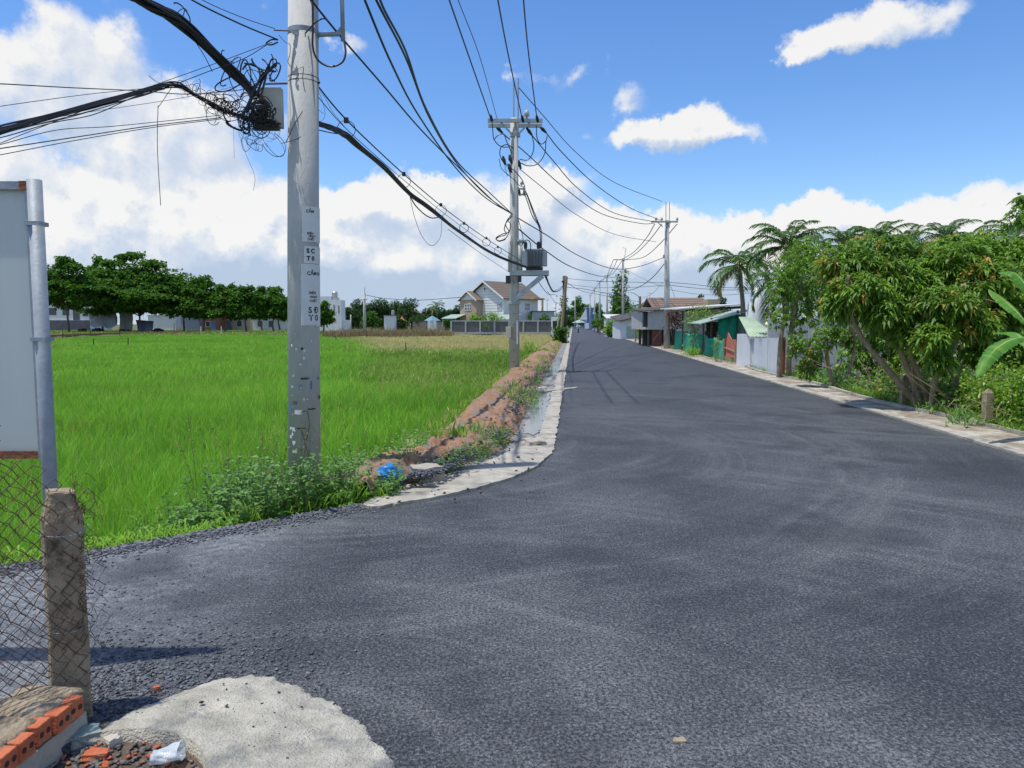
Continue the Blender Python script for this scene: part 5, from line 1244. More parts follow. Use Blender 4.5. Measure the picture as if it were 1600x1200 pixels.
def boxhouse(name, label, cat, u0, u1, vt, vb, Y, dep, wallm, roofm=None, rise=.0, z0=-.05, wins=(), rot=0, eave=.25, extra=None):
    a, b = P(u0, vb, Y), P(u1, vb, Y); zt = P(u0, vt, Y).z; c = (a+b)/2
    root = thing(name, label, cat, (c.x, Y, 0), rz=rot); w_ = (b-a).length
    L = lambda mb, n, m, p=root, **k: obj(n, mb, m, p, local=True, **k)
    L(MB().box((0, dep/2, (zt+z0)/2), (w_, dep, zt-z0)), 'wall', wallm)
    if roofm:
        if rise: L(MB().slab([(-w_/2-eave, -eave, zt-.05), (w_/2+eave, -eave, zt-.05), (w_/2+eave, dep/2, zt+rise), (-w_/2-eave, dep/2, zt+rise)], (0, 0, .12)).slab([(-w_/2-eave, dep+eave, zt-.05), (w_/2+eave, dep+eave, zt-.05), (w_/2+eave, dep/2+.003, zt+rise), (-w_/2-eave, dep/2+.003, zt+rise)], (0, 0, .12)), 'roof', roofm)
        else: L(MB().box((0, dep/2, zt+.07), (w_+2*eave, dep+2*eave, .12)), 'roof', roofm)
    for (fx, zc, ww, hh, nm, mm) in wins:
        x = -w_/2+fx*w_; fr_ = MB()
        o = L(MB().box((x, -.012, zc), (ww+.16, .05, hh+.16)), nm, mm if nm == 'door' else M['white'])
        if nm != 'door': L(MB().box((x, -.03, zc), (ww, .05, hh)), 'pane', M['glass'], o)
    if extra: extra(root, L, w_, zt)
    return root
# white tower house at the left
def tower(root, L, w_, zt):
    L(MB().box((w_*.5+1.1, 1.8, zt*.47-.3), (2.2, 3.6, zt*.94)), 'stair_wing', M['white'])
    L(MB().box((w_*.5+2.7, 2.2, 1.2), (1.0, 3.0, 2.5)), 'side_room', M['white'])
    tk = L(MB().lathe((w_*.5+.6, 1.4, zt*.94+.25), [(.55, 0), (.6, .15), (.6, 1.0), (.35, 1.25), (.1, 1.3)], 16), 'water_tank', mat('steel_tank', (.35, .37, .38), (.5, .5, .5), 4, .35, metal=.6))
    L(MB().box((w_*.5+.6, 1.4, zt*.94+.05), (1.1, 1.1, .30)), 'tank_stand', M['galv_far'], tk)
    for (x, z, a, b) in ((w_*.5+.75, zt*.66, .22, 1.5), (w_*.5+1.7, zt*.64, .2, 1.6), (w_*.5+.9, zt*.34, .4, .3)):
        o = L(MB().box((x, -.01, z), (a+.08, .04, b+.08)), 'window', M['white']); L(MB().box((x, -.025, z), (a, .04, b)), 'pane', M['glass'], o)
boxhouse('white_house', 'tall white flat roofed house with a water tank, just right of the near pole', 'house', 492, 517, 463, 516, 150, 8, M['white'], wins=(), extra=tower)
boxhouse('white_hut', 'small white hut with a roof tank in front of the distant trees', 'hut', 600, 616, 493, 506, 160, 3, M['white'], M['tin_dark'], extra=lambda r, L, w_, zt: L(MB().lathe((w_*.3, 1.2, zt+.14), [(.35, 0), (.35, .9), (.1, 1.0)], 12), 'water_tank', M['tin']))
boxhouse('pavilion', 'pavilion with an orange pyramid roof among the distant bushes', 'pavilion', 624, 631, 502, 510, 175, 2, M['white'], extra=lambda r, L, w_, zt: L(MB().lathe((0, 1, zt), [(1.2, 0), (.5, .5), (.15, 1.0), (.02, 1.4)], 4), 'roof', M['orange']))
boxhouse('pavilion', 'low pavilion with a teal blue roof left of the gabled house', 'pavilion', 668, 681, 501, 510, 165, 3, M['white'], extra=lambda r, L, w_, zt: L(MB().lathe((0, 1.5, zt), [(1.9, 0), (.9, .6), (.1, 1.1)], 4), 'roof', M['tealroof']))
boxhouse('low_shed', 'long low dark roofed shed between the orange and the teal roof', 'shed', 645, 666, 502, 510, 168, 4, M['beige'], M['tin_dark'])
boxhouse('low_shed', 'low grey roofed shed left of the panel fence', 'shed', 683, 700, 503, 512, 160, 4, M['beige'], M['roofred'])
# buildings behind the left tree row
boxhouse('white_building', 'long white building with dark windows behind the left end of the tree row', 'building', 60, 141, 476, 521, 165, 9, M['white'], M['tin_pale'], wins=[(.30, 4.4, 1.6, 1.6, 'window', 0), (.55, 4.4, 1.5, 1.7, 'window', 0), (.75, 3.9, 1.5, 2.8, 'window', 0), (.93, 4.1, 1.1, 1.6, 'window', 0)],
         extra=lambda r, L, w_, zt: L(MB().box((0, -.2, 1.2), (w_, .3, 2.5)), 'dark_base_wall', mat('grey_base_wall', (.07, .075, .09), (.14, .14, .16), 1)))
boxhouse('white_building', 'pale low building behind the middle of the tree row', 'building', 232, 275, 493, 521, 170, 7, M['white'], M['tin_pale'])
boxhouse('blue_grey_shed', 'blue grey tin shed behind the trees right of the huge dark tree', 'shed', 283, 312, 494, 521, 168, 6, mat('bluegrey_tin', (.25, .30, .38), (.33, .38, .45), 2), M['tin_pale'], rise=.6)
boxhouse('brick_house', 'small red brick house seen between trunks of the tree row', 'house', 320, 338, 494, 521, 166, 6, M['brick_old'], M['tin_pale'], rise=.7, wins=[(.3, 1.6, .9, 1.1, 'window', 0), (.75, 1.2, .8, 2.0, 'door', M['bluewall'])])
boxhouse('pale_house', 'pale yellow house behind the trunks left of the near pole', 'house', 342, 392, 496, 520, 172, 7, mat('cream_wall', (.50, .46, .36), (.60, .56, .46), 1.5, c3=(.32, .29, .22), s3=.6), M['tin_pale'], rise=.4, wins=[(.65, 1.7, 1.1, 1.3, 'window', 0), (.3, 1.3, .9, 2.0, 'door', M['bluesheet'])])
boxhouse('pale_house', 'grey white house mostly hidden by the near pole and the tree row', 'house', 396, 450, 494, 520, 170, 7, M['white'], M['tin_pale'], rise=.4, wins=[(.2, 1.7, 1.1, 1.3, 'window', 0), (.5, 1.6, .8, 1.4, 'window', 0)])
# tarpaulin shelters under the huge tree
def tarp_sheet(label, px, Y, seed, m=None):
    rg = np.random.default_rng(seed); n = 14; c = [P(u, v, Y+dy) for u, v, dy in px]; V = []
    for i in range(n+1):
        for j in range(n+1):
            a, b = i/n, j/n; p = c[0]*(1-a)*(1-b)+c[1]*a*(1-b)+c[2]*a*b+c[3]*(1-a)*b
            s = .5*(fbm(np.array([a*4+seed]), np.array([b*4]), seed)[0]-.5); p = p+Vector((0, s, -.55*math.sin(math.pi*a)*b*(1+.6*math.sin(a*9+seed)))); V.append(p)
    mb = MB(); fs = [(i*(n+1)+j, (i+1)*(n+1)+j, (i+1)*(n+1)+j+1, i*(n+1)+j+1) for i in range(n) for j in range(n)]; mb.add(V, fs)
    o = obj('tarp_shelter', mb, m or M['tarp'], smooth=True); so_ = o.modifiers.new('thick', 'SOLIDIFY'); so_.thickness = .05
    tag(o, label, 'tarp'); return o
tarp_sheet('large pale grey tarp hung under the left of the huge tree', [(138, 478, 3), (182, 484, 3), (184, 508, 0), (140, 508, 0)], 141, 1)
tarp_sheet('olive grey tarp hanging like a curtain beside the trunk of the huge tree', [(186, 486, 2), (208, 486, 2), (207, 515, 0), (188, 514, 0)], 140, 2, mat('olive_tarp', (.16, .17, .14), (.24, .25, .21), 1))
tarp_sheet('dark grey tarp sloping to the ground right of the huge tree trunk', [(212, 500, 4), (240, 502, 4), (238, 519, 0), (216, 519, 0)], 139, 3, mat('darkgrey_tarp', (.12, .13, .17), (.2, .21, .26), 1))
for k, (u, w_, h_) in enumerate(((152, 12, 5), (196, 14, 4), (247, 10, 6), (126, 9, 4))):
    Yk = 140; c = P(u, 518, Yk); mb = MB(); rg = random.Random(k)
    for j in range(9): mb.box((c.x+rg.uniform(-.5, .5)*w_/F*Yk, Yk+rg.uniform(-.4, .6), rg.uniform(.1, .5)), (rg.uniform(.3, .9), rg.uniform(.3, .8), rg.uniform(.2, .9)), rg.uniform(0, 3))
    tag(obj('junk_pile', mb, M['dark'] if k % 2 == 0 else M['darkwood']), ['dark pile of goods under the pale grey tarp', 'low pile of goods under the olive tarp', 'dark heap right of the dark grey tarp', 'low heap in front of the long white building'][k], 'junk pile', kind='stuff')
# low brick wall at the far edge of the paddy with its posts
def wall_run(name, label, pts, h, t, m, cat='wall', z0=-.55):
    mb = MB()
    for (a, b) in zip(pts[:-1], pts[1:]):
        a, b = Vector(a), Vector(b); d = (b-a).normalized(); n = Vector((-d.y, d.x, 0))*t/2
        mb.hexa([a-n+Vector((0, 0, z0)), b-n+Vector((0, 0, z0)), b+n+Vector((0, 0, z0)), a+n+Vector((0, 0, z0))], [a-n+Vector((0, 0, h)), b-n+Vector((0, 0, h)), b+n+Vector((0, 0, h)), a+n+Vector((0, 0, h))])
    return tag(obj(name, mb, m), label, cat)
wall_run('retaining_wall', 'long low dull red retaining wall curving along the far left edge of the paddy', [(-58.2, 70, 0), (-58.2, 85, 0), (-62, 103, 0), (-66, 126, 0), (-60.6, 126.6, 0)], .22, .2, M['brick_old'])
wall_run('retaining_wall', 'brighter brick red stretch of the low wall in front of the tree row', [(-60.5, 126.9, 0), (-53.6, 127.1, 0)], .28, .2, mat('redder_wall', (.30, .12, .07), (.40, .18, .11), 2))
wall_run('retaining_wall', 'very low earth coloured wall left of the near pole at the field edge', [(-53.2, 127.3, 0), (-36, 127.5, 0)], .10, .2, M['verge'])
for k, (u, v0, v1, Y, lb, r_) in enumerate([(314, 510, 526, 126, 'short white concrete post at the end of the red wall stretch', .14), (346, 510, 524, 127, 'short white concrete post second along the field edge from the red wall', .13), (84, 540, 551, 58, 'dark leaning stake in the paddy near the sign pipe', .05), (146, 529, 542, 66, 'thin stake in the paddy, left one of two below the tree row', .05), (200, 528, 543, 65, 'thin stake in the paddy, right one of two below the tree row', .05),
     (141, 513, 524, 110, 'thin dark fence stake on the wall below the pale tarp', .06), (187, 510, 523, 115, 'thin fence stake on the wall below the trunk of the huge tree', .06), (98, 515, 533, 96, 'rusty fence stake on the wall next to the sign pipe', .07), (634, 535, 551, 52, 'short dark stake in the dry grass', .04), (525, 524, 538, 80, 'thin stick standing in the pale rice right of the near pole', .04), (573, 515, 536, 92, 'thin tall stake in front of the brown reeds', .05), (272, 505, 522, 128, 'thin stake at the middle of the red wall', .06)]):
    a, b = P(u, v1+2, Y), P(u, v0, Y); a.z = min(a.z, -.5 if Y < 123 else 0)
    tag(obj('post' if 'post' in lb else 'stake', MB().tube([a, (a+b)/2+Vector((.01, 0, 0)), b], [r_, r_*.95, r_*.85], 7), M['concrete_far'] if 'white' in lb else M['darkwood']), lb, 'post' if 'post' in lb else 'stake')
# grey panel fence in front of the villa
def panel_fence():
    Y = 122; x0, x1 = P(705, 500, Y).x, P(863, 500, Y).x; zt = P(0, 501, Y).z; root = thing('panel_fence', 'low wall of grey panels in white concrete frames before the gabled villa', 'fence', (x0, Y, 0)); n = 7
    for k in range(n+1):
        x = x0+(x1-x0)*k/n; obj('post', MB().box((x, Y, zt/2-.05), (.26, .26, zt+.1)), M['concrete_far'], root)
    obj('top_rail', MB().box(((x0+x1)/2, Y, zt-.05), (x1-x0-.3, .20, .16)), M['concrete_far'], root)
    obj('base_rail', MB().box(((x0+x1)/2, Y, .12), (x1-x0-.3, .22, .34)), M['concrete_far'], root)
    for k in range(n):
        xa = x0+(x1-x0)*(k+.5)/n; w_ = (x1-x0)/n-.28; obj('panel', MB().box((xa, Y, .29+(zt-.42)/2), (w_, .08, zt-.45)), M['fencepanel'], root)
panel_fence()
boxhouse('grey_shed', 'low grey shed with a dark roof between the villa and the leaning poles', 'shed', 832, 866, 487, 508, 131, 5, M['tin'], M['tin_dark'])
boxhouse('gate_house', 'small pale arched gate wall just left of the leaning poles', 'gate wall', 862, 872, 495, 512, 112, 1, M['white'], None, wins=[(.5, 1.2, .5, 1.6, 'door', M['dark'])])
# far end of the road
boxhouse('shop_building', 'long pale teal shop front with a dark roof across the far end of the road', 'building', 884, 932, 500, 513, 292, 8, M['tealwall'], M['tin_dark'], rise=1.0, wins=[(.12, 1.5, 1.4, 2.2, 'window', 0), (.28, 1.5, 1.4, 2.2, 'window', 0), (.44, 1.3, 1.2, 2.4, 'window', 0), (.70, 1.4, 1.6, 2.4, 'window', 0), (.88, 1.4, 1.4, 2.4, 'window', 0)])
boxhouse('blue_house', 'narrow blue walled house with a pointed white gable near the end of the road', 'house', 917, 926, 481, 512, 210, 7, M['bluewall'], M['tin_pale'], extra=lambda r, L, w_, zt: L(MB().slab([(-w_-1.3, -.5, 2.8), (-w_/2, -.5, 2.8), (-w_/2-.3, -.5, zt-.2)], (0, .3, 0)), 'white_gable', M['white']))
def tent():
    c = P(905, 505, 240); root = thing('market_tent', 'pale canopy beside the road far away behind the motorbike rider', 'canopy', (c.x, 240, 0))
    obj('canopy', MB().lathe((c.x, 240, 2.0), [(2.4, 0), (1.2, .6), (.05, 1.0)], 4), M['tin_green'], root)
    for sx in (-1.6, 1.6): obj('pole', MB().tube([(c.x+sx, 240, 0), (c.x+sx, 240, 2.05)], .05, 6), M['galv_far'], root)
tent()
q = P(917, 510, 160); sgx = thing('roadside_board', 'small white board on two legs beside the far right verge', 'sign', (q.x, 160, 0))
obj('board', MB().box((q.x, 160, 1.2), (.9, .06, 1.2)), M['white'], sgx)
for s_ in (-.35, .35): obj('leg', MB().box((q.x+s_, 160.06, .6), (.06, .05, 1.25)), M['wood'], sgx)
# white sheds on the right, middle distance
def rightsheds():
    Y = 80; root = thing('low_shed', 'low white walled shed with a slanting grey roof behind the roadside poles', 'shed', (P(990, 520, Y).x, Y, 0))
    x0, x1 = P(975, 0, Y).x, P(1012, 0, Y).x; obj('wall', MB().slab([(x0, Y, -.15), (x1, Y, -.15), (x1, Y, zg(494, Y)), (x0, Y, zg(502, Y))], (0, 6, 0)), M['whitesheet'], root)
    obj('roof', MB().slab([(x0-.3, Y-.6, zg(502, Y)-.02), (x1+.2, Y-.6, zg(493, Y)-.02), (x1+.2, Y+6.3, zg(493, Y)+.5), (x0-.3, Y+6.3, zg(502, Y)+.5)], (0, 0, .08)), M['tin_dark'], root)
    obj('garage_opening', MB().box(((x0+x1)/2+.3, Y-.01, .75), (1.7, .04, 1.3)), M['tin_green'], root)
    Y = 96; root = thing('low_shed', 'pale blue grey shed left of the slanting roofed white one', 'shed', (P(960, 520, Y).x, Y, 0)); x0, x1 = P(955, 0, Y).x, P(979, 0, Y).x
    obj('wall', MB().box(((x0+x1)/2, Y+2, (zg(498, Y)-.15)/2), (x1-x0, 4, zg(498, Y)+.15)), M['whitesheet'], root)
    obj('roof', MB().slab([(x0-.2, Y-.3, zg(498, Y)), (x1+.2, Y-.3, zg(498, Y)), (x1+.2, Y+4.3, zg(495, Y)+.3), (x0-.2, Y+4.3, zg(495, Y)+.3)], (0, 0, .08)), M['tin_pale'], root)
    obj('brick_base', MB().box(((x0+x1)/2, Y-.04, .3), (x1-x0, .06, 1.0)), M['cement'], root)
    # corrugated hut on posts with old tiled roof behind
    Y = 53; root = thing('tin_shed', 'grey corrugated iron shed raised over a dark open ground floor', 'shed', (P(1045, 540, Y).x, Y, 0))
    xa, xb, xc = P(1013, 0, Y).x, P(1020, 0, Y).x, P(1078, 0, Y).x; z1, z2, z3 = zg(515, Y), zg(487, Y), zg(482, Y)
    obj('wall', MB().corr((xb, Y, 0), (xc, Y, 0), z1, (z2, z3), .16, .02), M['tin'], root)
    obj('wall', MB().corr((xb, Y+.02, 0), (xb-.2, Y+6, 0), z1, (z2, z2), .16, .02), M['tin'], root)
    obj('roof', MB().slab([(xb-.35, Y-.35, z2+.02), (xc+.1, Y-.35, z3+.02), (xc+.1, Y+6, z3+.25), (xb-.35, Y+6, z2+.25)], (0, 0, .05)), M['tin_dark'], root)
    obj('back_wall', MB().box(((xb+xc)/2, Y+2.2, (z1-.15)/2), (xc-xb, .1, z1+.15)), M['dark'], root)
    for x in (xb+.06, (xb+xc)/2-.5, xc-.06): obj('post', MB().box((x, Y+.1, z1/2-.05), (.10, .10, z1+.1)), M['darkwood'], root)
    obj('door', MB().box((P(1035, 0, Y).x, Y+.08, .55), (.7, .05, 1.3)), mat('maroon_door', (.10, .03, .02), (.16, .05, .04), 5), root)
    obj('window', MB().box((P(1016, 0, Y).x, Y+.3, (z1+z2)/2+.1), (.25, .5, 1.1)), M['dark'], root)
    Y = 60; root = thing('tiled_house', 'house with an old brown tiled roof behind the corrugated sheds', 'house', (P(1076, 500, Y).x, Y, 0)); xa, xb = P(1030, 0, Y).x, P(1123, 0, Y).x
    za, zb = zg(484, Y), zg(467, Y+3)
    obj('wall', MB().box(((xa+xb)/2, Y+3, za/2-.1), (xb-xa-.4, 5.6, za)), M['beige'], root)
    rf = obj('roof', MB().slab([(xa-.1, Y-.3, za-.1), (xb, Y-.3, za-.1), (xb, Y+3, zb), (xa-.1, Y+3, zb)], (0, 0, .1)).slab([(xa-.1, Y+6.3, za-.1), (xb, Y+6.3, za-.1), (xb, Y+3.003, zb), (xa-.1, Y+3.003, zb)], (0, 0, .1)), M['roofred'], root)
    tm = MB(); 
    for k in range(6): f = k/6; tm.box(((xa+xb)/2, Y-.3+3.3*f, za-.1+(zb-za+.1)*f+.115), (xb-xa, .06, .05))
    obj('tile_course', tm, mat('pale_tile_edge', (.30, .22, .17), (.38, .28, .22), 6), rf)
    x2 = P(1012, 0, Y).x; obj('lower_roof', MB().slab([(x2, Y-1.2, za-.5), (xa+1.2, Y-1.2, za-.5), (xa+1.2, Y+1.5, za+.15), (x2, Y+1.5, za+.15)], (0, 0, .08)), M['roofred'], root)
    obj('parapet', MB().box((P(1128, 0, Y).x, Y+2, zg(476, Y)), (1.0, 3, .9)), M['beige'], root)
    # shed with dark eave
    Y = 43; root = thing('eaved_shed', 'tin shed with a pale edged dark flat eave behind the green netting', 'shed', (P(1120, 520, Y).x, Y, 0)); xa, xb = P(1071, 0, Y).x, P(1172, 0, Y).x
    obj('wall', MB().corr((xa+.4, Y+1.2, 0), (xb, Y+1.2, 0), -.1, zg(484, Y), .14, .02), M['tin'], root)
    obj('roof', MB().slab([(xa-.15, Y-.2, zg(484, Y)), (xb, Y-.2, zg(477, Y)), (xb, Y+5, zg(474, Y)), (xa-.15, Y+5, zg(481, Y))], (0, 0, .07)), M['tin_pale'], root)
    obj('eave_board', MB().slab([(xa+.3, Y-.12, zg(486.5, Y)), (xb, Y-.12, zg(482, Y)), (xb, Y-.12, zg(477.8, Y)), (xa+.3, Y-.12, zg(484, Y))], (0, .05, 0)), M['dark'], root)
    for u in (1076, 1110, 1142): obj('post', MB().box((P(u, 0, Y).x, Y, zg(486, Y)/2-.05), (.09, .09, zg(486, Y)+.08)), M['darkwood'], root)
rightsheds()
# netted lean-to with pale green roof
def netshed():
    Y = 36; root = thing('netted_lean_to', 'lean-to with a pale green sheet roof and dark green netting walls', 'lean-to', (P(1145, 530, Y).x, Y, 0))
    a, b = P(1095, 507, Y-1), P(1176, 485, Y)
    obj('roof', MB().slab([(a.x, a.y, a.z), (b.x, b.y, b.z), (b.x+.3, b.y+4, b.z+.05), (a.x+.3, a.y+4, a.z+.05)], (0, 0, .05)), M['tin_green'], root)
    xs = [P(u, 0, Y).x for u in (1122, 1168)]
    def netwall(px, Yk, name, seed, parent):
        n = 16; V = []; rg = random.Random(seed); c = [P(u, v, Yk) for u, v in px]
        for i in range(n+1):
            for j in range(9):
                f, g = i/n, j/8; p = c[0]*(1-f)*(1-g)+c[1]*f*(1-g)+c[2]*f*g+c[3]*(1-f)*g
                p = p+Vector((0, .05*math.sin(f*17+seed)+.06*math.sin(f*5+g*4+seed), .03*math.sin(f*12) if g > .9 else 0)); V.append(p)
        mb = MB().add(V, [(i*9+j, (i+1)*9+j, (i+1)*9+j+1, i*9+j+1) for i in range(n) for j in range(8)])
        o = obj(name, mb, M['net'], parent, smooth=True); s_ = o.modifiers.new('t', 'SOLIDIFY'); s_.thickness = .01; return o
    netwall([(1122, 560), (1160, 575), (1160, 489), (1122, 500)], Y, 'net', 1, root)
    for u, v in ((1122, 500), (1164, 488)): x = P(u, 0, Y).x; obj('post', MB().box((x+.05, Y+.1, zg(v, Y)/2), (.08, .08, zg(v, Y)+.2)), M['darkwood'], root)
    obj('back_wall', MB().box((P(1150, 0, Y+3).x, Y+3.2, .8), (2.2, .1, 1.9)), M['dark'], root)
    # net fence along the verge
    def vx(y): return XR(y)+1.02
    root = thing('net_fence', 'fence of sagging bright green netting along the right verge', 'fence', (vx(40), 40, 0))
    def run(y0, y1, h0, h1, seed):
        n = int(abs(y1-y0)*5); V = []; rg = random.Random(seed)
        for i in range(n+1):
            f = i/n; y = y0+(y1-y0)*f; h = h0+(h1-h0)*f+.06*math.sin(f*9+seed)-.08*math.sin(math.pi*f)
            for j in range(9):
                g = j/8; V.append((vx(y)+.06*math.sin(y*2.1+seed)+.05*math.sin(y*5.3+g*3)+.10*(1-g)*math.sin(y*1.3), y, -.05+(h+.05)*g))
        mb = MB().add(V, [(i*9+j, (i+1)*9+j, (i+1)*9+j+1, i*9+j+1) for i in range(n) for j in range(8)])
        o = obj('net', mb, M['net'], root, smooth=True); s_ = o.modifiers.new('t', 'SOLIDIFY'); s_.thickness = .012
    run(48.4, 45.2, 1.30, 1.22, 1); run(44.0, 37.8, 1.2, 1.15, 2); run(36.8, 32.4, 1.1, .95, 3)
    for y in (48.4, 45.1, 41, 37.7, 36.8, 34.5, 32.4): obj('post', MB().tube([(vx(y)+.12, y, -.1), (vx(y)+.12, y, 1.28)], .035, 7), M['darkwood'], root)
    obj('blue_sheet', MB().corr((vx(45.1), 45.1, 0), (vx(44.0), 44.0, 0), -.02, 1.22, .2, .02), M['bluesheet'], root)
    obj('cap_board', MB().box((vx(44.6), 44.6, 1.27), (.35, 1.9, .06)), M['tin_pale'], root)
    r2 = thing('red_board_fence', 'broken red board fence between the green net and the grey gate', 'fence', (vx(31), 31, 0))
    obj('board', MB().slab([(vx(31.9), 31.9, .25), (vx(30.0), 30.0, .25), (vx(30.0), 30.0, 1.02), (vx(30.9), 30.9, 1.0), (vx(31.6), 31.6, 1.28), (vx(31.9), 31.9, .9)], (.03, 0, 0)), M['redboard'], r2)
    obj('lower_board', MB().box((vx(31)+.03, 31, .13), (.03, 1.8, .3)), M['wood'], r2)
    obj('rail', MB().bar((vx(32.1)-.02, 32.1, .62), (vx(29.8)-.02, 29.8, .50), .05), M['wood'], r2)
    for y, h in ((32.2, 1.0), (29.8, .9)): obj('post', MB().tube([(vx(y)-.03, y, -.1), (vx(y)-.03, y, h)], .07, 8), M['wood'], r2)
    # grey sheet gate
    Vv = lambda y: XR(y)+1.0
    r3 = thing('sheet_gate', 'pale grey painted sheet metal gate with rust specks by the verge', 'gate', (Vv(26), 26, 0))
    obj('panel', MB().box((0, 0, 0), (1, 1, 1)) if False else MB().hexa([(Vv(29.3), 29.3, .02), (Vv(27.3), 27.3, .02), (Vv(27.3)+.03, 27.3, .02), (Vv(29.3)+.03, 29.3, .02)], [(Vv(29.3), 29.3, 1.10), (Vv(27.3), 27.3, 1.12), (Vv(27.3)+.03, 27.3, 1.12), (Vv(29.3)+.03, 29.3, 1.10)]), M['greydoor'], r3)
    obj('panel', MB().hexa([(Vv(27.2), 27.2, .02), (Vv(23.3), 23.3, -.02), (Vv(23.3)+.03, 23.3, -.02), (Vv(27.2)+.03, 27.2, .02)], [(Vv(27.2), 27.2, 1.12), (Vv(23.3), 23.3, 1.22), (Vv(23.3)+.03, 23.3, 1.22), (Vv(27.2)+.03, 27.2, 1.12)]), M['greydoor'], r3)
    obj('post', MB().box((Vv(23.15), 23.15, .55), (.09, .12, 1.35)), M['rust'], r3); obj('post', MB().box((Vv(29.4), 29.4, .5), (.07, .07, 1.25)), M['wood'], r3)
    obj('seam', MB().box((Vv(27.25)+.0, 27.25, .56), (.05, .05, 1.1)), M['dark'], r3)
    r4 = MB(); c = P(1208, 575, 24.5); r4.slab([(c.x+.5, 23.6, .0), (c.x+1.2, 23.4, .0), (c.x+1.15, 23.4, .6), (c.x+.8, 23.5, .8), (c.x+.5, 23.6, .35)], (0, .04, 0)); tag(obj('scrap_board', r4, M['darkwood']), 'dark rotten board between the grey gate and the pale trunk', 'board')
netshed()
# white sheet wall behind the trees, green striped roof, white tower
def whitewalls():
    Y = 25; root = thing('sheet_wall', 'tall white sheet wall glimpsed behind the trees right of the gate', 'wall', (P(1290, 600, Y).x, Y, 0)); xs = [P(u, 0, Y).x for u in (1213, 1278, 1345)]
    for a, b in zip(xs[:-1], xs[1:]): obj('sheet', MB().box(((a+b)/2, Y, zg(500, Y)/2), (b-a-.03, .05, zg(500, Y)+.1)), M['whitesheet'], root)
    Y = 24; r2 = thing('sheet_wall', 'lower dull grey wall in the shade behind the mango trees', 'wall', (P(1420, 600, Y).x, Y, 0)); a, b = P(1350, 0, Y).x, P(1700, 0, Y).x
    for k in range(5): xa = a+(b-a)*k/5; obj('sheet', MB().box((xa+(b-a)/10, Y, zg(545, Y)/2), ((b-a)/5-.03, .05, zg(545, Y)+.2)), M['whitesheet'], r2)
    obj('shed_roof', MB().slab([(a+1.5, Y-1.2, zg(560, Y-1)), (b, Y-1.2, zg(556, Y-1)), (b, Y+2, zg(535, Y)), (a+1.5, Y+2, zg(535, Y))], (0, 0, .05)), M['tin_pale'], r2)
    Y = 27; r3 = thing('striped_roof_shed', 'little shed with a pale green ribbed roof behind the grey gate', 'shed', (P(1208, 560, Y).x, Y, 0)); a, b = P(1189, 0, Y).x, P(1226, 0, Y).x
    obj('wall', MB().box(((a+b)/2, Y+1, zg(527, Y)/2), (b-a, 1.6, zg(527, Y)+.2)), M['whitesheet'], r3)
    rm = MB(); pa, pb, pc2, pd = (a-.1, Y, zg(527, Y)), (b+.1, Y, zg(527, Y)), (b-.3, Y+1.9, zg(497, Y+1.5)), (a+.1, Y+1.9, zg(497, Y+1.5)); rm.slab([pa, pb, pc2, pd], (0, 0, .03))
    for k in range(9):
        f = k/8; p, q = Vector(pa).lerp(Vector(pb), f), Vector(pd).lerp(Vector(pc2), f); rm.bar(p+Vector((0, 0, .04)), q+Vector((0, 0, .04)), .035, .03)
    obj('roof', rm, mat('pale_mint_roof', (.34, .45, .32), (.46, .56, .42), 3, .6), r3)
    obj('gutter', MB().box(((a+b)/2+.1, Y-.05, zg(528, Y)), (b-a+.4, .12, .08)), M['tin_pale'], r3)
    Y = 34; c = P(1188, 480, Y); r4 = thing('white_tank', 'tall white rounded tank standing behind the palms', 'tank', (c.x, Y, 0))
    obj('body', MB().lathe((c.x, Y+.6, 0), [(.42, 0), (.42, 1.8), (.40, 2.3), (.33, 2.75), (.21, 3.1), (.10, 3.3), (.02, 3.36)], 24), M['white'], r4, smooth=True)
whitewalls()
# vines on the net fence and on the right hand pole
def vine(label, pts, Y, n, r, seed, lm='mangobright', L=.13, W=.07, name='climbing_plant', Ym=0):
    rg = np.random.default_rng(seed); LV = []; q = spline([P(u, v, Y+(k[0] if k else 0)) for u, v, *k in pts], 6); mb = MB()
    idx = rg.integers(0, len(q), n); c = np.array([tuple(q[i]) for i in idx])+rg.normal(0, r, (n, 3)); A = nrm(rg.normal(0, 1, (n, 3))+np.array([[0, -.3, .3]]))
    V, f, t = leafmesh(c, A, L*rg.uniform(.6, 1.2, n), W, .5, rg, np.clip(.55+rg.normal(0, .22, n), 0, 1))
    base = q[0]; root = thing(name, label, 'plant', base); npmesh('foliage', V, f, L_[lm], t, parent=root)
    for k in range(4): mb.tube([p+Vector(rg.normal(0, r*.5, 3)) for p in q[::3]], .015, 4)
    obj('stem', mb, M['bark'], root); return root
vine('vine heaped over the green net fence, falling to the verge', [(1085, 566), (1082, 545), (1086, 520), (1078, 500), (1090, 488), (1105, 484)], 38.5, 900, .22, 1)
vine('leafy climber spreading along the roof edge above the green net', [(1085, 500, 1), (1105, 497, 1), (1125, 499, 1), (1140, 494, 1)], 38, 500, .20, 2, 'mango')
vine('thin weeds growing through the broken red boards', [(1120, 572), (1119, 545), (1122, 530)], 31.6, 160, .09, 3, L=.1, W=.05)
spiky('dry grass tuft where the vine meets the verge', 1080, 565, 36.5, .5, .45, 31, 200, .6, .03, 'wild', z0=0)
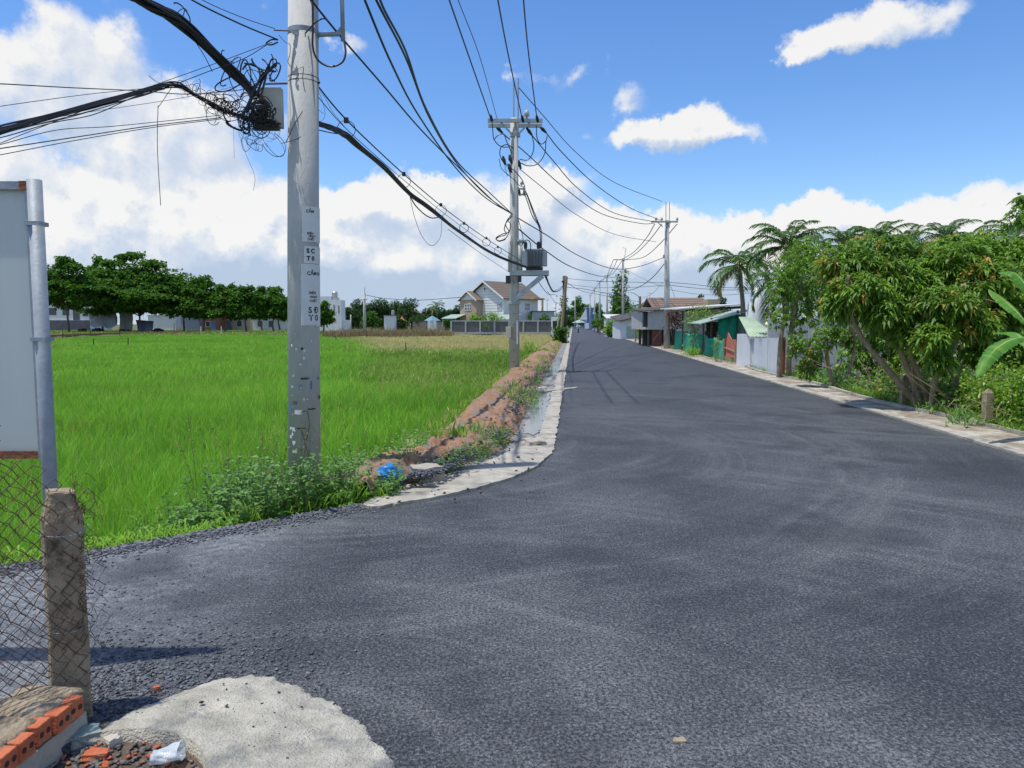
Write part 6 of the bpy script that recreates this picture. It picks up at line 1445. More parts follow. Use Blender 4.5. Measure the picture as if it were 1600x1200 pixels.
def brownvine():
    rg = np.random.default_rng(4); mb = MB(); Y = 48.4
    for k in range(60):
        p = P(1046+rg.uniform(-2, 14), 487+rg.uniform(-8, 14), Y); q = [p]; d = Vector((rg.normal(.04, .1), 0, -.12))
        for j in range(8): d = d+Vector((rg.normal(0, .06)+.012, rg.normal(0, .03), rg.normal(0, .05))); p = p+d; q.append(p)
        mb.tube(q, .018, 4)
    return tag(obj('dead_vine', mb, mat('dead_vine', (.10, .045, .03), (.20, .10, .07), 6, .9)), 'mass of reddish brown dead vine hanging beside the crossarm pole', 'dead vine', kind='stuff')
brownvine()
# flower pots and short posts near the sheds
for k, (u, v, lb) in enumerate([(1003, 533.5, 'white planter box at the foot of the dark wooden pole'), (1008, 534, 'second white planter beside the dark wooden pole'), (1018, 535, 'white tub in front of the corrugated shed'), (1026, 537, 'small pale tub right of the white tub by the shed')]):
    c = G(u, v+1.2); root = thing('planter', lb, 'planter', c); obj('tub', MB().lathe(c, [(.20, 0), (.27, .30), (.29, .31), (.25, .26)], 12), M['white'], root)
    rg = np.random.default_rng(k); n = 40; V, f, t = leafmesh(np.array([tuple(c)])+rg.normal(0, .08, (n, 3))+np.array([[0, 0, .4]]), nrm(rg.normal(0, 1, (n, 3))+np.array([[0, 0, 1.]])), .2, .06, .4, rg, rg.random(n)); npmesh('foliage', V, f, L_['weed'], t, parent=root)
def post(name, label, u, v, h, w_, m, cat='post', Y=None, top=True, lean=0):
    c = G(u, v, -.05) if Y is None else P(u, v, Y); 
    if Y: c.z = -.1
    root = MB(); root.hexa([c+Vector((-w_/2, -w_/2, -.1)), c+Vector((w_/2, -w_/2, -.1)), c+Vector((w_/2, w_/2, -.1)), c+Vector((-w_/2, w_/2, -.1))], [c+Vector((lean-w_/2.2, -w_/2.2, h)), c+Vector((lean+w_/2.2, -w_/2.2, h)), c+Vector((lean+w_/2.2, w_/2.2, h)), c+Vector((lean-w_/2.2, w_/2.2, h))])
    if top: t = c+Vector((lean, 0, h)); root.add([t+Vector((-w_/2.2, -w_/2.2, .001)), t+Vector((w_/2.2, -w_/2.2, .001)), t+Vector((w_/2.2, w_/2.2, .001)), t+Vector((-w_/2.2, w_/2.2, .001)), t+Vector((0, 0, w_*.6))], [(0, 1, 4), (1, 2, 4), (2, 3, 4), (3, 0, 4), (3, 2, 1, 0)])
    return tag(obj(name, root, m, bevel=.006), label, cat)
post('concrete_post', 'square old concrete post nearest the viewer in the right hand undergrowth', 1541, 672, .60, .13, M['old_concrete'])
post('concrete_post', 'old concrete post standing at the left foot of the mango trunks', 1411, 640, .62, .13, M['old_concrete'])
post('wooden_post', 'short wooden post left of the dark wooden pole by the sheds', 993, 535, 1.25, .16, M['wood'], top=False)
post('wooden_post', 'stubby post at the foot of the second roadside pole group', 943, 521, 1.6, .25, M['wood'], top=False)

# ================================================================ POLES
def pole(name, label, u, vb, vt, Y, r0, r1, m='concrete_pole', z0=-.3, n=20):
    a, b = P(u, vb, Y), P(u, vt, Y); root = thing(name, label, 'utility pole', (a.x, Y, 0))
    obj('shaft', MB().tube([(a.x, Y, z0), (a.x+(b.x-a.x)*.5, Y, b.z*.5), (b.x, Y, b.z)], [r0, (r0+r1)/2, r1], n), M[m], root, smooth=True)
    return root, Vector((b.x, Y, b.z))
def insulator(root, p, s=1.0, m='porcelain', ax=(0, 0, 1)):
    obj('insulator', MB().lathe(p, [(.02*s, 0), (.02*s, .06*s), (.065*s, .07*s), (.05*s, .10*s), (.07*s, .115*s), (.045*s, .15*s), (.05*s, .19*s), (.02*s, .2*s)], 12, ax=ax), M[m], root, smooth=True)
# --- near pole
Y1 = 7.8
root, top1 = pole('utility_pole', 'thick grey concrete pole close to the viewer with notices glued on it', 474, 745, 0, Y1, .172, .150, z0=-.6, n=40)
x_at = lambda v: P(474, 745, Y1).x+(top1.x-P(474, 745, Y1).x)*((P(0, v, Y1).z+.6)/(top1.z+.6))
# continue the shaft above the frame
obj('upper_shaft', MB().tube([top1, top1+Vector((0, 0, 3.0))], [.150, .128], 40), M['concrete_pole'], root, smooth=True)
def R1(v): z = P(0, v, Y1).z; return .172+(.150-.172)*(z+.6)/(top1.z+.6)
def band(v, t=.035, name='band', m='galv', e=.006):
    z = P(0, v, Y1).z; r = R1(v)+e; obj(name, MB().lathe((x_at(v), Y1, z-t/2), [(r-.01, 0), (r, 0), (r, t), (r-.01, t)], 40), M[m], root)
band(52, .05); band(123, .006, 'strap', 'wire', .003); band(130, .006, 'strap', 'wire', .003)
def a1(u, v, dy=0): return P(u, v, Y1+dy)
br = MB(); br.tube([a1(478, 55), a1(536, 53)], .022, 10); obj('bracket_arm', br, M['galv'], root, smooth=True)
br = MB(); br.tube([a1(536, 64), a1(533, -60)], .022, 12); obj('bracket_tube', br, M['galv'], root, smooth=True)
obj('bracket_gusset', MB().slab([a1(524, 51, -.005), a1(533, 51, -.005), a1(533, 40, -.005)], (0, .01, 0)), M['galv'], root)
obj('bolt', MB().tube([a1(412, 131), a1(500, 129)], .011, 8), M['wire'], root)
obj('bolt', MB().tube([a1(428, 47, -.16), a1(452, 48, -.16)], .008, 8), M['wire'], root)
obj('clamp_ear', MB().slab([a1(449, 43, -.162), a1(457, 53, -.162), a1(478, 58, -.14), a1(478, 52, -.14), a1(455, 46, -.162)], (0, .012, 0)), M['galv'], root)
bx = MB(); c = a1(423.5, 169, .02); bx.box(c, (.235, .10, .40)); bo = obj('splice_box', bx, M['box'], root, bevel=.006)
obj('bracket', MB().box(a1(416, 197, -.03), (.26, .06, .085)), M['black'], root)
# papers curved round the shaft
def paper(u0, v0, v1, a_end, seed, torn=False):
    rg = random.Random(seed); V = []; N = 18; K = 24
    for i in range(K+1):
        v = v0+(v1-v0)*i/K; r = R1(v)+.003; xc = x_at(v); z = P(0, v, Y1).z
        s0 = (P(u0+rg.uniform(-.6, .6), v, Y1-.1).x-xc)/r; a0 = math.asin(max(-1, min(1, s0)))
        for j in range(N+1):
            a = a0+(a_end-a0)*j/N; zz = z+(rg.uniform(-.012, .012) if (i == K and torn) else 0)
            V.append((xc+math.sin(a)*r, Y1-math.cos(a)*r, zz))
    return obj('notice', MB().add(V, [(i*(N+1)+j, (i+1)*(N+1)+j, (i+1)*(N+1)+j+1, i*(N+1)+j+1) for i in range(K) for j in range(N)]), M['paper'], root)
n1 = paper(474.5, 325.5, 380, 1.75, 1); n2 = paper(477.5, 386.5, 413, 1.75, 2); n3 = paper(473.0, 414, 509, 1.72, 3, True)
def ptext(s, u, v, size, parent, bold=.0, e=.0052):
    V, Fs = text_mesh(s, size, bold); out = []; z0 = P(0, v, Y1).z
    for x, y, z in V:
        r = R1(v)+e; xc = x_at(v); s0 = (P(u, v, Y1-.12).x-xc)/r; a = math.asin(max(-1, min(1, s0)))+x/r; out.append((xc+math.sin(a)*r, Y1-math.cos(a)*r, z0+y))
    obj('lettering', MB().add(out, Fs), M['ink'], parent)
ptext('CẤM', 479.5, 335, .040, n1, .0012); ptext('ĐIỆN', 481, 368.5, .030, n1, .001); ptext('NGUY', 483, 372.7, .028, n1, .001); ptext('CHẾT', 481.5, 377.5, .030, n1, .001)
ptext('S C', 480.5, 397, .062, n2, .003); ptext('T 0', 480.5, 408.5, .062, n2, .003)
ptext('CẤM N', 481, 431, .052, n3, .0015); ptext('ĐIỆN', 484, 460, .034, n3, .001); ptext('NGUY', 485, 466, .032, n3, .001); ptext('CHẾT', 484.5, 472.5, .034, n3, .001)
ptext('S Đ', 483, 489, .085, n3, .002); ptext('T 0', 483.5, 501, .085, n3, .002)
# old scraps, paint marks and stains lower down
def scrap(u, v, w_, h_, m, seed=0, name='scrap'):
    rg = random.Random(seed); z = P(0, v, Y1).z; r = R1(v)+.004; xc = x_at(v); a0 = math.asin(max(-.98, min(.98, (P(u, v, Y1-.12).x-xc)/r))); n = 8; V = []
    for i in range(n+1):
        a = a0+w_/r*i/n; d = rg.uniform(-.004, .004); V += [(xc+math.sin(a)*r, Y1-math.cos(a)*r, z-h_/2+d), (xc+math.sin(a)*r, Y1-math.cos(a)*r, z+h_/2+rg.uniform(-.004, .004))]
    obj(name, MB().add(V, [(2*i, 2*i+2, 2*i+3, 2*i+1) for i in range(n)]), m, root)
scrap(472, 544, .025, .022, M['ink'], 1); scrap(472, 590, .075, .02, M['stone'], 2); scrap(470, 603, .02, .05, M['bluepaint'], 3, 'paint_mark'); scrap(486, 600, .016, .085, M['bluepaint'], 4, 'paint_mark'); scrap(478, 589, .05, .012, mat('grey_marks', (.12, .12, .12)), 5)
scrap(454, 636, .022, .08, M['bluepaint'], 6, 'paint_mark'); scrap(462, 641, .085, .045, M['paper'], 7); scrap(459, 627, .05, .03, mat('dark_scrap', (.10, .10, .10)), 8); scrap(466, 666, .09, .012, M['ink'], 9); scrap(482, 637, .09, .014, M['ink'], 10); scrap(495, 620, .03, .035, M['ink'], 11); scrap(494, 590, .02, .03, M['bluepaint'], 12, 'paint_mark')
rg = random.Random(9)
for k in range(24): scrap(rg.uniform(455, 490), rg.uniform(520, 745), rg.uniform(.008, .03), rg.uniform(.006, .03), M['paper'] if k % 2 else M['concrete_far'], 20+k)
for k in range(16): scrap(rg.uniform(453, 460), rg.uniform(660, 770), rg.uniform(.02, .05), rg.uniform(.01, .05), M['paper'], 60+k)
def wire1(pts, r, name='wire', m='wire', parent=None, n=5):
    return obj(name, MB().tube(spline([a1(u, v, (d[0] if d else -.17)) for u, v, *d in pts], 6), r, n), M[m], parent or root)
wire1([(436, 55, -.16), (446, 66, -.17), (453, 70, -.17), (453, 84), (450, 97), (456, 105), (466, 107), (474, 105, -.16), (473, 118, -.16), (474, 130, -.16), (478, 150, -.13), (480, 162, -.10)], .0035)
wire1([(480, 162, -.10), (470, 178, -.16), (458, 198), (450, 216), (447, 222)], .0042); wire1([(481, 205, -.1), (468, 215, -.16), (452, 221), (440, 224, -.12)], .0032)
wire1([(470, 645), (478, 642), (482, 648), (483, 668), (478, 690)], .004); wire1([(470, 668), (479, 700), (484, 720)], .0035)
# --- second pole with transformer
Y2 = 25.0
root2, top2 = pole('utility_pole', 'tall concrete pole carrying a grey transformer on a steel shelf', 803.5, 588, 185, Y2, .185, .125, z0=-.6, n=28)
def a2(u, v, dy=0): return P(u, v, Y2+dy)
for (u, ve) in ((802.5, 127), (809.5, 122)): obj('top_spike', MB().tube([a2(u, 215, -.08), a2(u, ve, -.08)], .028, 8), M['galv_far'], root2)
obj('cross_arm', MB().box((a2(805, 190).x, Y2-.19, a2(805, 191).z), (1.80, .09, .11)), M['galv_far'], root2)
obj('cross_arm', MB().box((a2(805, 190).x, Y2+.19, a2(805, 194).z), (1.80, .09, .11)), M['galv_far'], root2)
for s in (-1, 1): obj('brace', MB().bar((a2(805, 0).x+s*.48, Y2-.14, a2(0, 193).z), (a2(805, 0).x+s*.11, Y2-.14, a2(0, 211).z), .05, .05), M['galv_far'], root2)
obj('collar', MB().lathe((a2(805, 0).x, Y2, a2(0, 214).z), [(.14, 0), (.17, 0), (.17, .12), (.14, .12)], 20), M['galv_far'], root2)
insulator(root2, a2(823, 187, -.19), 1.5)
for u, v in ((768, 186), (817, 187), (840, 187)): obj('strain_insulator', MB().tube(spline([a2(u-1.5, v-6, -.5), a2(u, v+1, -.25), a2(u+.5, v+4, -.18)], 3), [.035, .05, .05, .05, .05, .05, .04], 8), M['polymer'], root2)
for (pa_, pb_) in (((774, 196), (785, 208)), ((823, 200), (831, 211)), ((844, 198), (853, 207))): obj('strain_insulator', MB().tube([a2(*pa_, .22), a2((pa_[0]+pb_[0])/2, (pa_[1]+pb_[1])/2, .4), a2(*pb_, .6)], [.035, .06, .035], 8), M['polymer'], root2)
# fuse cutouts
for (u, v, dx) in ((787, 250, -.25), (797, 248, -.2), (811, 256, .1), (796, 262, -.2), (810, 298, .12)): obj('fuse_cutout', MB().tube([a2(u-1, v-6, dx-.1), a2(u, v, dx-.1), a2(u+3, v+8, dx-.1)], [.03, .065, .03], 8), M['polymer'], root2)
obj('fuse_frame', MB().tube([a2(793, 256, -.25), a2(789, 262, -.25), a2(793, 275, -.25), a2(797, 273, -.25), a2(793, 258, -.25)], .014, 5), M['galv_far'], root2)
obj('cutout_arm', MB().box(a2(814, 295, -.16), (.22, .05, .05)), M['galv_far'], root2); obj('cutout_arm', MB().box(a2(817, 304, -.16), (.22, .05, .05)), M['galv_far'], root2)
for u, v in ((815, 291), (819, 300), (819, 306)): insulator(root2, a2(u, v, -.16), .8)
for (u, va, vb_, r_) in ((796.5, 368, 425, .058), (813, 377, 424, .075)): obj('pipe', MB().tube([a2(u, vb_, -.12), a2(u, va, -.12)], r_, 12), M['pvc'], root2, smooth=True)
obj('pipe_hood', MB().lathe(a2(813, 379, -.12), [(.10, 0), (.11, .06), (.10, .09), (.03, .10)], 12), M['galv_far'], root2)
obj('platform', MB().box((a2(828, 0, -.16).x, Y2-.20, a2(0, 427).z), (1.30, .08, .16)), M['galv_far'], root2)
obj('platform', MB().box((a2(828, 0, .2).x, Y2+.24, a2(0, 427).z), (1.30, .08, .16)), M['galv_far'], root2)
for dy in (-.20, .24): obj('diagonal_strut', MB().bar(a2(848, 431, dy), a2(801, 470, dy), .08, .16), M['galv_far'], root2)
obj('collar', MB().lathe((a2(803, 0).x, Y2, a2(0, 475).z), [(.17, 0), (.22, 0), (.22, .09), (.17, .09)], 20), M['galv_far'], root2)
obj('fuse_box', MB().box(a2(794, 437, -.26), (.16, .14, .26)), M['polymer'], root2); obj('fuse_box', MB().box(a2(812, 436, -.26), (.12, .12, .2)), M['polymer'], root2)
obj('meter_box', MB().box(a2(794.5, 519, -.26), (.17, .14, .36)), M['meter'], root2, bevel=.01)
obj('number_plate', MB().box(a2(808, 519, -.20), (.04, .01, .80)), M['white'], root2)
for v in (440, 468, 490, 507, 530, 548, 565): obj('bolt', MB().lathe(a2(803, v, -.185), [(.018, 0), (.018, .02)], 8, ax=(0, -1, 0)), M['polymer'], root2)
tr = thing('transformer', 'grey finned pole transformer sitting on the steel shelf of the tall pole', 'transformer', a2(836, 420, 0))
cx_ = a2(836, 0).x; zb_, zt2 = a2(0, 417).z, a2(0, 392).z
obj('tank', MB().box((cx_, Y2-.02, (zb_+zt2)/2), (.50, .46, zt2-zb_)), M['trafo'], tr, bevel=.01)
for k in range(11): obj('fin', MB().box((cx_-.24+k*.048, Y2-.32, (zb_+zt2)/2), (.012, .14, (zt2-zb_)*.9)), M['trafo'], tr)
for s in (-1, 1):
    obj('side_radiator', MB().box((cx_+s*.34, Y2-.06, (zb_+zt2)/2), (.16, .40, (zt2-zb_)*.92)), M['galv_far'], tr)
obj('lid', MB().box((cx_, Y2-.02, zt2+.02), (.62, .54, .04)), M['galv_far'], tr); obj('base_frame', MB().box((cx_, Y2-.0, zb_-.06), (.56, .40, .08)), M['polymer'], tr)
for dx in (-.30, .13): obj('bushing', MB().lathe((cx_+dx, Y2-.1, zt2+.04), [(.05, 0), (.05, .06), (.07, .08), (.05, .11), (.07, .14), (.05, .17), (.065, .20), (.03, .26)], 12), M['polymer'], tr, smooth=True)
# --- roadside poles on the right
Y3 = 48.6
root3, top3 = pole('utility_pole', 'concrete pole with a wide crossarm standing at the green net fence', 1042, 546, 344, Y3, .22, .13, z0=-.2)
def a3(u, v, dy=0): return P(u, v, Y3+dy)
for u in (1040.5, 1046): obj('top_spike', MB().tube([a3(u, 356, -.1), a3(u, 315, -.1)], .025, 6), M['galv_far'], root3)
obj('cross_arm', MB().box((a3(1043, 0).x, Y3-.18, a3(0, 347).z), (1.75, .10, .10)), M['galv_far'], root3)
for s in (-1, 1): obj('brace', MB().bar((a3(1043, 0).x+s*.42, Y3-.16, a3(0, 348).z), (a3(1043, 0).x+s*.1, Y3-.16, a3(0, 355).z), .05, .05), M['galv_far'], root3)
for u in (1025, 1034, 1058): insulator(root3, a3(u, 346, -.18), 1.3)
obj('clamp', MB().box(a3(1042, 437, -.2), (.3, .12, .16)), M['galv_far'], root3); obj('clamp', MB().box(a3(1037.5, 401, -.2), (.12, .1, .22)), M['galv_far'], root3)
for k, (u, vb_, vt_, Yk, lb, arm) in enumerate([(973.5, 528, 403, 86, 'concrete pole with a T arm, second of the right hand row', (958, 979, 406)), (948.5, 522, 427, 106, 'slim concrete pole, third of the right hand row', (944, 952, 431)),
        (937, 521, 437, 124, 'slim concrete pole between the third and the farther poles of the row', (932, 944, 440)), (929, 518, 448, 152, 'thin far pole, fifth of the right hand row', (926, 934, 451)), (922, 515, 460, 190, 'very thin distant pole in front of the blue house', (919, 925, 462)),
        (1045+35, 0, 0, 0, '', None), (898.5, 514, 464, 235, 'distant lamp pole at the end of the road', (894, 901, 484))]):
    if not lb: continue
    rt, tp = pole('utility_pole', lb, u, vb_, vt_, Yk, .17, .12, 'concrete_far', z0=-.2, n=12)
    ax_, bx_ = P(arm[0], arm[2], Yk), P(arm[1], arm[2], Yk)
    obj('cross_arm', MB().box(((ax_.x+bx_.x)/2, Yk-.15, ax_.z), (bx_.x-ax_.x, .08, .10)), M['galv_far'], rt)
    if k == 0:
        obj('top_bracket', MB().tube([P(975, 410, Yk-.1), P(978, 388, Yk-.1), P(973, 387, Yk-.1)], .035, 6), M['galv_far'], rt)
        obj('street_lamp', MB().tube([P(972, 462, Yk-.1), P(967, 456, Yk-.6), P(965, 457, Yk-.9)], [.03, .07, .04], 8), M['lampglass'], rt)
    if k in (1, 2): obj('street_lamp', MB().tube([P(u+1, 459, Yk-.1), P(u+6, 456, Yk-.5), P(u+9, 457, Yk-.8)], [.03, .08, .04], 8), M['lampglass'], rt)
rt, _ = pole('wooden_pole', 'short dark wooden pole before the corrugated shed', 1000, 540, 463, 60, .11, .10, 'darkwood', z0=-.2)
obj('lamp_arm', MB().tube(spline([P(1000, 473, 60), P(998, 464, 60), P(990, 458, 60), P(981, 457, 60)], 4), .03, 6), M['galv_far'], rt)
rt, _ = pole('wooden_pole', 'tall weathered wooden pole, the darker of the two leaning together', 882, 538, 431, 64, .20, .16, 'darkwood', z0=-.2, n=9)
obj('cross_stub', MB().box(P(882, 440, 63.8), (.5, .2, .14)), M['darkwood'], rt)
r5 = thing('wooden_pole', 'pale weathered prop leaning on the dark wooden pole', 'utility pole', (P(874, 535, 63.6).x, 63.6, 0)); obj('shaft', MB().tube([P(876, 537, 63.6), P(885, 432, 63.75)], [.17, .12], 9), M['wood'], r5)
vine('climber with pale flowers wrapped round the leaning wooden poles', [(878, 520), (879, 490), (881, 465)], 64, 260, .24, 9, 'far', .3, .14)
rt, t_ = pole('utility_pole', 'thin concrete pole alone in the fields before the distant trees', 569.5, 513, 458, 128, .28, .2, 'concrete_far', z0=-.3, n=10)
obj('top_spike', MB().tube([P(570, 460, 127.8), P(570, 449, 127.8)], .06, 6), M['galv_far'], rt); obj('cross_arm', MB().box(P(569.5, 468, 127.6), (1.0, .12, .12)), M['galv_far'], rt); obj('lamp', MB().tube([P(569, 466, 127.6), P(563, 476, 127.5)], [.05, .16], 6), M['lampglass'], rt)
for k, (u, vt_, lb) in enumerate([(846, 463, 'thin distant pole left of two on the horizon behind the villa'), (855, 466, 'thin distant pole right of two on the horizon behind the villa'), (868.5, 470, 'thin distant pole close to the leaning wooden poles'), (1015+0, 455, 'slim distant mast above the corrugated shed'), (548, 492, 'pale thin post at the far edge of the reeds')]):
    Yk = 210 if k < 4 else 125; rt, _ = pole('distant_pole', lb, u, 508, vt_, Yk, .14, .1, 'concrete_far', z0=-.1, n=8); obj('cross_arm', MB().box(P(u, vt_+3, Yk-.2), (1.2 if k < 4 else .3, .1, .12)), M['galv_far'], rt)

# ================================================================ OVERHEAD CABLES
def cable(label, pts, r, name='overhead_cable', group=None, m='black', n=5, cat='cable', sub=8):
    return tag(obj(name, MB().tube(spline([P(u, v, y) for u, v, y in pts], sub), r, n), M[m]), label, cat, group)
def bundle(label, pts, k, spread, r, seed, name='cable_bundle', wob=.3, stray=0):
    """several cables lashed together: one thing"""
    rg = random.Random(seed); root = thing(name, label, 'cable bundle', P(*pts[len(pts)//2]))
    for j in range(k):
        a = rg.uniform(0, 6.28); d = spread*math.sqrt(rg.random()); ph = rg.uniform(0, 6.28)
        q = []
        for i, p in enumerate(spline([P(*p) for p in pts], 8)):
            aa = a+.35*math.sin(i*.25+ph); q.append(p+Vector((math.cos(aa)*d, math.sin(aa)*d*.4, math.sin(aa)*d*(1+wob*math.sin(i*.5+ph)))))
        obj('strand', MB().tube(q, r*rg.uniform(.6, 1.25), 5), M['black'], root)
    return root
def loops(root_, c, n, R0, seed, r=.003, depth=.05, ecc=1.0):
    rg = random.Random(seed)
    for k in range(n):
        cc = c+Vector((rg.uniform(-R0, R0)*1.2, rg.uniform(-depth, depth), rg.uniform(-R0, R0)*.8)); ra = rg.uniform(.35, 1.0)*R0; rb_ = ra*rg.uniform(.4, 1.1)*ecc; t = rg.uniform(0, 3.14); a0 = rg.uniform(0, 6.28); sw = rg.uniform(3, 7)
        q = []
        for i in range(19):
            a = a0+sw*i/18; rr = 1+.15*math.sin(a*2+k); x, z = ra*rr*math.cos(a), rb_*rr*math.sin(a); q.append(cc+Vector((x*math.cos(t)-z*math.sin(t), depth*math.sin(a*.7), x*math.sin(t)+z*math.cos(t))))
        obj('loop', MB().tube(q, r*rg.uniform(.5, 1.6), 4), M['black'], root_)
# bundle from the upper left down to the splice box
b = bundle('fat black cable bundle running from the top edge down to the splice box', [(170, -30, 6.2), (215, -2, 6.5), (275, 30, 6.9), (330, 80, 7.3), (375, 125, 7.6), (418, 168, 7.68)], 17, .05, .0125, 1)
loops(b, P(290, 18, 7.0), 2, .09, 3, .005)
b = bundle('black cable bundle climbing from the left edge and sagging into the near pole', [(-40, 212, 5.6), (0, 203, 5.9), (90, 178, 6.5), (180, 155, 7.0), (268, 132, 7.45), (310, 150, 7.55), (350, 172, 7.62), (400, 188, 7.66), (436, 192, 7.66)], 9, .030, .0085, 2)
loops(b, P(345, 168, 7.6), 22, .10, 5, .003); 
b = bundle('loose fan of thinner black cables below the left bundle', [(-40, 232, 5.7), (0, 210, 5.9), (100, 183, 6.5), (190, 158, 7.0), (266, 134, 7.45)], 6, .06, .005, 7)
b = thing('cable_tangle', 'messy nest of black cable loops around the splice box on the near pole', 'cable tangle', P(405, 165, 7.6))
loops(b, P(404, 172, 7.58), 26, .085, 11, .006, .06); loops(b, P(398, 186, 7.6), 26, .11, 12, .004, .06); loops(b, P(408, 215, 7.62), 14, .13, 13, .0022, .04); loops(b, P(385, 118, 7.62), 9, .17, 14, .007, .04, .45); loops(b, P(412, 110, 7.62), 7, .10, 15, .006, .04)
loops(b, P(370, 190, 7.6), 8, .10, 17, .007, .04, .6)
for k, (p) in enumerate([[(390, 190, 7.6), (400, 150, 7.6), (418, 105, 7.6)], [(398, 196, 7.6), (408, 150, 7.6), (420, 100, 7.6)], [(380, 180, 7.6), (398, 140, 7.6), (412, 112, 7.6)], [(384, 176, 7.58), (404, 128, 7.58), (432, 100, 7.6)]]): obj('strand', MB().tube(spline([P(*q) for q in p], 6), .012, 5), M['black'], b)
for k, (pts, r_) in enumerate([([(247, 165, 7.5), (246, 230, 7.5), (251, 321, 7.5)], .0035), ([(372, 205, 7.5), (384, 240, 7.5), (398, 275, 7.5), (396, 298, 7.5)], .0018), ([(365, 200, 7.5), (366, 248, 7.5)], .0015), ([(232, 118, 7.4), (246, 128, 7.4), (268, 133, 7.4), (258, 152, 7.4), (247, 168, 7.5)], .003)]):
    cable(['thin loose wire end hanging straight down left of the near pole', 'thin curly wire dangling under the splice box', 'short thin wire end below the left bundle', 'short curl of wire where the left bundle peaks'][k], pts, r_, 'hanging_wire', cat='wire', m='wire')
# tangled wires near the left peak
b = thing('cable_tangle', 'knots of thin wire along the left bundle between its peak and the near pole', 'cable tangle', P(310, 145, 7.5)); loops(b, P(295, 140, 7.5), 12, .07, 21, .0022, .03); loops(b, P(330, 155, 7.55), 14, .07, 22, .0022, .03); loops(b, P(362, 170, 7.6), 12, .07, 23, .0025, .03)
L0 = [([(-40, 131, 5.4), (0, 131, 5.6), (110, 137, 6.4), (220, 142, 7.2), (300, 147, 7.6), (400, 138, 8.4)], .0045, 'thin twisted wire crossing level at the upper left, the highest of its set'), ([(-40, 172, 6), (0, 166, 6.2), (140, 147, 7), (260, 135, 7.5)], .003, 'thin wire rising from the left edge to the bundle peak'),
      ([(-40, 236, 6), (0, 232, 6.2), (120, 214, 6.9), (240, 196, 7.4), (345, 184, 7.6)], .0048, 'dark thin cable below the left bundle, upper of two'), ([(-40, 248, 6), (0, 242, 6.2), (120, 219, 6.9), (240, 199, 7.4), (345, 186, 7.6)], .0036, 'dark thin cable below the left bundle, lower of two'),
      ([(0, 226, 6.0), (90, 203, 6.7), (180, 197, 7.2), (345, 180, 7.6)], .0035, 'thin cable just under the fan of the left bundle'), ([(-30, 236, 6), (60, 200, 6.6), (170, 158, 7.2), (320, 105, 7.7), (425, 66, 7.8)], .0035, 'thin wire running diagonally up from the left edge to the near pole'),
      ([(-30, 205, 6), (120, 178, 7), (300, 150, 7.8), (420, 122, 9)], .0025, 'faint wire behind the left bundle')]
for pts, r_, lb in L0: cable(lb, pts, r_, 'thin_cable', m='wire')
for pts, r_, lb in [([(260, -30, 6.6), (300, 0, 6.9), (372, 36, 7.3), (434, 62, 7.65)], .008, 'black cable from the top edge to the left side of the near pole bracket'), ([(280, -25, 7.0), (320, 2, 7.2), (380, 28, 7.5), (430, 45, 7.68)], .004, 'thinner wire above the one reaching the near pole bracket'),
                    ([(434, 62, 7.66), (424, 62, 7.6), (416, 68, 7.6), (424, 70, 7.6), (434, 66, 7.66)], .008, 'small hooked cable loop at the left side of the near pole'), ([(420, 68, 7.6), (380, 92, 7.5), (330, 110, 7.3), (268, 134, 7.45)], .004, 'twisted support wire from the near pole to the left bundle peak'),
                    ([(295, 50, 7.2), (318, 85, 7.4), (332, 112, 7.5)], .004, 'short slack wire left of the fat bundle')]: cable(lb, pts, r_, 'short_cable')
# right side of the near pole
cable('black cable looping in a U beside the bracket of the near pole', [(488, -40, 7.6), (489, 40, 7.6), (489, 75, 7.6), (498, 95, 7.6), (516, 104, 7.6), (534, 98, 7.6), (540, 84, 7.62), (538, 65, 7.7)], .011, 'looped_cable')
cable('thin black cable crossing behind the bracket of the near pole', [(460, -30, 7.3), (486, 0, 7.5), (510, 30, 7.7), (540, 66, 8.0), (600, 135, 9.2), (660, 205, 11), (720, 265, 14), (780, 322, 20), (800, 334, 24.8)], .011, 'overhead_cable')
cable('short cable curving from the near pole up behind the bracket', [(477, 52, 7.6), (492, 36, 7.6), (505, 29, 7.6), (512, 32, 7.7)], .008, 'short_cable')
for k, (p0, p1, sg_) in enumerate([((555, -40), (570, 0), 0), ((572, -50), (588, 0), 1), ((590, -60), (594, 0), 2)]):
    pts = [(p0[0], p0[1], 8.0), (p1[0], p1[1], 8.6), (p1[0]+(42, 46, 40)[k], (100, 90, 80)[k], 10.2), ((654, 672, 666)[k], (180, 186, 170)[k], 12.6), ((712, 716, 714)[k], (262, 258, 252)[k], 16.5), ((760, 762, 766)[k], (310, 307, 302)[k], 21), (801, 335, 24.8)]
    cable(['leftmost of the three low voltage cables sagging from the top edge to the transformer pole', 'middle of the three low voltage cables sagging from the top edge to the transformer pole', 'rightmost of the three low voltage cables sagging from the top edge to the transformer pole'][k], pts, .015, 'overhead_cable')
msg = [(484, 118, 7.8), (530, 175, 8.6), (580, 225, 9.8), (640, 280, 11.8), (700, 330, 14.8), (760, 373, 19), (815, 408, 24.6)]
cable('taut support wire with ring hangers running from the near pole to the transformer', msg, .009, 'overhead_cable'); 
msg2 = [(484, 135, 7.8), (530, 190, 8.6), (580, 237, 9.8), (640, 289, 11.8), (700, 338, 14.8), (760, 381, 19), (815, 414, 24.6)]
cable('second thin wire just under the taut support wire', msg2, .005, 'overhead_cable', m='wire')
hb_pts = [(484, 188, 7.72), (515, 200, 8.2), (536, 208, 8.7), (560, 228, 9.2), (600, 262, 10.2), (640, 302, 11.6), (680, 332, 13.2), (720, 364, 16), (770, 396, 20), (830, 421, 24.7)]
hb = bundle('thick black cable bundle sagging from the near pole down to the transformer shelf', hb_pts, 11, .032, .0125, 31)
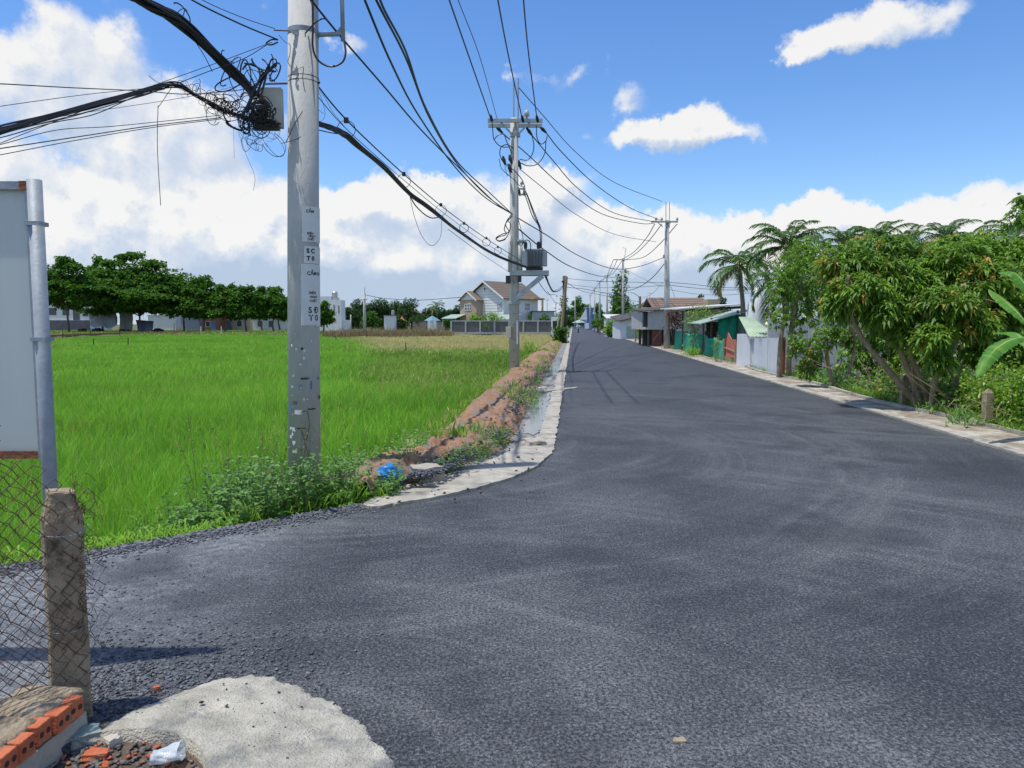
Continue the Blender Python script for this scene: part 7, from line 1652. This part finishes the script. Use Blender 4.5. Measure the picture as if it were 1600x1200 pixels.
hp = spline([P(*p) for p in hb_pts], 8); mp_ = spline([P(*p) for p in msg], 10)
for k, (u, v, y) in enumerate([(541, 188, 8.8), (631, 272, 11.5), (689, 320, 14.2), (725, 349, 16.6), (760, 372, 19), (778, 386, 20.8)]):
    c = P(u, v, y); root_ = thing('ring_hanger', 'ring hanger on the support wire, %s counted from the near pole' % ['first', 'second', 'third', 'fourth', 'fifth', 'sixth'][k], 'ring hanger', c)
    obj('clamp', MB().box(c, (.05, .04, .06)), M['polymer'], root_); rr = .10
    obj('ring', MB().tube([c+Vector((rr*math.sin(t), .02*math.sin(t), -rr*1.0+rr*math.cos(t))) for t in np.linspace(0, 6.28, 20)], .0045 if k < 3 else .007, 4), M['wire'], root_)
for pts, r_, lb in [([(484, 200, 7.7), (520, 208, 8.2), (545, 210, 8.7)], .006, 'short loose cable under the start of the thick bundle'), ([(640, 305, 11.6), (648, 340, 11.8), (660, 370, 12), (675, 384, 12.2), (688, 370, 12.4), (690, 345, 12.6)], .004, 'slack thin wire hanging in a deep loop below the thick bundle'),
                    ([(636, 296, 11.6), (650, 322, 12), (672, 340, 12.8), (692, 338, 13.6)], .010, 'slack strand bowing under the thick bundle'), ([(700, 358, 15), (750, 395, 19), (795, 425, 24)], .006, 'thin wire diverging under the thick bundle towards the transformer pole')]: cable(lb, pts, r_, 'slack_wire', m='wire')
b = thing('cable_tangle', 'thin wire curls hanging right of the near pole', 'cable tangle', P(497, 180, 7.8))
for k, pts in enumerate([[(484, 120), (492, 118), (496, 124), (486, 170), (492, 190)], [(488, 135), (500, 148), (508, 178), (500, 190), (490, 184), (496, 172), (506, 178)], [(484, 165), (490, 190), (482, 215)], [(488, 130), (506, 150), (520, 175), (540, 200)]]): obj('loop', MB().tube(spline([P(u, v, 7.8) for u, v in pts], 6), .002, 4), M['wire'], b)
# high voltage lines over the road
for pts, lb in [([(688, -40, 14.5), (702, 0, 16), (735, 95, 19.5), (767, 186, 24.7)], 'left high voltage line from the top edge to the crossarm of the transformer pole'), ([(770, -50, 14.5), (778, 0, 16), (794, 85, 19.5), (816, 186, 24.7)], 'middle high voltage line from the top edge to the crossarm of the transformer pole'), ([(815, -50, 14.5), (818, 0, 16), (826, 85, 19.5), (839, 186, 24.7)], 'right high voltage line from the top edge to the crossarm of the transformer pole'),
               ([(706, -40, 15), (716, 0, 16.5), (750, 90, 20), (778, 190, 25.3)], 'thin line right beside the left high voltage line')]:
    cable(lb, pts, .018 if 'thin' not in lb else .010, 'overhead_cable')
for pts, r_, lb in [([(809, 135, 25), (850, 182, 28), (900, 238, 33), (960, 285, 39), (1035, 315, 48.5)], .016, 'topmost thin ground wire swooping from the spike of the transformer pole to the crossarm pole'),
                    ([(853, 207, 25.6), (880, 240, 28), (930, 288, 34), (985, 325, 42), (1032, 344, 48.4)], .020, 'upper thick line between the two crossarm poles'), ([(831, 211, 25.6), (865, 252, 28.5), (905, 296, 34), (960, 333, 41), (1024, 347, 48.4)], .020, 'middle thick line between the two crossarm poles'), ([(785, 208, 25.6), (825, 242, 28), (880, 292, 33), (940, 334, 40), (1000, 349, 46), (1022, 349, 48.4)], .020, 'lower thick line between the two crossarm poles'),
                    ([(812, 264, 25), (850, 295, 29), (900, 335, 35), (960, 366, 42), (1025, 378, 48.4)], .014, 'thin line from the fuse cutouts to the middle of the crossarm pole'),
                    ([(808, 340, 25), (855, 368, 29), (905, 400, 36), (958, 420, 42), (1000, 416, 46), (1038, 402, 48.5)], .020, 'upper low voltage cable sagging from the transformer pole to the crossarm pole'),
                    ([(808, 356, 25), (850, 390, 30), (895, 418, 40), (940, 432, 60), (972, 434, 86)], .024, 'lower low voltage cable running from the transformer pole to the T arm pole'),
                    ([(1023, 350, 48.6), (1010, 372, 55), (990, 394, 68), (972, 405, 86)], .030, 'first of three wires falling from the crossarm pole to the T arm pole'), ([(1034, 350, 48.6), (1015, 375, 55), (995, 395, 68), (978, 406, 86)], .030, 'second of three wires falling from the crossarm pole to the T arm pole'), ([(1058, 350, 48.6), (1030, 382, 56), (1005, 402, 68), (979, 406, 86)], .030, 'third of three wires falling from the crossarm pole to the T arm pole'),
                    ([(1040, 410, 48.6), (1018, 435, 55), (995, 450, 66), (973, 456, 86)], .03, 'cable sagging from the crossarm pole to the lamp of the T arm pole'), ([(958, 407, 86), (953, 420, 95), (949, 431, 106)], .035, 'left wire between the T arm pole and the third pole'), ([(964, 407, 86), (957, 422, 95), (950, 431, 106)], .035, 'middle wire between the T arm pole and the third pole'), ([(972, 407, 86), (960, 425, 95), (952, 431, 106)], .035, 'right wire between the T arm pole and the third pole'),
                    ([(949, 432, 106), (943, 436, 115), (937, 440, 124)], .04, 'wire between the third and the fourth pole'), ([(937, 440, 124), (933, 446, 138), (929, 451, 152)], .045, 'wire between the fourth and the fifth pole'), ([(929, 451, 152), (926, 456, 170), (922, 461, 190)], .05, 'wire between the fifth pole and the distant ones'),
                    ([(886, 435, 64), (905, 437, 62), (955, 440, 56), (1038, 442, 48.7)], .016, 'uppermost cable crossing from the leaning wooden poles to the crossarm pole'), ([(886, 444, 64), (930, 449, 60), (985, 449, 54), (1038, 446, 48.7)], .014, 'second cable crossing from the leaning wooden poles to the crossarm pole'), ([(886, 449, 64), (915, 452, 68), (950, 459, 78), (973, 462, 86)], .022, 'dark cable from the leaning wooden poles to the T arm pole'), ([(886, 442, 64), (910, 455, 70), (945, 462, 82), (972, 468, 86)], .02, 'lower dark cable from the leaning wooden poles to the T arm pole'),
                    ([(1044, 441, 48.6), (1080, 444, 46), (1125, 449, 44), (1175, 450, 42)], .016, 'upper cable from the crossarm pole into the palms'), ([(1044, 445, 48.6), (1085, 450, 46), (1130, 453, 44), (1175, 452, 42)], .016, 'middle cable from the crossarm pole into the palms'), ([(1044, 452, 48.6), (1085, 459, 46), (1130, 461, 44), (1175, 458, 42)], .011, 'lowest thin cable from the crossarm pole into the palms'),
                    ([(1045, 442, 48.5), (1050, 452, 48.4), (1055, 466, 48.4)], .012, 'short drop wire right of the crossarm pole'), ([(1036, 441, 48.7), (1020, 458, 52), (1004, 466, 60)], .012, 'drop wire from the crossarm pole to the dark wooden pole'), ([(1036, 448, 48.7), (1010, 438, 62), (976, 420, 86)], .014, 'thin wire rising from the crossarm pole to the T arm pole'),
                    ([(1001, 472, 60), (990, 470, 72), (974, 466, 86)], .02, 'short cable between the dark wooden pole and the T arm pole'),
                    ([(572, 461, 128), (600, 466, 128), (650, 469, 128), (700, 466, 130), (727, 464, 132)], .05, 'long slack line from the thin field pole to the gabled villa'),
                    ([(853, 431, 24.8), (858, 445, 26), (866, 456, 35), (876, 452, 55), (880, 446, 63.8)], .030, 'heavy black cable sagging from the transformer shelf to the leaning poles'), ([(851, 431, 24.8), (860, 448, 27), (868, 454, 38), (880, 446, 63.8)], .014, 'thinner cable beside the heavy one from the transformer shelf'),
                    ([(838, 434, 24.8), (848, 450, 26), (858, 460, 30), (868, 460, 38)], .012, 'thin cable drooping below the transformer shelf'), ([(855, 455, 210), (869, 473, 211), (885, 470, 210)], .05, 'faint distant line on the horizon behind the villa')]:
    cable(lb, pts, r_, 'overhead_cable', m='black' if r_ > .015 else 'wire')
# jumpers on the transformer pole
J = [([(769, 192), (770, 205), (772, 218), (781, 228), (792, 230), (803, 228)], 'jumper loop left of the transformer pole top'), ([(772, 218), (778, 212), (787, 210), (792, 222), (800, 240)], 'small jumper arch left of the transformer pole'), ([(803, 232), (792, 226), (783, 230), (781, 240), (784, 250)], 'jumper bending down to the left fuse cutout'),
     ([(830, 208), (834, 225), (832, 240), (824, 250), (812, 249)], 'inner jumper loop right of the transformer pole'), ([(838, 196), (839, 215), (845, 225), (853, 220), (855, 212)], 'short jumper hanging under the right crossarm end'), ([(853, 220), (851, 240), (840, 256), (825, 259), (812, 254)], 'wide outer jumper loop right of the transformer pole'),
     ([(797, 262), (805, 268), (815, 280), (820, 292)], 'jumper from the cutouts down to the small insulators'), ([(780, 248), (783, 262), (790, 270), (800, 278), (812, 290), (820, 292)], 'long thin jumper crossing in front of the transformer pole'),
     ([(818, 298), (824, 315), (832, 338), (841, 352), (844, 366), (844, 388)], 'left of the bundled leads dropping to the transformer'), ([(821, 298), (828, 318), (836, 340), (843, 356), (845, 388)], 'middle of the bundled leads dropping to the transformer'), ([(823, 302), (832, 325), (840, 345), (846, 362), (846, 388)], 'right of the bundled leads dropping to the transformer'),
     ([(800, 335), (792, 345), (788, 358), (791, 366), (780, 370), (775, 374), (782, 376), (792, 370), (798, 352), (794, 345)], 'coiled cable slack left of the transformer pole'), ([(801, 337), (790, 350), (795, 362), (784, 366), (775, 372), (780, 377), (790, 374)], 'second coil of slack left of the transformer pole'),
     ([(815, 384), (820, 376), (826, 376), (829, 382), (829, 392)], 'curved leads from the pipe hood to the transformer bushing'), ([(809, 340), (815, 362), (821, 392)], 'thin lead falling from the pole to the transformer lid')]
for pts, lb in J: cable(lb, [(u, v, Y2-.32) for u, v in pts], .016 if 'thin' not in lb else .011, 'jumper_cable')

# ================================================================ MOTORBIKE AND RIDER
def rider():
    Y = 134; b = P(903.5, 520, Y); b.z = 0; x = b.x
    bike = thing('motorbike', 'small dark motorbike riding towards the viewer far down the road', 'motorbike', b)
    for dy, nm in ((-.62, 'front'), (.62, 'rear')):
        w_ = obj('wheel', MB().tube([(x, Y+dy+.27*math.cos(t), .30+.27*math.sin(t)) for t in np.linspace(0, 2*math.pi, 25)], .045, 8), M['tyre'], bike)
        obj('rim', MB().lathe((x-.02, Y+dy, .30), [(.20, 0), (.22, .0), (.22, .04), (.20, .04)], 20, ax=(1, 0, 0)), M['galv'], w_)
    obj('body', MB().tube(spline([(x, Y-.40, .75), (x, Y-.1, .48), (x, Y+.3, .62), (x, Y+.75, .78)], 5), [.10]*5+[.12]*5+[.13]*5+[.08], 10), M['bikepaint'], bike, smooth=True)
    obj('front_fairing', MB().tube([(x, Y-.50, 1.0), (x, Y-.45, .80), (x, Y-.42, .50)], [.10, .16, .10], 10), M['bikepaint'], bike, smooth=True)
    obj('fork', MB().tube([(x, Y-.45, .95), (x, Y-.62, .32)], .035, 8), M['galv'], bike)
    obj('handlebar', MB().tube([(x-.34, Y-.38, 1.02), (x-.1, Y-.45, 1.0), (x+.1, Y-.45, 1.0), (x+.34, Y-.38, 1.02)], .02, 8), M['tyre'], bike)
    obj('headlight', MB().lathe((x, Y-.58, .92), [(.08, 0), (.07, .05), (.02, .07)], 12, ax=(0, -1, 0)), M['lampglass'], bike)
    obj('seat', MB().box((x, Y+.30, .80), (.22, .75, .10)), M['tyre'], bike, bevel=.03)
    # rider: one continuous skinned body
    V = [(x, Y+.15, .90), (x, Y+.10, 1.15), (x, Y+.06, 1.35), (x, Y+.03, 1.48), (x, Y-.0, 1.62),
         (x-.10, Y+.12, .90), (x-.20, Y-.22, .82), (x-.17, Y-.10, .42), (x-.17, Y-.22, .36), (x+.10, Y+.12, .90), (x+.20, Y-.22, .82), (x+.17, Y-.10, .42), (x+.17, Y-.22, .36),
         (x-.19, Y+.06, 1.38), (x-.30, Y-.10, 1.18), (x-.31, Y-.36, 1.05), (x+.19, Y+.06, 1.38), (x+.30, Y-.10, 1.18), (x+.31, Y-.36, 1.05)]
    E = [(0, 1), (1, 2), (2, 3), (3, 4), (0, 5), (5, 6), (6, 7), (7, 8), (0, 9), (9, 10), (10, 11), (11, 12), (2, 13), (13, 14), (14, 15), (2, 16), (16, 17), (17, 18)]
    rad = [.15, .14, .15, .06, .10, .09, .075, .05, .04, .09, .075, .05, .04, .07, .05, .038, .07, .05, .038]
    me = bpy.data.meshes.new('person'); me.from_pydata([(a-b.x, c-b.y, d) for a, c, d in V], E, []); o = bpy.data.objects.new('person', me); C.objects.link(o); o.location = b
    me.materials.append(M['shirt']); sk = o.modifiers.new('skin', 'SKIN'); sk.use_smooth_shade = True
    for i, r_ in enumerate(rad): me.skin_vertices[0].data[i].radius = (r_, r_)
    me.skin_vertices[0].data[0].use_root = True
    su = o.modifiers.new('sub', 'SUBSURF'); su.levels = su.render_levels = 1
    tag(o, 'rider in a pale shirt and dark helmet sitting on the distant motorbike', 'person')
    obj('helmet', MB().lathe((x, Y-.0, 1.54), [(.11, 0), (.135, .06), (.13, .14), (.09, .20), (.02, .23)], 14), M['bikepaint'], o, smooth=True)
rider()
